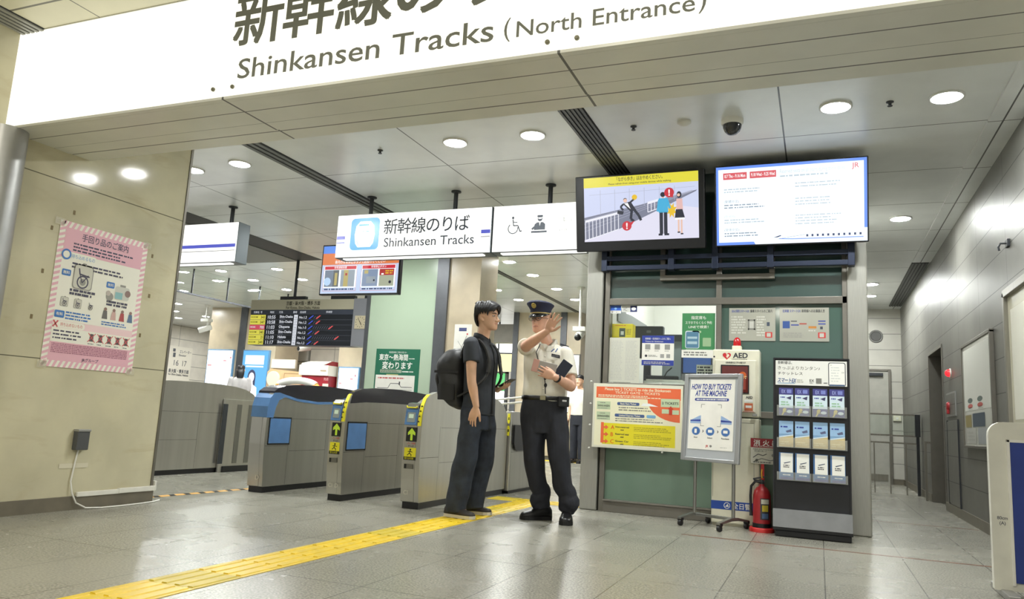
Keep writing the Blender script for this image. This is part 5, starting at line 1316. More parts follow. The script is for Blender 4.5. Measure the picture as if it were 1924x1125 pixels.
# ------------------------------------------------------------------ fire extinguisher with its sign
t = thing('fire_extinguisher', 'red fire extinguisher standing in a red tray left of the rack', 'fire extinguisher', (-0.42, 6.80, 0))
ex, ey = -0.448, 6.772
obj('tray', MB(mat('tray_red', (206, 44, 44), 0.4)).lathe((ex, ey, 0), [(0.098, 0.0), (0.098, 0.025), (0.092, 0.035), (0.085, 0.036), (0.078, 0.02)], 32), t)
cyl = obj('cylinder', MB(red_paint).lathe((ex, ey, 0.02), [(0.068, 0), (0.070, 0.02), (0.070, 0.27), (0.062, 0.305), (0.045, 0.33), (0.022, 0.345), (0.020, 0.36)], 28), t)
obj('skirt', MB(black_plastic).lathe((ex, ey, 0.018), [(0.073, 0.0), (0.073, 0.05)], 28), t)
obj('valve', MB(dark_metal).lathe((ex, ey, 0.375), [(0.018, 0), (0.02, 0.025), (0.014, 0.04)], 14).obox((ex - 0.02, ey, 0.43), ((1, 0, 0.25), (0, 1, 0), (-0.25, 0, 1)), (0.05, 0.012, 0.006)).obox((ex - 0.02, ey, 0.405), ((1, 0, -0.15), (0, 1, 0), (0.15, 0, 1)), (0.045, 0.010, 0.005)), t)
obj('hose', MB(soft_black).tube([(ex, ey - 0.01, 0.395), (ex - 0.05, ey - 0.02, 0.40), (ex - 0.082, ey - 0.02, 0.36), (ex - 0.088, ey - 0.01, 0.28), (ex - 0.086, ey, 0.18), (ex - 0.082, ey, 0.12)], [0.011, 0.011, 0.011, 0.011, 0.011, 0.016], 10), t)
obj('pin_ring', MB(mat('pin_yellow', (214, 150, 40), 0.4)).tube([(ex + 0.004, ey - 0.02, 0.43), (ex + 0.0, ey - 0.03, 0.47), (ex + 0.004, ey - 0.02, 0.50)], 0.006, 8), t)
lab = MB(ink((60, 62, 70)))
def curved(z0, z1, a0, a1, m, r):
    rr = [[(ex + r * math.cos(math.radians(q)), ey + r * math.sin(math.radians(q)), z) for q in range(a0, a1 + 1, 6)] for z in (z0, z1)]
    lab.loft(rr, m, True, False, False)
curved(0.10, 0.27, -96, -30, ink((60, 58, 62)), 0.0706)
curved(0.225, 0.262, -90, -36, ink((206, 204, 190)), 0.0709); curved(0.165, 0.215, -84, -42, ink((206, 186, 60)), 0.0709); curved(0.11, 0.15, -84, -42, ink((84, 110, 150)), 0.0709)
obj('label', lab, cyl)
t = thing('extinguisher_sign', 'red and white fire extinguisher sign on a red post beside the rack', 'sign', (-0.45, 6.86, 0))
obj('post', MB(mat('tray_red', (206, 44, 44), 0.4)).box(-0.462, 6.875, 0.03, -0.436, 6.89, 0.56), t)
obj('foot', MB(dark_metal).box(-0.47, 6.874, 0, -0.41, 6.905, 0.03), t)
pl = obj('plate', MB(mat('sign_pale', (206, 204, 190), 0.4)).box(-0.545, 6.86, 0.54, -0.30, 6.872, 0.752), t, bevel=0.003)
a = Art((-0.545, 6.86, 0.54), (1, 0, 0), (0, 0, 1), (0, -1, 0))
dr_ = ink((150, 34, 44))
a.rect(0, 0.135, 0.245, 0.077, dr_, 1).text('消 火 器', 0.025, 0.158, 0.05, wh, 2, w=0.20, bold=0.03).text('FIRE EXTINGUISHER', 0.025, 0.142, 0.015, wh, 2, w=0.19, bold=0.01).text('FIRE EXTINGUISHER', 0.02, 0.115, 0.016, tk, 1, w=0.2).text('消火器の使い方', 0.03, 0.10, 0.016, tk, 1, w=0.1)
a.line([(0.02, 0.05), (0.06, 0.08), (0.10, 0.07), (0.13, 0.085)], 0.006, tk, 1).line([(0.03, 0.02), (0.09, 0.045), (0.16, 0.03), (0.22, 0.05)], 0.008, gy, 1).disc(0.05, 0.03, 0.012, gy, 1).disc(0.18, 0.075, 0.012, gy, 1).greek(0.02, 0.008, 0.19, 0.012, 1, tk, 1, 3)
a.build('printing', pl)

# ------------------------------------------------------------------ brochure rack
t = thing('brochure_rack', 'tall black brochure rack with white header and silver lower panel', 'brochure rack', (-0.06, 6.7, 0))
rx0, rx1 = -0.345, 0.222
def ry(z):                                       # the front leans back slightly towards the top
    return 6.56 + 0.055 * (z / 1.41)
rb = mat('rack_black', (26, 27, 32), 0.4, var=0.08)
obj('base', MB(rb).box(-0.335, 6.585, 0.0, 0.222, 6.83, 0.05).prism([(6.555, 0.05), (6.85, 0.05), (6.85, 0.075), (6.555, 0.075)], 'X', -0.35, 0.232), t, bevel=0.006)
obj('back_panel', MB(rb).prism([(ry(0.075), 0.075), (6.80, 0.075), (6.74, 1.41), (ry(1.41) + 0.01, 1.41)], 'X', rx0, rx1), t, bevel=0.004)
rim = MB(rb)
for x in (rx0 - 0.004, rx1 - 0.008):
    rim.prism([(ry(0.22) - 0.012, 0.22), (ry(0.22) + 0.02, 0.22), (ry(1.41) + 0.02, 1.415), (ry(1.41) - 0.012, 1.415)], 'X', x, x + 0.012)
rim.prism([(ry(1.41) - 0.012, 1.405), (ry(1.41) + 0.02, 1.405), (ry(1.41) + 0.02, 1.417), (ry(1.41) - 0.012, 1.417)], 'X', rx0, rx1)
obj('edge_rim', rim, t)
obj('silver_panel', MB(mat('rack_silver', (166, 168, 172), 0.28, 0.85, var=0.04)).prism([(6.548, 0.075), (6.562, 0.075), (ry(0.22), 0.215), (ry(0.22) - 0.016, 0.215)], 'X', -0.35, 0.230), t, bevel=0.002)
fv = Vector((0, ry(1.2) - ry(0.2), 1.0)).normalized(); fn = Vector((1, 0, 0)).cross(fv)
hp_ = Vector((rx0 + 0.014, ry(1.195) - 0.006, 1.195))
hd_ = obj('header_board', MB(mat('header_white', (232, 232, 226), 0.4)).obox(hp_ + Vector((0.269, 0, 0)) + fv * 0.10, ((1, 0, 0), fv, fn), (0.269, 0.10, 0.003)), t)
a = Art(hp_ + fn * 0.0034, (1, 0, 0), fv, fn)
a.text('新幹線は、', 0.018, 0.172, 0.03, tk, 1, w=0.11).text('きっぷよりカンタン♪', 0.018, 0.128, 0.032, gy, 1, w=0.32).text('チケットレス', 0.018, 0.084, 0.028, tk, 1, w=0.19)
a.text('スマートEX', 0.016, 0.022, 0.045, ink((52, 92, 150)), 1, w=0.14, bold=0.02, slant=0.15).line([(0.018, 0.014), (0.15, 0.016)], 0.004, ink((90, 150, 200)), 1)
a.greek(0.165, 0.02, 0.06, 0.03, 2, lg, 1, 3).text('EX', 0.26, 0.03, 0.03, tk, 1, bold=0.01).greek(0.258, 0.016, 0.035, 0.01, 1, gy, 1, 4).rect(0.308, 0.018, 0.042, 0.042, gy, 1).greek(0.365, 0.018, 0.03, 0.012, 1, tk, 1, 6)
a.rrect(0.40, 0.0, 0.128, 0.19, 0.016, ink((70, 74, 82)), 1).rrect(0.406, 0.0, 0.116, 0.184, 0.012, wh, 2).rect(0.408, 0.002, 0.112, 0.012, ink((70, 96, 130)), 3).greek(0.42, 0.03, 0.08, 0.13, 6, ink((206, 210, 208)), 3, 7, fill=0.3).text('EX', 0.50, 0.105, 0.016, gy, 3).text('EX', 0.415, 0.165, 0.012, gy, 3)
a.build('printing', hd_)
clear = mat('clear_acrylic', (210, 212, 206), 0.05, alpha=0.22)
ROWS = ((0.95, 1.17, 'top', 'A'), (0.70, 0.905, 'middle', 'B'), (0.445, 0.655, 'bottom', 'C'))
COLS = ((-0.303, 'far left'), (-0.182, 'inner left'), (-0.048, 'inner right'), (0.076, 'far right'))
pb = mat('brochure_navy', (58, 58, 128), 0.35); psky = mat('brochure_sky', (126, 166, 206), 0.35); pice = mat('brochure_ice', (206, 222, 232), 0.35); pgold = mat('brochure_gold', (196, 182, 104), 0.4); pbeige = mat('brochure_beige', (206, 186, 132), 0.4)
for z0, z1, rname, kind in ROWS:
    for half in ((-0.318, -0.062), (-0.056, 0.20)):
        hz = z0 + (z1 - z0) * (0.36 if kind != 'C' else 0.28)
        yq = ry(z0) - 0.052
        pk = MB(clear).box(half[0], yq, z0 - 0.004, half[1], yq + 0.003, hz).box(half[0], yq, z0 - 0.006, half[1], ry(z0), z0 - 0.003).box(half[0], yq, z0 - 0.004, half[0] + 0.003, ry(z0), hz).box(half[1] - 0.003, yq, z0 - 0.004, half[1], ry(z0), hz)
        obj('clear_pocket', pk, t)
first_b = {}
for z0, z1, rname, kind in ROWS:
    for ci, (cx, cname) in enumerate(COLS):
        look = {'A': 'navy and white', 'B': 'pale blue', 'C': 'white and blue'}[kind]
        lbl = '%s brochure in the %s row of the black rack, %s' % (look, rname, cname)
        base = Vector((cx, ry(z0) - 0.030, z0))
        if kind in first_b:
            c_ = copy_tree(first_b[kind])
            c_.location = base
            c_['label'] = lbl
            continue
        bw_, bh_ = 0.108, z1 - z0
        b = thing('brochure', lbl, 'brochure', base, 'brochures in the black rack')
        first_b[kind] = b
        vv2 = Vector((0, 0.02, bh_)).normalized(); n2 = Vector((1, 0, 0)).cross(vv2)
        obj('booklet', MB({'A': pb, 'B': psky, 'C': mat('brochure_blue', (64, 108, 160), 0.4)}[kind]).obox(base + Vector((bw_ / 2, 0, 0)) + vv2 * bh_ / 2, ((1, 0, 0), vv2, n2), (bw_ / 2, bh_ / 2, 0.007)), b)
        a = Art(base + n2 * 0.0074, (1, 0, 0), vv2, n2)
        if kind == 'A':
            a.rect(0.0, 0.06, bw_, 0.105, pice, 1).text('EX', 0.02, 0.178, 0.04, ink((150, 160, 214)), 1, w=0.03, bold=0.02).rect(0.06, 0.178, 0.035, 0.03, ink((120, 130, 196)), 1).greek(0.012, 0.135, 0.04, 0.018, 1, nv, 2, 6).poly([(0.055, 0.14), (0.095, 0.155), (0.09, 0.125), (0.075, 0.13)], ink((60, 60, 100)), 2).greek(0.015, 0.075, 0.08, 0.04, 2, ink((150, 190, 160)), 2, 3)
            a.poly([(0.02, 0.0), (0.03, 0.0), (0.045, 0.025), (0.06, 0.02), (0.045, 0.04), (0.05, 0.055), (0.03, 0.05), (0.028, 0.02)], pgold, 2).disc(0.08, 0.03, 0.022, pice, 2, ry=0.012).disc(0.045, 0.045, 0.012, pgold, 3)
        elif kind == 'B':
            a.poly([(0, 0.0), (bw_, 0.0), (bw_, 0.09), (0, 0.07)], pbeige, 1).poly([(0, 0.07), (bw_, 0.09), (bw_, 0.10), (0, 0.08)], pice, 2).rect(0.0, 0.10, bw_, 0.10, ink((150, 186, 222)), 1).greek(0.012, 0.148, 0.065, 0.02, 1, nv, 2, 5).poly([(0.05, 0.125), (0.09, 0.14), (0.095, 0.12), (0.06, 0.112)], ink((90, 96, 130)), 2).greek(0.01, 0.015, 0.085, 0.03, 2, ink((226, 214, 170)), 2, 4)
        else:
            a.rect(0.012, 0.055, bw_ - 0.016, 0.15, wh, 1).poly([(0.035, 0.128), (0.085, 0.142), (0.085, 0.136), (0.04, 0.122)], ink((60, 76, 100)), 2).greek(0.033, 0.09, 0.05, 0.026, 2, tk, 2, 5).greek(0.03, 0.03, 0.06, 0.012, 1, wh, 1, 2).rect(0.012, 0.0, bw_ - 0.012, 0.02, ink((70, 76, 140)), 1)
        a.build('cover_print', b)
# ------------------------------------------------------------------ hall beyond the gates
def display(name, label, x0, x1, z0, z1, y, m, rim):
    t = thing(name, label, 'display', ((x0 + x1) / 2, y, z0))
    obj('case', MB(rim).box(x0 - 0.03, y - 0.06, z0 - 0.03, x1 + 0.03, y, z1 + 0.03), t, bevel=0.01)
    obj('panel', MB(m).box(x0, y - 0.068, z0, x1, y - 0.06, z1), t)
    return t, Art((x0, y - 0.069, z0), (1, 0, 0), (0, 0, 1), (0, -1, 0)), x1 - x0, z1 - z0
blu_e = glow((98, 178, 240), 1.15); wht_e = glow((250, 253, 255), 1.5)
rim_b = mat('display_rim', (104, 150, 190), 0.4)
t, a, w, h = display('white_display', 'glowing white advertising display on the far stone pillar beside dark column', -14.33, -13.55, 1.24, 2.12, 15.0, wht_e, rim_b)
a.text('新幹線', 0.24 * w, 0.80 * h, 0.10, glow((170, 190, 210), 1.0), 2, w=0.07).text('5', 0.48 * w, 0.80 * h, 0.10, glow((150, 160, 180), 1.0), 2).rect(0.66 * w, 0.70 * h, 0.12 * w, 0.025 * h, glow((240, 130, 140), 1.0), 2).rect(0.92 * w, 0.78 * h, 0.05 * w, 0.04 * h, glow((230, 90, 100), 1.0), 2).rect(0.03 * w, 0.55 * h, 0.16 * w, 0.05 * h, glow((250, 190, 190), 1.0), 2)
a.build('picture', t)
t, a, w, h = display('blue_display', 'glowing blue advertising display showing a long-haired figure in white, far hall', -13.20, -12.45, 0.95, 2.12, 15.0, blu_e, rim_b)
wf = glow((255, 255, 255), 1.5); hb = glow((70, 76, 110), 0.9)
a.rect(0.10 * w, 0.72 * h, 0.76 * w, 0.19 * h, wf, 1).rect(0.14 * w, 0.66 * h, 0.72 * w, 0.035 * h, glow((220, 240, 255), 1.2), 1)
a.disc(0.42 * w, 0.47 * h, 0.16 * w, hb, 1, ry=0.14 * h).rect(0.26 * w, 0.28 * h, 0.32 * w, 0.20 * h, hb, 1).disc(0.42 * w, 0.45 * h, 0.11 * w, wf, 2, ry=0.10 * h).poly([(0.36 * w, 0.38 * h), (0.48 * w, 0.38 * h), (0.50 * w, 0.30 * h), (0.66 * w, 0.24 * h), (0.70 * w, 0.0), (0.14 * w, 0.0), (0.18 * w, 0.24 * h), (0.34 * w, 0.30 * h)], wf, 2)
a.build('picture', t)
t, a, w, h = display('fare_display', 'glowing white display on the pillar right of the red and white kiosk', -10.36, -9.84, 0.95, 1.77, 15.0, wht_e, rim_b)
a.text('新幹線', 0.2 * w, 0.82 * h, 0.08, glow((160, 176, 190), 1.0), 2, w=0.05).text('5', 0.46 * w, 0.80 * h, 0.08, glow((170, 180, 196), 1.0), 2).rect(0.85 * w, 0.76 * h, 0.05 * w, 0.06 * h, glow((200, 80, 110), 1.0), 2).rect(0.62 * w, 0.68 * h, 0.14 * w, 0.03 * h, glow((240, 150, 160), 1.0), 2).rect(0.04 * w, 0.54 * h, 0.14 * w, 0.05 * h, glow((250, 200, 200), 1.0), 2)
a.build('picture', t)
# platform sign on the far wall
t = thing('platform_sign', 'white platform sign reading 16 17 on the far left wall', 'sign', (-18.99, 18.55, 1.3))
obj('plate', MB(mat('sign_plate', (236, 230, 216), 0.45)).box(-18.995, 18.10, 1.30, -18.95, 19.06, 2.53), t, bevel=0.01)
a = Art((-18.945, 18.10, 1.30), (0, 1, 0), (0, 0, 1), (1, 0, 0))
tk2 = ink((96, 98, 104))
a.text('エレベーター', 0.42, 1.03, 0.12, tk2, 3, w=0.48, bold=0.01).text('Elevator', 0.40, 0.93, 0.09, tk2, 3, w=0.3, bold=0.01)
a.rrect(0.14, 1.05, 0.10, 0.10, 0.01, tk2, 3).rect(0.16, 0.88, 0.10, 0.14, tk2, 3)
a.text('16', 0.23, 0.62, 0.25, tk2, 3, w=0.19, bold=0.0).text('17', 0.58, 0.62, 0.25, tk2, 3, w=0.17, bold=0.0)
a.text('新大阪・博多方面', 0.06, 0.40, 0.13, tk2, 3, w=0.82, bold=0.03).text('for Shin-Osaka, Hakata', 0.06, 0.31, 0.08, tk2, 3, w=0.82, bold=0.02)
a.build('lettering', t)
# kiosk, counter
t = thing('red_kiosk', 'white and dark red kiosk cabinet below the departure board', 'kiosk', (-11.0, 14.6, 0))
kr = mat('kiosk_red', (150, 34, 46), 0.45, var=0.04)
obj('body', MB(kr).box(-11.22, 14.7, 0, -10.48, 15.5, 1.56), t)
obj('upper_band', MB(mat('kiosk_white', (236, 230, 216), 0.45)).box(-11.28, 14.65, 1.56, -10.47, 15.5, 1.80), t, bevel=0.01)
obj('roof', MB(kr).prism([(-11.26, 1.80), (-10.47, 1.80), (-10.47, 1.90), (-11.0, 1.885), (-11.24, 1.84)], 'Y', 14.7, 15.5), t)
obj('roof_front', MB(mat('kiosk_white', (236, 230, 216))).prism([(-11.24, 1.80), (-10.62, 1.80), (-10.40, 1.895), (-11.0, 1.885), (-11.22, 1.84)], 'Y', 14.66, 14.70), t)
a = Art((-11.22, 14.699, 0), (1, 0, 0), (0, 0, 1), (0, -1, 0))
a.text('売店', 0.62, 1.46, 0.07, ink((220, 170, 170)), 1, w=0.13, bold=0.02).rect(0.60, 1.08, 0.16, 0.30, ink((226, 206, 190)), 1).disc(0.67, 1.24, 0.05, ink((170, 90, 70)), 2).rect(0.55, 1.66, 0.16, 0.03, ink((170, 150, 120)), 100)
a.build('printing', t)
wood = mat('light_wood', (222, 184, 140), 0.45, var=0.05, scale=3)
t = thing('wood_counter', 'light wooden rounded counter left of the red kiosk', 'counter', (-11.8, 14.9, 0))
pts = [(-12.35, 0), (-11.32, 0), (-11.32, 1.50)] + [(-11.44 + 0.12 * math.cos(math.radians(q)), 1.52 + 0.12 * math.sin(math.radians(q))) for q in range(0, 91, 15)] + [(-12.25, 1.70), (-12.35, 1.62)]
obj('body', MB(wood).prism(pts, 'Y', 14.85, 15.4), t)
obj('round_badge', MB(mat('badge_cream', (236, 222, 200), 0.5)).lathe((-12.15, 14.85, 1.45), [(0.19, 0), (0.19, -0.03), (0.17, -0.035)], 28, axis='Y'), t)
a = Art((-11.85, 14.849, 1.3), (1, 0, 0), (0, 0, 1), (0, -1, 0))
a.frame(0, 0, 0.5, 0.30, 0.012, ink((150, 116, 80)), 1)
a.build('hatch_outline', t)
obj('sign_board', MB(mat('kiosk_white', (236, 230, 216))).box(-12.30, 14.9, 1.72, -11.60, 14.95, 1.93), t)
t = thing('far_gate', 'far gate top with grey arch and two orange ends behind the blue-visored gate', 'ticket gate', (-9.5, 12.4, 0))
arch = MB(mat('arch_grey', (206, 206, 202), 0.4))
pa_ = [(-9.55 + 0.48 * math.cos(math.radians(q)), 12.4, 1.18 + 0.15 * math.sin(math.radians(q))) for q in range(25, 156, 10)]
arch.tube(pa_, 0.07, 12)
obj('arch', arch, t)
obj('orange_end', MB(mat('arch_orange', (236, 150, 66), 0.45)).tube([(-10.06, 12.4, 1.15), (-9.95, 12.4, 1.24)], 0.075, 12), t)
obj('orange_end', MB(mat('arch_orange', (236, 150, 66))).tube([(-9.14, 12.4, 1.24), (-9.05, 12.4, 1.16)], 0.075, 12), t)
obj('body', MB(grey_side).box(-9.98, 12.33, 0, -9.11, 12.47, 1.2), t, bevel=0.02)
# framed picture and seams on the far wall
t = thing('wall_panel', 'small grey framed panel on the white hall wall above the wooden counter', 'panel', (-12.1, 16.6, 2.0))
obj('frame', MB(mat('frame_grey', (140, 138, 132), 0.5)).box(-13.0, 16.56, 2.0, -12.45, 16.6, 2.36), t)
obj('plate', MB(mat('plate_grey', (200, 196, 190), 0.5)).box(-12.96, 16.55, 2.03, -12.49, 16.56, 2.33), t)
# bullet cameras
def bullet(label, x, y, z, d, drop=0.0):
    t = thing('bullet_camera', label, 'security camera', (x, y, z))
    d = Vector(d).normalized()
    c = Vector((x, y, z))
    obj('housing', MB(white_plastic).tube([c - d * 0.16, c - d * 0.15, c + d * 0.14, c + d * 0.16], [0.04, 0.065, 0.07, 0.062], 16), t)
    obj('lens', MB(black_plastic).tube([c + d * 0.158, c + d * 0.17], 0.05, 16), t)
    obj('bracket', MB(white_plastic).tube([c - d * 0.05 + Vector((0, 0, 0.06)), c - d * 0.05 + Vector((0, 0, 0.2))], 0.03, 10).box(x - 0.10, y - 0.08, z + 0.18, x + 0.14, y + 0.08, z + 0.25), t)
    if drop:
        obj('pole', MB(white_plastic).cyl((x, y, z + 0.25), (x, y, 3.22), 0.022, 12).lathe((x, y, 3.22), [(0.07, 0), (0.07, -0.02), (0.03, -0.05)], 16), t)
    return t
bullet('white bullet camera on a thin ceiling pole beside the far left wall', -14.2, 14.6, 2.62, (-0.75, -0.55, -0.35), 1)
bullet('small white bullet camera under the departure board', -11.3, 14.8, 2.20, (-0.3, -0.9, -0.15), 1)
t = thing('pole_camera', 'white camera with dark lens hanging on a thin ceiling pole beside office post', 'security camera', (-3.97, 12.98, 2.35))
px, py = -3.97, 12.98
obj('pole', MB(white_plastic).cyl((px, py, 2.50), (px, py, 3.21), 0.022, 12).lathe((px, py, 3.22), [(0.07, 0), (0.07, -0.02), (0.03, -0.05)], 16), t)
obj('cross_box', MB(white_plastic).box(px - 0.12, py - 0.06, 2.42, px + 0.12, py + 0.06, 2.50), t, bevel=0.01)
obj('housing', MB(white_plastic).tube([(px, py + 0.10, 2.40), (px, py - 0.10, 2.31)], 0.07, 16), t)
obj('lens', MB(black_plastic).sphere((px, py - 0.11, 2.30), 0.062), t)
# bright poster and counter base behind the uniformed person
t = thing('white_lightbox', 'glowing white wall lightbox right of the uniformed person', 'display', (-4.98, 15.9, 1.0))
obj('case', MB(frame_metal).box(-5.20, 15.88, 0.98, -4.83, 15.96, 2.28), t)
obj('panel', MB(glow((252, 252, 255), 1.5)).box(-5.18, 15.87, 1.02, -4.85, 15.882, 2.25), t)
t = thing('beige_counter', 'beige counter block on the hall floor behind the uniformed person', 'counter', (-5.2, 15.4, 0))
obj('body', MB(beige_stone).box(-5.9, 15.35, 0.08, -4.66, 15.75, 0.98), t, bevel=0.01)
obj('plinth', MB(plinth).box(-5.88, 15.38, 0, -4.68, 15.74, 0.08), t)
# daylight windows and signs seen through the far doorway
day = mat('daylight_pane', (255, 255, 252), 0.4, emit=2.2)
struct('window_8', MB(day).box(-9.2, 21.40, 2.55, -6.9, 21.45, 3.15).box(-9.2, 21.40, 0.9, -8.85, 21.45, 2.2).box(-8.1, 21.40, 0.3, -7.75, 21.45, 2.0))
t = thing('yellow_sign', 'pale yellow lit sign hanging in the hall behind the phone hand', 'hanging sign', (-7.4, 17.5, 1.95))
obj('box', MB(mat('sign_yellow_lit', (250, 240, 178), 0.4, emit=1.2)).box(-8.0, 17.5, 1.98, -6.85, 17.7, 2.40), t)
obj('rail', MB(dark_metal).box(-8.1, 17.55, 2.40, -6.8, 17.65, 2.44).cyl((-7.5, 17.6, 2.44), (-7.5, 17.6, 3.22), 0.02), t)
t = thing('green_display', 'green glowing board low behind the phone hand', 'display', (-7.6, 18.0, 1.3))
obj('panel', MB(glow((110, 220, 130), 1.0)).box(-8.1, 18.0, 1.5, -7.45, 18.06, 1.95), t)
obj('frame', MB(dark_frame).box(-8.14, 18.01, 0.0, -8.10, 18.09, 1.99).box(-7.45, 18.01, 0.0, -7.38, 18.09, 1.99).box(-8.14, 18.01, 1.95, -7.38, 18.09, 1.99), t)
t = thing('lane_rails', 'thin pale railings in the hall right of the phone hand', 'railing', (-5.6, 11.6, 0))
rr_ = MB(mat('rail_pale', (226, 224, 214), 0.3, 0.3))
rr_.tube([(-5.05, 11.2, 0.98), (-4.35, 11.9, 1.12)], 0.016, 8).tube([(-5.05, 11.2, 1.06), (-4.35, 11.9, 1.20)], 0.016, 8)
obj('rails', rr_, t)
for x, y in ((-5.02, 11.23), (-4.40, 11.85)):
    obj('post', MB(steel).cyl((x, y, 0), (x, y, 1.14), 0.02, 10), t)
# notices on the lift shaft and its pier
o, a, w, h = sheet('change_notice', 'green poster with white Japanese lettering on the pale green glass shaft', -6.10, 1.06, -5.36, 1.73, y=9.70, color=mat('poster_deep_green', (38, 110, 84), 0.4))
a.text('東海道新幹線をご利用のお客さまへ', w / 2, h - 0.06, 0.03, wh, 1, w=0.30, align='C').text('東京～熱海間', 0.06, h - 0.16, 0.10, wh, 1, w=0.48, bold=0.03).text('変わります', 0.12, h - 0.285, 0.115, wh, 1, w=0.50, bold=0.035).greek(0.56, h - 0.15, 0.10, 0.02, 1, wh, 1, 2)
a.rect(0.09, h - 0.35, 0.36, 0.045, ink((170, 180, 160)), 1).greek(0.10, h - 0.345, 0.34, 0.035, 2, ink((60, 90, 70)), 2, 4).rect(0.20, h - 0.40, 0.20, 0.03, ink((180, 180, 120)), 1).greek(0.46, h - 0.345, 0.2, 0.03, 1, wh, 1, 6)
a.build('printing', o)
o, a, w, h = sheet('route_sheet', 'white route diagram sheet overlapping the lower half of green poster', -6.075, 0.95, -5.42, 1.345, y=9.694, cat='notice')
a.greek(0.04, h - 0.06, 0.56, 0.035, 1, ink((196, 90, 90)), 1, 4).line([(0.04, h - 0.19), (0.22, h - 0.19), (0.26, h - 0.12), (0.40, h - 0.12), (0.44, h - 0.17), (0.62, h - 0.17)], 0.008, tk, 1).line([(0.04, h - 0.21), (0.62, h - 0.21)], 0.006, gy, 1).rect(0.40, h - 0.14, 0.02, 0.05, tk, 1).greek(0.03, h - 0.28, 0.6, 0.05, 2, tk, 1, 7, ragged=False).greek(0.03, h - 0.36, 0.6, 0.06, 2, gy, 1, 9)
a.build('printing', o)
o, a, w, h = sheet('pier_notice', 'white diagram notice on the stone pier behind the backpack', -4.83, 1.52, -4.56, 2.10, y=9.70, cat='notice')
a.rect(0.07, h - 0.10, 0.12, 0.05, ink((76, 84, 130)), 1).line([(0.20, h - 0.16), (0.12, h - 0.34), (0.08, h - 0.42)], 0.008, gy, 1).line([(0.06, h - 0.24), (0.18, h - 0.40)], 0.005, gy, 1).disc(0.205, h - 0.14, 0.012, rd, 1).greek(0.04, 0.06, 0.18, 0.05, 2, lg, 1, 3)
a.build('printing', o)
# ------------------------------------------------------------------ people
def remeshed(name, mb, voxel, smooth, parent, m, wrinkle=None, loc=None):
    """fuse the overlapping shapes of mb into one continuous surface"""
    me = bpy.data.meshes.new(name + '_raw')
    org = Vector(loc) if loc is not None else rootloc(parent)
    me.from_pydata([Vector(p) - org for p in mb.v], [], mb.f)
    bm = bmesh.new()
    bm.from_mesh(me)
    bmesh.ops.remove_doubles(bm, verts=bm.verts, dist=1e-6)
    bmesh.ops.recalc_face_normals(bm, faces=bm.faces)
    bm.to_mesh(me)
    bm.free()
    tmp = bpy.data.objects.new(name + '_raw', me)
    COL.objects.link(tmp)
    r = tmp.modifiers.new('r', 'REMESH')
    r.mode = 'VOXEL'
    r.voxel_size = voxel
    s = tmp.modifiers.new('s', 'SMOOTH')
    s.factor = 0.5
    s.iterations = smooth
    dg = bpy.context.evaluated_depsgraph_get()
    out = bpy.data.meshes.new_from_object(tmp.evaluated_get(dg))
    out.name = name
    bpy.data.objects.remove(tmp)
    bpy.data.meshes.remove(me)
    if wrinkle:
        from mathutils import noise
        amp, sc, st = wrinkle
        out.update()
        ns = [v.normal.copy() for v in out.vertices]
        for v, nrm in zip(out.vertices, ns):
            q = v.co
            v.co = q + nrm * amp * noise.noise(Vector((q.x * sc * st[0], q.y * sc * st[1], q.z * sc * st[2])))
    out.materials.clear()
    out.materials.append(m)
    out.polygons.foreach_set('use_smooth', [True] * len(out.polygons))
    out.polygons.foreach_set('material_index', [0] * len(out.polygons))
    out.update()
    o = bpy.data.objects.new(name, out)
    COL.objects.link(o)
    if parent is not None:
        o.location = org - rootloc(parent)
        o.parent = parent
    else:
        o.location = org
    return o

def catmull(pts, n=6):
    """pts: tuples of equal length; smooth interpolation"""
    out = []
    P_ = [pts[0]] + list(pts) + [pts[-1]]
    for i in range(1, len(P_) - 2):
        for k in range(n):
            t = k / n
            out.append(tuple(0.5 * (2 * b + (c - a) * t + (2 * a - 5 * b + 4 * c - d) * t * t + (-a + 3 * b - 3 * c + d) * t ** 3) for a, b, c, d in zip(P_[i - 1], P_[i], P_[i + 1], P_[i + 2])))
    out.append(tuple(pts[-1]))
    return out

def limb(mb, pts, n=5, sides=16, round_ends=True):
    """pts: (Vector, radius) list"""
    p = catmull([(*Vector(a), r) for a, r in pts], n)
    mb.tube([q[:3] for q in p], [q[3] for q in p], sides)
    if round_ends:
        for a, r in (pts[0], pts[-1]):
            mb.sphere(a, r * 0.98, None, 14, 9)

class Fr:
    """a frame: person's right, forward, up at a point"""
    def __init__(self, o, f, up=(0, 0, 1)):
        self.o = Vector(o)
        u = Vector(up).normalized()
        f = Vector(f)
        self.f = (f - u * f.dot(u)).normalized()
        self.u = u
        self.r = self.f.cross(self.u)
    def __call__(self, r, f, u):
        return self.o + self.r * r + self.f * f + self.u * u

def torso(mb, T, rings, n=28, p=2.4):
    """rings: (height, half width, front, back, shift right)"""
    rr = []
    for z, w, yf, yb, sx in catmull(rings, 4):
        c, d = (yf + yb) / 2, (yf - yb) / 2
        ring = []
        for k in range(n):
            a = 2 * PI * k / n
            cs, sn = math.cos(a), math.sin(a)
            ring.append(T(sx + w * math.copysign(abs(cs) ** (2 / p), cs), c + d * math.copysign(abs(sn) ** (2 / p), sn), z))
        rr.append(ring)
    mb.loft(rr)

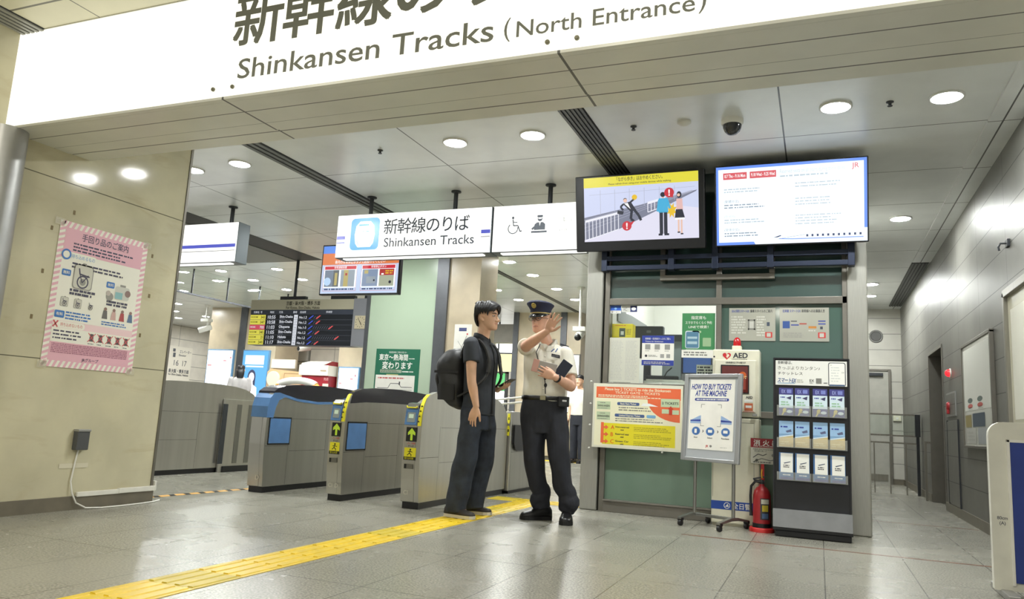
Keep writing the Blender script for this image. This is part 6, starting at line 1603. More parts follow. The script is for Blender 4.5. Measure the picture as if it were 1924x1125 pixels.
def head(mb, Hd, H=0.228):
    rr = []
    for z, w, yf, yb in catmull([(0.0, 0.018, 0.078, 0.045), (0.03, 0.033, 0.090, 0.02), (0.10, 0.047, 0.094, -0.015), (0.20, 0.057, 0.092, -0.045), (0.31, 0.063, 0.091, -0.072), (0.42, 0.069, 0.090, -0.086),
                                 (0.52, 0.072, 0.085, -0.094), (0.61, 0.074, 0.092, -0.097), (0.75, 0.075, 0.087, -0.095), (0.87, 0.066, 0.068, -0.082), (0.95, 0.046, 0.044, -0.056), (1.0, 0.014, 0.012, -0.02)], 4):
        c, d = (yf + yb) / 2, (yf - yb) / 2
        rr.append([Hd(w * math.copysign(abs(math.cos(2 * PI * k / 28)) ** 0.92, math.cos(2 * PI * k / 28)), c + d * math.sin(2 * PI * k / 28), z * H) for k in range(28)])
    mb.loft(rr)
    limb(mb, [(Hd(0, 0.086, 0.53 * H), 0.008), (Hd(0, 0.099, 0.43 * H), 0.009), (Hd(0, 0.110, 0.355 * H), 0.0115), (Hd(0, 0.099, 0.325 * H), 0.011)], 4, 12)
    for s in (-1, 1):
        mb.sphere(Hd(s * 0.013, 0.097, 0.335 * H), 0.0095, None, 10, 7)
        e = [(Hd(s * 0.073, -0.004, 0.34 * H), 0.009), (Hd(s * 0.078, -0.016, 0.40 * H), 0.011), (Hd(s * 0.081, -0.022, 0.48 * H), 0.011), (Hd(s * 0.079, -0.010, 0.54 * H), 0.009), (Hd(s * 0.074, 0.004, 0.50 * H), 0.007)]
        limb(mb, e, 3, 10)
    for z, rr_ in ((0.245, 0.0085), (0.222, 0.0090)):
        limb(mb, [(Hd(-0.02, 0.086, z * H), 0.004), (Hd(0, 0.0925, z * H), rr_), (Hd(0.02, 0.086, z * H), 0.004)], 4, 10)

def face_parts(t, Hd, H=0.228, lips=(176, 112, 100)):
    brow = mat('brow_black', (34, 30, 30), 0.7)
    for s in (-1, 1):
        e = MB(mat('eye_white', (196, 188, 182), 0.3))
        c = Hd(s * 0.031, 0.0785, 0.515 * H)
        rings = []
        for k in range(7):
            th = PI * (0.03 + 0.94 * k / 6)
            rings.append([c + Hd.r * (0.0155 * math.sin(th) * math.cos(2 * PI * q / 14)) + Hd.u * (0.0062 * math.sin(th) * math.sin(2 * PI * q / 14)) - Hd.f * (0.010 * math.cos(th)) for q in range(14)])
        e.loft(rings)
        eo = obj('eye', e, t)
        i = MB(mat('iris_dark', (26, 20, 18), 0.2))
        i.sphere(c + Hd.f * 0.0062 - Hd.r * (s * 0.001), 0.0052, None, 12, 8)
        obj('iris', i, eo)
        b = MB(brow)
        limb(b, [(Hd(s * 0.014, 0.093, 0.595 * H), 0.003), (Hd(s * 0.032, 0.0905, 0.615 * H), 0.004), (Hd(s * 0.053, 0.075, 0.60 * H), 0.0025)], 4, 8)
        obj('eyebrow', b, t)
    l = MB(mat('lip_%d' % lips[0], lips, 0.45))
    limb(l, [(Hd(-0.021, 0.0875, 0.234 * H), 0.003), (Hd(0, 0.0965, 0.236 * H), 0.0055), (Hd(0.021, 0.0875, 0.234 * H), 0.003)], 4, 8)
    obj('mouth', l, t)

def hand(mb, wrist, D, N, T, curls, spread=0.12, L=1.0, thumb=(0.7, 0.35), wr=0.024):
    """D: pointing direction, N: the way the palm faces, T: thumb side"""
    wrist = Vector(wrist)
    D = Vector(D).normalized()
    N = Vector(N)
    N = (N - D * N.dot(D)).normalized()
    T = Vector(T)
    T = (T - D * T.dot(D) - N * T.dot(N)).normalized()
    def P(d, t, n_=0.0):
        return wrist + (D * d + T * t + N * n_) * L
    rr = []
    for d, w, th in catmull([(-0.012, wr, 0.019), (0.015, 0.027, 0.017), (0.045, 0.037, 0.0155), (0.075, 0.041, 0.014), (0.094, 0.039, 0.011), (0.100, 0.034, 0.007)], 3):
        rr.append([P(d, w * math.copysign(abs(math.cos(2 * PI * k / 20)) ** 0.75, math.cos(2 * PI * k / 20)), th * math.copysign(abs(math.sin(2 * PI * k / 20)) ** 0.8, math.sin(2 * PI * k / 20))) for k in range(20)])
    mb.loft(rr)
    mb.sphere(P(0.035, 0.024, 0.012), 0.018 * L, None, 12, 8)
    for k, (t0, ln, r0) in enumerate(((0.031, 0.072, 0.0090), (0.0105, 0.080, 0.0092), (-0.0105, 0.074, 0.0088), (-0.030, 0.058, 0.0078))):
        ang = spread * (1.4 - k) 
        d0 = (D * math.cos(ang) + T * math.sin(ang)).normalized()
        c = curls[k] if isinstance(curls, (list, tuple)) else curls
        p = P(0.088, t0)
        pts = [(p, r0 * L)]
        acc = 0.0
        for j, fr in enumerate((0.45, 0.31, 0.24)):
            acc += c * (0.8, 1.0, 0.7)[j]
            d_ = d0 * math.cos(acc) + N * math.sin(acc)
            p = p + d_ * ln * fr * L
            pts.append((p, r0 * (0.95, 0.87, 0.74)[j] * L))
        limb(mb, pts, 3, 10)
    a, b = thumb
    p = P(0.018, 0.022, 0.006)
    pts = [(p, 0.0125 * L)]
    d_ = (D * math.cos(a) + T * math.sin(a) + N * 0.25).normalized()
    p = p + d_ * 0.042 * L
    pts.append((p, 0.0115 * L))
    d2 = (D * math.cos(a - b) + T * math.sin(a - b) + N * 0.3).normalized()
    p = p + d2 * 0.032 * L
    pts.append((p, 0.0100 * L))
    p = p + (d2 + N * 0.1).normalized() * 0.024 * L
    pts.append((p, 0.0078 * L))
    limb(mb, pts, 3, 10)

def shoe(name, heel, toe, t, m, sole_m, hgt=0.075, wd=0.046, sole=0.022):
    heel, toe = Vector(heel), Vector(toe)
    f = (toe - heel)
    ln = f.length
    F_ = Fr(heel, f)
    def sect(y, w, h, z0):
        return [F_(w * math.copysign(abs(math.cos(2 * PI * k / 18)) ** 0.8, math.cos(2 * PI * k / 18)), y, z0 + max(0.0, h * math.copysign(abs(math.sin(2 * PI * k / 18)) ** 0.7, math.sin(2 * PI * k / 18)))) for k in range(18)]
    up = MB(m)
    up.loft([sect(y * ln, w, h, sole) for y, w, h in catmull([(0.01, wd * 0.55, hgt * 0.75), (0.10, wd * 0.85, hgt * 1.05), (0.28, wd * 0.88, hgt * 1.12), (0.42, wd * 0.92, hgt * 0.95), (0.6, wd * 1.05, hgt * 0.66), (0.8, wd * 1.08, hgt * 0.48), (0.94, wd * 0.82, hgt * 0.36), (0.995, wd * 0.35, hgt * 0.18)], 3)])
    so = obj(name, up, t)
    sl = MB(sole_m)
    ring = [(0.0, 0.5), (0.06, 0.85), (0.2, 0.95), (0.42, 0.92), (0.6, 1.08), (0.8, 1.12), (0.93, 0.9), (1.0, 0.45)]
    pts = [(w * wd, y * ln) for y, w in ring] + [(-w * wd, y * ln) for y, w in reversed(ring)]
    sl.loft([[F_(x, y, z) for x, y in pts] for z in (0.001, sole * 0.6, sole + 0.004)], None, False)
    obj('sole', sl, so, bevel=0.003)
    return so

skin_a = mat('skin_light', (216, 172, 142), 0.5, var=0.04, scale=14)
skin_b = mat('skin_warm', (214, 166, 140), 0.5, var=0.04, scale=14)
VX = 0.0045

# ---- the traveller with the backpack: seen from the side, looking to the right
cloth_black = mat('shirt_black', (46, 50, 57), 0.75, var=0.12, scale=9)
denim = mat('dark_denim', (45, 51, 62), 0.85, var=0.16, scale=14)
t = thing('person', 'person with short black hair, dark shirt and backpack, holding a phone', 'person', (-2.62, 5.80, 0))
trav = t
T = Fr((-2.625, 5.81, 0), (1, 0.02, 0))
b = MB(skin_a)
torso(b, T, [(0.86, 0.135, 0.09, -0.095, 0), (0.98, 0.13, 0.09, -0.085, 0), (1.12, 0.145, 0.095, -0.095, 0), (1.27, 0.155, 0.10, -0.10, 0), (1.37, 0.155, 0.072, -0.085, 0), (1.43, 0.10, 0.046, -0.06, 0), (1.465, 0.056, 0.042, -0.056, 0)])
Hd = Fr((-2.590, 5.805, 1.520), (1, -0.10, -0.03), (-0.02, 0, 1))
limb(b, [(T(0, -0.02, 1.42), 0.066), (T(0, 0.0, 1.47), 0.056), (Hd(0, -0.018, 0.03), 0.055), (Hd(0, -0.02, 0.08), 0.058)])
head(b, Hd)
# right arm hangs on the near side
sh, el, wr = Vector((-2.645, 5.630, 1.385)), Vector((-2.600, 5.585, 1.085)), Vector((-2.548, 5.590, 0.880))
limb(b, [(sh, 0.052), (sh.lerp(el, 0.5), 0.045), (el, 0.038), (el.lerp(wr, 0.3), 0.039), (el.lerp(wr, 0.7), 0.031), (wr, 0.025)])
hand(b, wr, (-0.30, 0.02, -0.95), (0.15, 1, 0), (1, -0.25, -0.2), [0.22, 0.20, 0.25, 0.32], 0.10, 0.98, (0.55, 0.25))
# left arm bent forward with the phone
sh2, el2, wr2 = Vector((-2.645, 5.995, 1.385)), Vector((-2.715, 6.055, 1.115)), Vector((-2.545, 6.00, 1.035))
limb(b, [(sh2, 0.052), (sh2.lerp(el2, 0.5), 0.045), (el2, 0.038), (el2.lerp(wr2, 0.3), 0.039), (el2.lerp(wr2, 0.7), 0.031), (wr2, 0.025)])
hand(b, wr2, (0.90, -0.32, 0.28), (0.15, -0.15, 1), (0.35, 0.92, 0.0), [0.42, 0.46, 0.5, 0.55], 0.06, 0.95, (0.55, 0.5))
# legs
hipR, kneeR, ankR = Vector((-2.630, 5.715, 0.88)), Vector((-2.655, 5.695, 0.48)), Vector((-2.705, 5.675, 0.085))
hipL, kneeL, ankL = Vector((-2.620, 5.905, 0.88)), Vector((-2.600, 5.93, 0.48)), Vector((-2.690, 5.955, 0.085))
for h_, k_, a_ in ((hipR, kneeR, ankR), (hipL, kneeL, ankL)):
    limb(b, [(h_, 0.068), (h_.lerp(k_, 0.5), 0.064), (k_, 0.053), (k_.lerp(a_, 0.35), 0.054), (a_, 0.036), (a_ + Vector((0.06, 0, -0.045)), 0.034)])
remeshed('body', b, VX, 5, t, skin_a)
face_parts(t, Hd)
# hair
hm = mat('hair_black', (22, 22, 25), 0.45, var=0.2, scale=40)
hr = MB(hm)
H_ = 0.228
rr = []
for z, w, yf, yb in catmull([(0.40, 0.066, -0.058, -0.102), (0.50, 0.075, -0.050, -0.110), (0.60, 0.081, -0.020, -0.114), (0.70, 0.084, 0.045, -0.115), (0.80, 0.085, 0.086, -0.114), (0.88, 0.080, 0.090, -0.104), (0.98, 0.062, 0.062, -0.08), (1.05, 0.034, 0.03, -0.045), (1.07, 0.008, 0.004, -0.01)], 3):
    c, d = (yf + yb) / 2, (yf - yb) / 2
    rr.append([Hd(w * math.cos(2 * PI * k / 24), c + d * math.sin(2 * PI * k / 24), z * H_) for k in range(24)])
hr.loft(rr)
rnd = random.Random(4)
for k in range(13):                                            # fringe swept over the forehead
    s = -0.066 + 0.132 * k / 12
    fy = 0.096 - 6.5 * s * s
    sw = -0.016 if s < 0.012 else 0.014
    ln = rnd.uniform(-0.03, 0.03) + (0.05 if abs(s - 0.012) < 0.02 else 0.0)
    limb(hr, [(Hd(s * 0.5 + 0.006, 0.040, 1.03 * H_), 0.017), (Hd(s * 0.85, fy + 0.004, 0.90 * H_), 0.015), (Hd(s + sw * 0.6, fy + 0.006, (0.77 + ln) * H_), 0.011), (Hd(s + sw * 1.2, fy - 0.002, (0.665 + ln) * H_), 0.004)], 3, 8)
for s in (-1, 1):
    for k in range(6):                                         # sides cut above the ears
        y = 0.052 - 0.024 * k
        low = (0.50, 0.57, 0.575, 0.57, 0.50, 0.42)[k]
        limb(hr, [(Hd(s * 0.055, y, 0.99 * H_), 0.016), (Hd(s * 0.083, y, 0.80 * H_), 0.014), (Hd(s * 0.083, y - 0.004, (low + 0.10) * H_), 0.010), (Hd(s * 0.077, y - 0.006, low * H_), 0.004)], 3, 8)
for k in range(9):                                             # nape
    s = -0.064 + 0.016 * k
    limb(hr, [(Hd(s, -0.100 + 5 * s * s, 0.60 * H_), 0.016), (Hd(s, -0.096 + 5 * s * s, 0.36 * H_), 0.013), (Hd(s * 0.9, -0.084 + 5 * s * s, 0.16 * H_), 0.005)], 3, 8)
for k in range(10):                                            # loose tufts on the crown
    a = k * 0.63
    limb(hr, [(Hd(0.03 * math.cos(a), -0.02 + 0.04 * math.sin(a), 1.0 * H_), 0.014), (Hd(0.055 * math.cos(a), -0.02 + 0.07 * math.sin(a), 1.055 * H_), 0.010), (Hd(0.075 * math.cos(a), -0.02 + 0.10 * math.sin(a), 1.02 * H_), 0.004)], 3, 8)
limb(hr, [(Hd(0.0, -0.03, 1.04 * H_), 0.008), (Hd(0.01, -0.05, 1.11 * H_), 0.003)], 3, 8)
remeshed('hair', hr, 0.0045, 7, t, hm)
# shirt
s_ = MB(cloth_black)
torso(s_, T, [(0.815, 0.178, 0.120, -0.130, 0), (0.90, 0.176, 0.118, -0.128, 0), (1.05, 0.170, 0.116, -0.118, 0), (1.22, 0.180, 0.124, -0.122, 0), (1.34, 0.184, 0.106, -0.112, 0), (1.405, 0.150, 0.075, -0.09, 0), (1.440, 0.095, 0.060, -0.075, 0), (1.455, 0.072, 0.054, -0.07, 0)])
for a_, e_ in ((sh, el), (sh2, el2)):
    q = a_.lerp(e_, 0.50)
    limb(s_, [(a_ + Vector((0.0, 0, 0.012)), 0.062), (a_.lerp(e_, 0.25), 0.064), (q, 0.064)], 4, 18, False)
    s_.sphere(a_ + Vector((0, 0, 0.0)), 0.064, None, 14, 10)
remeshed('shirt', s_, 0.006, 4, t, cloth_black, (0.012, 9, (1.0, 1.0, 0.55)))
cl = MB(cloth_black)
for s in (-1, 1):
    cl.loft([[T(s * x, y, z) for x, y, z in ring] for ring in (
        ((0.004, 0.070, 1.415), (0.050, 0.062, 1.395), (0.060, 0.055, 1.425), (0.018, 0.062, 1.448)),
        ((0.066, 0.030, 1.435), (0.085, 0.028, 1.428), (0.078, 0.022, 1.470), (0.064, 0.024, 1.478)),
        ((0.076, -0.030, 1.445), (0.092, -0.034, 1.440), (0.078, -0.030, 1.492), (0.066, -0.030, 1.494)),
        ((0.0, -0.080, 1.455), (0.0, -0.094, 1.450), (0.0, -0.082, 1.500), (0.0, -0.072, 1.500)))], None, True)
obj('collar', cl, t)
obj('button_placket', MB(mat('placket_dark', (28, 31, 36), 0.7)).loft([[T(-0.016, f_, z), T(0.016, f_, z), T(0.016, f_ - 0.01, z), T(-0.016, f_ - 0.01, z)] for z, f_ in ((1.40, 0.080), (1.34, 0.112), (1.25, 0.130), (1.12, 0.127), (0.98, 0.125), (0.83, 0.128))], smooth=False), t)
pk_ = MB(cloth_black).loft([[T(x, y, z) for x, y in ((0.05, 0.118), (0.13, 0.098), (0.135, 0.108), (0.05, 0.132))] for z in (1.16, 1.20, 1.27)], smooth=False)
obj('chest_pocket', pk_, t, bevel=0.003)
# trousers
tr = MB(denim)
torso(tr, T, [(0.70, 0.165, 0.105, -0.115, 0), (0.80, 0.170, 0.110, -0.130, 0), (0.90, 0.165, 0.108, -0.122, 0), (1.0, 0.155, 0.10, -0.105, 0)])
for h_, k_, a_, fx in ((hipR, kneeR, ankR, 1), (hipL, kneeL, ankL, 0)):
    m1 = h_.lerp(k_, 0.5)
    limb(tr, [(h_ + Vector((0, 0, -0.03)), 0.098), (m1, 0.094), (k_, 0.088), (k_.lerp(a_, 0.5) + Vector((-0.006, 0, 0)), 0.088), (a_ + Vector((0.0, 0, 0.02)), 0.090), (a_ + Vector((0.004, 0, -0.042)), 0.088)], 5, 20, False)
remeshed('trousers', tr, 0.006, 3, t, denim, (0.016, 9, (1.2, 1.2, 0.7)))
sho = mat('shoe_dark', (44, 40, 38), 0.6, var=0.1)
sol = mat('sole_pale', (206, 202, 190), 0.6)
shoe('shoe', (-2.80, 5.665, 0.0), (-2.525, 5.625, 0.0), t, sho, sol)
shoe('shoe', (-2.80, 5.955, 0.0), (-2.530, 5.975, 0.0), t, sho, sol)
# phone in his left hand
ph_ = thing('phone', 'dark phone held up in the left hand of the backpack wearer', 'phone', wr2 + Vector((0.10, -0.03, 0.05)))
pc = wr2 + Vector((0.098, -0.036, 0.066))
ax_ = (Vector((0.88, -0.30, 0.42)).normalized(), Vector((0.30, 0.95, 0.05)), Vector((-0.42, 0.08, 0.9)))
obj('case', MB(mat('phone_dark', (56, 54, 54), 0.4)).obox(pc, ax_, (0.075, 0.036, 0.0045)), ph_, bevel=0.004)
obj('glass', MB(mat('phone_glass', (18, 18, 22), 0.06)).obox(pc + ax_[2].normalized() * 0.005, ax_, (0.071, 0.033, 0.0006)), ph_)
# backpack
nyl = mat('nylon_black', (36, 37, 39), 0.5, var=0.18, scale=12, bump=0.25, bscale=18)
bp_ = thing('backpack', 'bulky black nylon backpack worn on the back of the traveller', 'backpack', (-2.86, 5.80, 0.87))
bk = MB(nyl)
rr = []
for z, w, x0, x1 in catmull([(0.868, 0.06, -2.81, -2.735), (0.885, 0.115, -2.875, -2.735), (0.95, 0.150, -2.935, -2.735), (1.08, 0.163, -2.975, -2.735), (1.20, 0.163, -2.985, -2.735), (1.29, 0.150, -2.970, -2.735), (1.345, 0.115, -2.93, -2.74), (1.368, 0.06, -2.87, -2.76)], 4):
    c, d = (x0 + x1) / 2, (x1 - x0) / 2
    rr.append([Vector((c + d * math.copysign(abs(math.cos(2 * PI * k / 28)) ** 0.6, math.cos(2 * PI * k / 28)), 5.805 + w * math.copysign(abs(math.sin(2 * PI * k / 28)) ** 0.6, math.sin(2 * PI * k / 28)), z)) for k in range(28)])
bk.loft(rr)
remeshed('bag', bk, 0.007, 3, bp_, nyl, (0.022, 7, (1, 1, 1)))
fp = MB(nyl)
rr = []
for z, w, x0 in catmull([(0.93, 0.07, -2.935), (0.96, 0.10, -2.975), (1.08, 0.115, -3.010), (1.16, 0.10, -3.005), (1.19, 0.06, -2.98)], 4):
    rr.append([Vector((x0 + 0.035 + 0.035 * math.cos(2 * PI * k / 18), 5.805 + w * math.sin(2 * PI * k / 18), z)) for k in range(18)])
fp.loft(rr)
remeshed('front_pocket', fp, 0.007, 2, bp_, nyl, (0.012, 9, (1, 1, 1)))
obj('side_pocket', MB(mat('mesh_black', (36, 37, 40), 0.7)).loft([[Vector((-2.93 + q * 0.15, 5.635 + 0.012 * abs(q - 0.5) * 2 - zz_ * 0.004, z)) for q in (0, 0.25, 0.5, 0.75, 1)] + [Vector((-2.78, 5.66, z)), Vector((-2.93, 5.66, z))] for zz_, z in ((0, 0.93), (1, 1.0), (2, 1.06))]), bp_)
obj('handle', MB(nyl).tube([(-2.76, 5.78, 1.36), (-2.775, 5.785, 1.405), (-2.765, 5.81, 1.42), (-2.755, 5.835, 1.405), (-2.75, 5.84, 1.36)], 0.011, 8), bp_)
for y in (5.68, 5.925):
    st_ = MB(nyl)
    pts = [(-2.745, y, 1.28), (-2.725, y - 0.0, 1.37), (-2.665, y, 1.432), (-2.590, y, 1.425), (-2.525, y, 1.35), (-2.498, y + (0.01 if y < 5.8 else -0.01), 1.24), (-2.50, y - (0.03 if y < 5.8 else -0.03), 1.14), (-2.56, y - (0.06 if y < 5.8 else -0.06), 1.06), (-2.68, y - (0.045 if y < 5.8 else -0.045), 0.99), (-2.76, y - 0.01, 0.96)]
    p_ = [Vector(q) for q in catmull(pts, 3)]
    for i in range(len(p_) - 1):
        d = (p_[i + 1] - p_[i]).normalized()
        yv = Vector((0, 1, 0))
        st_.obox((p_[i] + p_[i + 1]) / 2, (d, yv, d.cross(yv)), ((p_[i + 1] - p_[i]).length / 2 + 0.004, 0.024 if i < 17 else 0.012, 0.007))
    obj('shoulder_strap', st_, bp_)
obj('compression_strap', MB(soft_black).box(-2.97, 5.634, 1.15, -2.75, 5.64, 1.17), bp_)

# ---- the uniformed person, arm raised
white_sh = mat('shirt_white', (226, 222, 208), 0.7, var=0.03, scale=9)
navy_tr = mat('trousers_navy', (36, 38, 47), 0.8, var=0.15, scale=10)
t = thing('person', 'person in peaked cap and white uniform shirt raising one hand, tablet in other', 'person', (-2.12, 6.05, 0))
offi = t
T = Fr((-2.135, 6.05, 0), (0.24, -0.97, 0))
b = MB(skin_b)
torso(b, T, [(0.86, 0.155, 0.095, -0.105, 0), (0.98, 0.148, 0.10, -0.09, 0), (1.12, 0.158, 0.105, -0.10, 0), (1.27, 0.17, 0.11, -0.105, 0), (1.37, 0.165, 0.085, -0.095, 0), (1.43, 0.115, 0.06, -0.07, 0), (1.465, 0.06, 0.045, -0.06, 0)])
Hd = Fr((-2.188, 6.03, 1.535), (-0.16, -0.985, -0.10), (-0.03, -0.07, 1))
limb(b, [(T(0, -0.02, 1.41), 0.070), (T(0.01, 0.0, 1.46), 0.058), (Hd(0, -0.015, 0.03), 0.056), (Hd(0, -0.02, 0.09), 0.060)])
head(b, Hd)
# right arm, raised towards the picture's right; palm open
shR, elR, wrR = Vector((-2.325, 6.02, 1.405)), Vector((-2.215, 5.79, 1.405)), Vector((-1.990, 5.62, 1.498))
limb(b, [(shR, 0.055), (shR.lerp(elR, 0.5), 0.049), (elR, 0.043), (elR.lerp(wrR, 0.3), 0.044), (elR.lerp(wrR, 0.7), 0.034), (wrR, 0.027)])
hand(b, wrR, (0.52, -0.10, 0.85), (0.22, -0.97, -0.2), (0.85, 0.2, -0.5), [0.05, 0.06, 0.08, 0.10], 0.17, 1.0, (0.75, 0.30), 0.026)
# left arm, folded across the chest with the tablet
shL, elL, wrL = Vector((-1.972, 6.06, 1.372)), Vector((-1.884, 5.985, 1.095)), Vector((-1.962, 5.800, 1.150))
limb(b, [(shL, 0.055), (shL.lerp(elL, 0.5), 0.049), (elL, 0.043), (elL.lerp(wrL, 0.3), 0.044), (elL.lerp(wrL, 0.7), 0.035), (wrL, 0.028)])
hand(b, wrL, (-0.86, -0.24, 0.32), (-0.25, 0.95, 0.05), (0.25, -0.05, 0.95), [0.30, 0.28, 0.26, 0.26], 0.10, 0.98, (0.45, 0.3), 0.026)
hipR, kneeR, ankR = T(0.095, 0, 0.90), Vector((-2.195, 6.03, 0.50)), Vector((-2.135, 6.10, 0.09))
hipL, kneeL, ankL = T(-0.095, 0, 0.90), Vector((-1.975, 6.03, 0.50)), Vector((-1.910, 6.07, 0.09))
for h_, k_, a_, fw_ in ((hipR, kneeR, ankR, Vector((-0.05, -0.05, -0.045))), (hipL, kneeL, ankL, Vector((0.03, -0.06, -0.045)))):
    limb(b, [(h_, 0.085), (h_.lerp(k_, 0.5), 0.070), (k_, 0.055), (k_.lerp(a_, 0.35), 0.056), (a_, 0.037), (a_ + fw_, 0.034)])
remeshed('body', b, VX, 5, t, skin_b)
face_parts(t, Hd)
# hair under the cap
hr = MB(hm)
rr = []
for z, w, yf, yb in catmull([(0.36, 0.058, -0.045, -0.092), (0.48, 0.076, -0.022, -0.101), (0.60, 0.079, 0.01, -0.102), (0.72, 0.079, 0.02, -0.101)], 3):
    c, d = (yf + yb) / 2, (yf - yb) / 2
    rr.append([Hd(w * math.cos(2 * PI * k / 24), c + d * math.sin(2 * PI * k / 24), z * 0.228) for k in range(24)])
hr.loft(rr)
remeshed('hair', hr, 0.005, 1, t, hm)
# spectacles
gl_ = MB(mat('spectacle_frame', (34, 32, 36), 0.3))
for s in (-1, 1):
    ring = [Hd(s * 0.033 + 0.025 * math.cos(2 * PI * k / 20), 0.101, 0.515 * 0.228 + 0.017 * math.sin(2 * PI * k / 20)) for k in range(21)]
    gl_.tube(ring, 0.0020, 6, caps=False)
    gl_.tube([Hd(s * 0.058, 0.100, 0.53 * 0.228), Hd(s * 0.078, 0.05, 0.53 * 0.228), Hd(s * 0.081, -0.01, 0.52 * 0.228)], 0.002, 6)
gl_.tube([Hd(-0.009, 0.102, 0.53 * 0.228), Hd(0, 0.105, 0.54 * 0.228), Hd(0.009, 0.102, 0.53 * 0.228)], 0.002, 6)
obj('spectacles', gl_, t)
# cap
navy_cap = mat('cap_navy', (36, 40, 66), 0.7, var=0.08)
cz = 0.70 * 0.228
cp = MB(navy_cap)
def ov(z, rx, yf, yb, n=30):
    c, d = (yf + yb) / 2, (yf - yb) / 2
    return [Hd(rx * math.cos(2 * PI * k / n), c + d * math.sin(2 * PI * k / n), z) for k in range(n)]
def ovt(rx, yf, yb, zf, zb, n=30):
    c, d = (yf + yb) / 2, (yf - yb) / 2
    return [Hd(rx * math.cos(2 * PI * k / n), c + d * math.sin(2 * PI * k / n), (zf + zb) / 2 + (zf - zb) / 2 * math.sin(2 * PI * k / n)) for k in range(n)]
cp.loft([ovt(0.083, 0.102, -0.106, cz, cz - 0.012), ovt(0.084, 0.103, -0.107, cz + 0.038, cz + 0.028), ovt(0.098, 0.120, -0.120, cz + 0.068, cz + 0.048), ovt(0.112, 0.132, -0.128, cz + 0.092, cz + 0.058), ovt(0.113, 0.132, -0.128, cz + 0.100, cz + 0.064), ovt(0.098, 0.115, -0.115, cz + 0.112, cz + 0.072), ovt(0.05, 0.06, -0.07, cz + 0.114, cz + 0.082), ovt(0.008, 0.0, -0.015, cz + 0.108, cz + 0.094)])
cap_o = obj('peaked_cap', cp, t)
bd = MB(mat('cap_gold', (196, 176, 116), 0.4, 0.5))
bd.loft([ovt(0.0855, 0.1045, -0.1085, cz + 0.003, cz - 0.008), ovt(0.0855, 0.1045, -0.1085, cz + 0.013, cz + 0.002)], caps=False)
obj('gold_band', bd, cap_o)
vs_ = MB(mat('visor_black', (20, 20, 24), 0.12, spec=0.8))
inner = [Hd(0.084 * math.cos(math.radians(a)), -0.002 + 0.105 * math.sin(math.radians(a)), cz + 0.002) for a in range(15, 166, 10)]
outer = [Hd(0.088 * math.cos(math.radians(a)), 0.004 + (0.105 + 0.050 * math.sin(math.radians(a)) ** 1.2) * math.sin(math.radians(a)), cz - 0.034 * math.sin(math.radians(a)) ** 0.8) for a in range(15, 166, 10)]
vs_.loft([inner, outer, [p - Hd.u * 0.004 for p in outer], [p - Hd.u * 0.004 for p in inner]], None, True, False, False)
obj('visor', vs_, cap_o)
em = MB(mat('cap_emblem', (206, 186, 110), 0.35, 0.6))
ec = Hd(0, 0.119, cz + 0.066)
ef = (Hd.f * 0.93 - Hd.u * 0.38).normalized()
eu = (Hd.u * 0.93 + Hd.f * 0.38).normalized()
em.loft([[ec + (Hd.r * math.cos(2 * PI * k / 18) * r_ + eu * math.sin(2 * PI * k / 18) * r_ * 1.15) + ef * h_ for k in range(18)] for r_, h_ in ((0.021, -0.004), (0.021, 0.004), (0.013, 0.007), (0.012, 0.003), (0.007, 0.008), (0.001, 0.009))], None, True)
obj('emblem', em, cap_o)
# shirt
s_ = MB(white_sh)
torso(s_, T, [(0.965, 0.180, 0.122, -0.118, 0), (1.02, 0.188, 0.132, -0.128, 0), (1.12, 0.186, 0.128, -0.128, 0), (1.25, 0.190, 0.130, -0.128, 0), (1.35, 0.190, 0.108, -0.114, 0), (1.405, 0.150, 0.078, -0.092, 0), (1.440, 0.098, 0.060, -0.075, 0), (1.452, 0.074, 0.05, -0.07, 0)])
for a_, e_, q_ in ((shR, elR, 0.62), (shL, elL, 0.72)):
    q = a_.lerp(e_, q_)
    limb(s_, [(a_ + Vector((0, 0, 0.004)), 0.060), (a_.lerp(e_, 0.35), 0.065), (q, 0.070)], 4, 18, False)
    s_.sphere(a_, 0.060, None, 14, 10)
remeshed('shirt', s_, 0.006, 4, t, white_sh, (0.011, 10, (1.1, 1.1, 0.5)))
cl = MB(white_sh)
for s in (-1, 1):
    cl.loft([[T(s * x, y, z) for x, y, z in ring] for ring in (
        ((0.004, 0.108, 1.375), (0.060, 0.082, 1.375), (0.066, 0.072, 1.420), (0.022, 0.085, 1.425)),
        ((0.068, 0.030, 1.435), (0.092, 0.030, 1.425), (0.080, 0.024, 1.472), (0.066, 0.024, 1.478)),
        ((0.078, -0.030, 1.442), (0.098, -0.034, 1.435), (0.080, -0.030, 1.490), (0.068, -0.030, 1.492)),
        ((0.0, -0.080, 1.450), (0.0, -0.096, 1.446), (0.0, -0.082, 1.498), (0.0, -0.072, 1.498)))], None, True)
obj('collar', cl, t)
obj('button_placket', MB(mat('shirt_edge', (212, 208, 194), 0.7)).loft([[T(-0.014, f_, z), T(0.014, f_, z), T(0.014, f_ - 0.012, z), T(-0.014, f_ - 0.012, z)] for z, f_ in ((1.37, 0.108), (1.30, 0.128), (1.20, 0.137), (1.10, 0.136), (1.00, 0.136))], smooth=False), t)
for z, f_ in ((1.33, 0.122), (1.235, 0.136), (1.06, 0.139)):
    obj('button', MB(white_plastic).sphere(T(0, f_, z), 0.006, None, 10, 6), t)
tagm = mat('name_tag_dark', (40, 42, 54), 0.4)
tc_ = T(-0.090, 0.132, 1.335)
tg = obj('name_tag', MB(tagm).obox(tc_, (T.r + Vector((0, 0, 0.18)), T.u, T.f), (0.036, 0.013, 0.003)), t)
a = Art(tc_ + T.f * 0.0032, -T.r, T.u, T.f)
a.greek(-0.03, -0.007, 0.06, 0.013, 2, ink((150, 152, 160)), 1, 3)
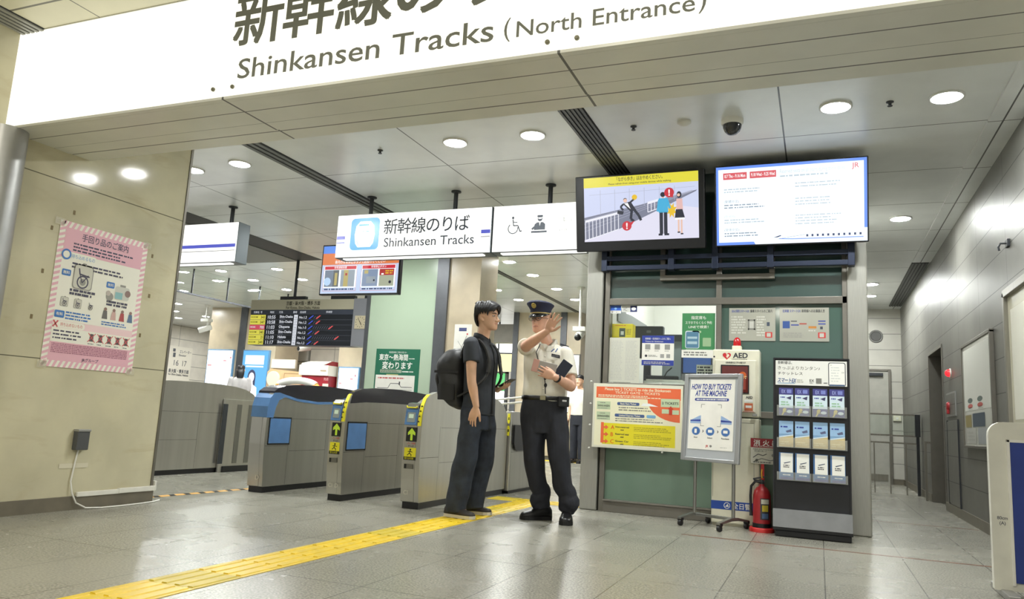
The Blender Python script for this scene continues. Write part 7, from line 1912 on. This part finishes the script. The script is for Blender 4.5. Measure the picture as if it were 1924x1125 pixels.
a.build('tag_print', tg)
cord = MB(soft_black)
cord.tube([T(0.05, 0.07, 1.435), T(0.075, 0.118, 1.36), T(0.045, 0.142, 1.27), T(0.0, 0.148, 1.20), T(-0.015, 0.147, 1.10), T(-0.02, 0.145, 1.02)], 0.004, 8)
cord.sphere(T(-0.018, 0.150, 1.09), (0.014, 0.008, 0.018), None, 10, 7)
cord.sphere(T(-0.012, 0.152, 1.145), (0.012, 0.008, 0.012), None, 10, 7)
obj('lanyard', cord, t)
pen = MB(mat('pen_blue', (96, 116, 156), 0.4)).tube([T(-0.075, 0.118, 1.395), T(-0.05, 0.125, 1.37)], 0.005, 8).tube([T(-0.10, 0.10, 1.40), T(-0.085, 0.115, 1.37)], 0.005, 8)
obj('collar_pin', pen, t)
ep = MB(mat('epaulette_dark', (48, 52, 66), 0.6))
ep.obox(T(-0.148, -0.005, 1.438), (T.r + Vector((0, 0, 0.28)), T.f, T.u), (0.038, 0.020, 0.006))
ep.obox(T(0.150, -0.005, 1.452), (T.r - Vector((0, 0, 0.28)), T.f, T.u), (0.038, 0.020, 0.006))
obj('epaulettes', ep, t)
# trousers and belt
tr = MB(navy_tr)
torso(tr, T, [(0.70, 0.176, 0.105, -0.115, 0.0), (0.78, 0.192, 0.115, -0.13, 0), (0.88, 0.198, 0.122, -0.134, 0), (0.96, 0.186, 0.124, -0.122, 0), (0.995, 0.182, 0.124, -0.120, 0)])
for h_, k_, a_, o_ in ((hipR, kneeR, ankR, Vector((-0.012, 0, 0))), (hipL, kneeL, ankL, Vector((0.012, 0, 0)))):
    limb(tr, [(h_ + Vector((0, 0, -0.04)), 0.104), (h_.lerp(k_, 0.5), 0.100), (k_, 0.086), (k_.lerp(a_, 0.5), 0.080), (a_ + Vector((0, 0, 0.14)), 0.076), (a_ + Vector((0, 0, 0.095)) + o_ * 0.5, 0.078), (a_ + Vector((0, 0, 0.065)) + o_ * 1.6, 0.085), (a_ + Vector((0, 0, 0.042)), 0.071), (a_ + Vector((0, 0, 0.018)) + o_ * 0.5, 0.072), (a_ + Vector((0, 0, -0.010)), 0.062)], 5, 20, False)
remeshed('trousers', tr, 0.006, 3, t, navy_tr, (0.013, 9, (1.2, 1.2, 0.6)))
def belt_ring(z, g, n=40, p=2.4):
    w, yf, yb = 0.187 + g, 0.130 + g, -0.125 - g
    c, d = (yf + yb) / 2, (yf - yb) / 2
    return [T(w * math.copysign(abs(math.cos(2 * PI * k / n)) ** (2 / p), math.cos(2 * PI * k / n)), c + d * math.copysign(abs(math.sin(2 * PI * k / n)) ** (2 / p), math.sin(2 * PI * k / n)), z) for k in range(n)]
blt = obj('belt', MB(mat('belt_black', (18, 18, 20), 0.35)).loft([belt_ring(0.970, 0.0), belt_ring(0.970, 0.006), belt_ring(1.004, 0.006), belt_ring(1.004, 0.0)], caps=False), t)
obj('buckle', MB(mat('buckle_brass', (150, 144, 116), 0.35, 0.8)).obox(T(0, 0.139, 0.987), (T.r, T.u, T.f), (0.024, 0.018, 0.005)), blt, bevel=0.003)
po = obj('belt_pouch', MB(soft_black).obox(T(-0.165, 0.098, 0.965), (T.r * 0.85 + T.f * 0.5, T.u, T.f * 0.85 - T.r * 0.5), (0.048, 0.042, 0.022)), t, bevel=0.008)
pcx = T(-0.165, 0.098, 0.965); pu, pn = (T.r * 0.85 + T.f * 0.5).normalized(), (T.f * 0.85 - T.r * 0.5).normalized()
a = Art(pcx + pn * 0.0225, -pu, T.u, pn)
a.rrect(-0.02, 0.0, 0.04, 0.014, 0.004, ink((206, 206, 206)), 1)
a.build('pouch_mark', po)
bsh = mat('shoe_black', (24, 24, 27), 0.3, var=0.1)
bso = mat('sole_black', (18, 18, 20), 0.6)
shoe('shoe', (-2.065, 6.15, 0.0), (-2.265, 5.965, 0.0), t, bsh, bso, 0.085, 0.050, 0.026)
shoe('shoe', (-1.925, 6.13, 0.0), (-1.850, 5.875, 0.0), t, bsh, bso, 0.085, 0.050, 0.026)
wt = MB(mat('watch_black', (28, 28, 32), 0.3))
wd_ = (wrL - elL).normalized()
wo = wd_.orthogonal().normalized(); wb = wd_.cross(wo)
c0 = wrL - wd_ * 0.022
wt.loft([[c0 + wd_ * h_ + (wo * math.cos(2 * PI * k / 20) + wb * math.sin(2 * PI * k / 20)) * r_ for k in range(20)] for r_, h_ in ((0.030, -0.010), (0.034, -0.010), (0.034, 0.010), (0.030, 0.010))], caps=False)
obj('wrist_watch', wt, t)
# things he holds
tbt = thing('tablet', 'pale grey tablet with pinkish end held against the white shirt', 'tablet', (-2.05, 5.78, 1.23))
tu = Vector((0.95, 0.22, -0.21)).normalized()
tv = Vector((0.26, 0.06, 0.95)); tv = (tv - tu * tv.dot(tu)).normalized(); tn = tu.cross(tv)
tcn = Vector((-2.062, 5.808, 1.226))
obj('case', MB(mat('tablet_grey', (164, 160, 154), 0.35)).obox(tcn, (tu, tv, tn), (0.098, 0.050, 0.006)), tbt, bevel=0.005)
obj('end_sleeve', MB(mat('tablet_pink', (206, 158, 146), 0.5)).obox(tcn - tu * 0.075, (tu, tv, tn), (0.026, 0.0515, 0.0075)), tbt, bevel=0.004)
nb_t = thing('notebook', 'dark navy notebook tucked upright beside the tablet', 'notebook', (-1.92, 5.86, 1.22))
nu = Vector((0.55, 0.05, 0.82)).normalized()
nv2 = Vector((0.82, 0.25, -0.55)); nv2 = (nv2 - nu * nv2.dot(nu)).normalized(); nn2 = nu.cross(nv2)
ncn = Vector((-1.915, 5.858, 1.225))
obj('cover', MB(mat('notebook_navy', (40, 46, 66), 0.5)).obox(ncn, (nu, nv2, nn2), (0.066, 0.046, 0.007)), nb_t, bevel=0.003)
obj('pages', MB(paper).obox(ncn, (nu, nv2, nn2), (0.0645, 0.0445, 0.005)).obox(ncn + nv2 * 0.002, (nu, nv2, nn2), (0.062, 0.0455, 0.004)), nb_t)

# ---- two distant people
def simple_person(label, base, f, top, hair_long, scale=1.0, cap=False, trousers=navy_tr, topname='shirt'):
    t = thing('person', label, 'person', base)
    T = Fr(base, f)
    def S(r_, f_, u_):
        return T(r_ * scale, f_ * scale, u_ * scale)
    b = MB(skin_a)
    rg = lambda L_: [tuple(x * scale for x in q) for q in L_]
    torso(b, T, rg([(0.86, 0.15, 0.095, -0.105, 0), (0.98, 0.14, 0.095, -0.09, 0), (1.12, 0.15, 0.10, -0.10, 0), (1.27, 0.165, 0.105, -0.105, 0), (1.37, 0.16, 0.085, -0.095, 0), (1.43, 0.11, 0.06, -0.07, 0), (1.465, 0.06, 0.045, -0.06, 0)]))
    Hh = Fr(S(0, 0.02, 1.50), f)
    limb(b, [(S(0, -0.02, 1.40), 0.06), (Hh(0, -0.01, 0.06), 0.055)])
    head(b, Hh, 0.225 * scale)
    for s in (-1, 1):
        limb(b, [(S(s * 0.185, 0, 1.38), 0.052), (S(s * 0.215, -0.01, 1.08), 0.038), (S(s * 0.20, 0.06, 0.86), 0.026)])
        hand(b, S(s * 0.20, 0.06, 0.86), (0, 0, -1) + Vector(T.f) * 0.2 if False else Vector((0, 0, -1)) + T.f * 0.2, -T.r * s, T.f, 0.25, 0.08, 0.95 * scale)
        limb(b, [(S(s * 0.09, 0, 0.88), 0.08), (S(s * 0.09, 0.01, 0.48), 0.053), (S(s * 0.09, -0.01, 0.09), 0.036), (S(s * 0.09, 0.05, 0.045), 0.033)])
    remeshed('body', b, 0.008, 3, t, skin_a)
    s_ = MB(top)
    torso(s_, T, rg([(0.93, 0.18, 0.12, -0.125, 0), (1.05, 0.175, 0.12, -0.12, 0), (1.22, 0.185, 0.125, -0.125, 0), (1.35, 0.185, 0.105, -0.112, 0), (1.41, 0.145, 0.075, -0.09, 0), (1.45, 0.08, 0.055, -0.07, 0)]))
    for s in (-1, 1):
        limb(s_, [(S(s * 0.18, 0, 1.385), 0.064), (S(s * 0.20, -0.004, 1.24), 0.064), (S(s * 0.208, -0.008, 1.16), 0.062)])
    remeshed('shirt', s_, 0.009, 3, t, top, (0.01, 10, (1, 1, 0.6)))
    tr = MB(trousers)
    torso(tr, T, rg([(0.74, 0.17, 0.105, -0.115, 0), (0.85, 0.18, 0.115, -0.13, 0), (0.97, 0.17, 0.11, -0.115, 0)]))
    for s in (-1, 1):
        limb(tr, [(S(s * 0.09, 0, 0.85), 0.10), (S(s * 0.09, 0.01, 0.48), 0.085), (S(s * 0.09, -0.01, 0.08), 0.078)], 4, 16, False)
        shoe('shoe', S(s * 0.09, -0.09, 0.0), S(s * 0.10, 0.17, 0.0), t, bsh, bso)
    remeshed('trousers', tr, 0.009, 3, t, trousers)
    h = MB(hm)
    zz = [(0.40, 0.07, -0.035, -0.10), (0.55, 0.082, -0.01, -0.11), (0.70, 0.086, 0.085, -0.112), (0.88, 0.078, 0.085, -0.10), (1.0, 0.055, 0.055, -0.07), (1.06, 0.01, 0.01, -0.02)]
    if hair_long:
        zz = [(-0.35, 0.07, -0.05, -0.13), (0.0, 0.085, -0.03, -0.135), (0.30, 0.088, -0.03, -0.13)] + zz[1:]
    rr = []
    for z, w, yf, yb in catmull(zz, 3):
        c, d = (yf + yb) / 2, (yf - yb) / 2
        rr.append([Hh(w * scale * math.cos(2 * PI * k / 20), (c + d * math.sin(2 * PI * k / 20)) * scale, z * 0.225 * scale) for k in range(20)])
    h.loft(rr)
    remeshed('hair', h, 0.008, 2, t, hm)
    return t
simple_person('person with long dark hair in a pale top far behind the leftmost gate', (-12.05, 13.6, 0), (-0.6, 0.8, 0), mat('top_pale', (168, 164, 164), 0.7, var=0.05), True, 0.975)
simple_person('distant person in white shirt half hidden behind the office post', (-4.52, 14.95, 0), (-0.2, -0.98, 0), white_sh, False, 1.02)

trav.location.z = 0.006                                      # stands on the ridges of the tactile strip
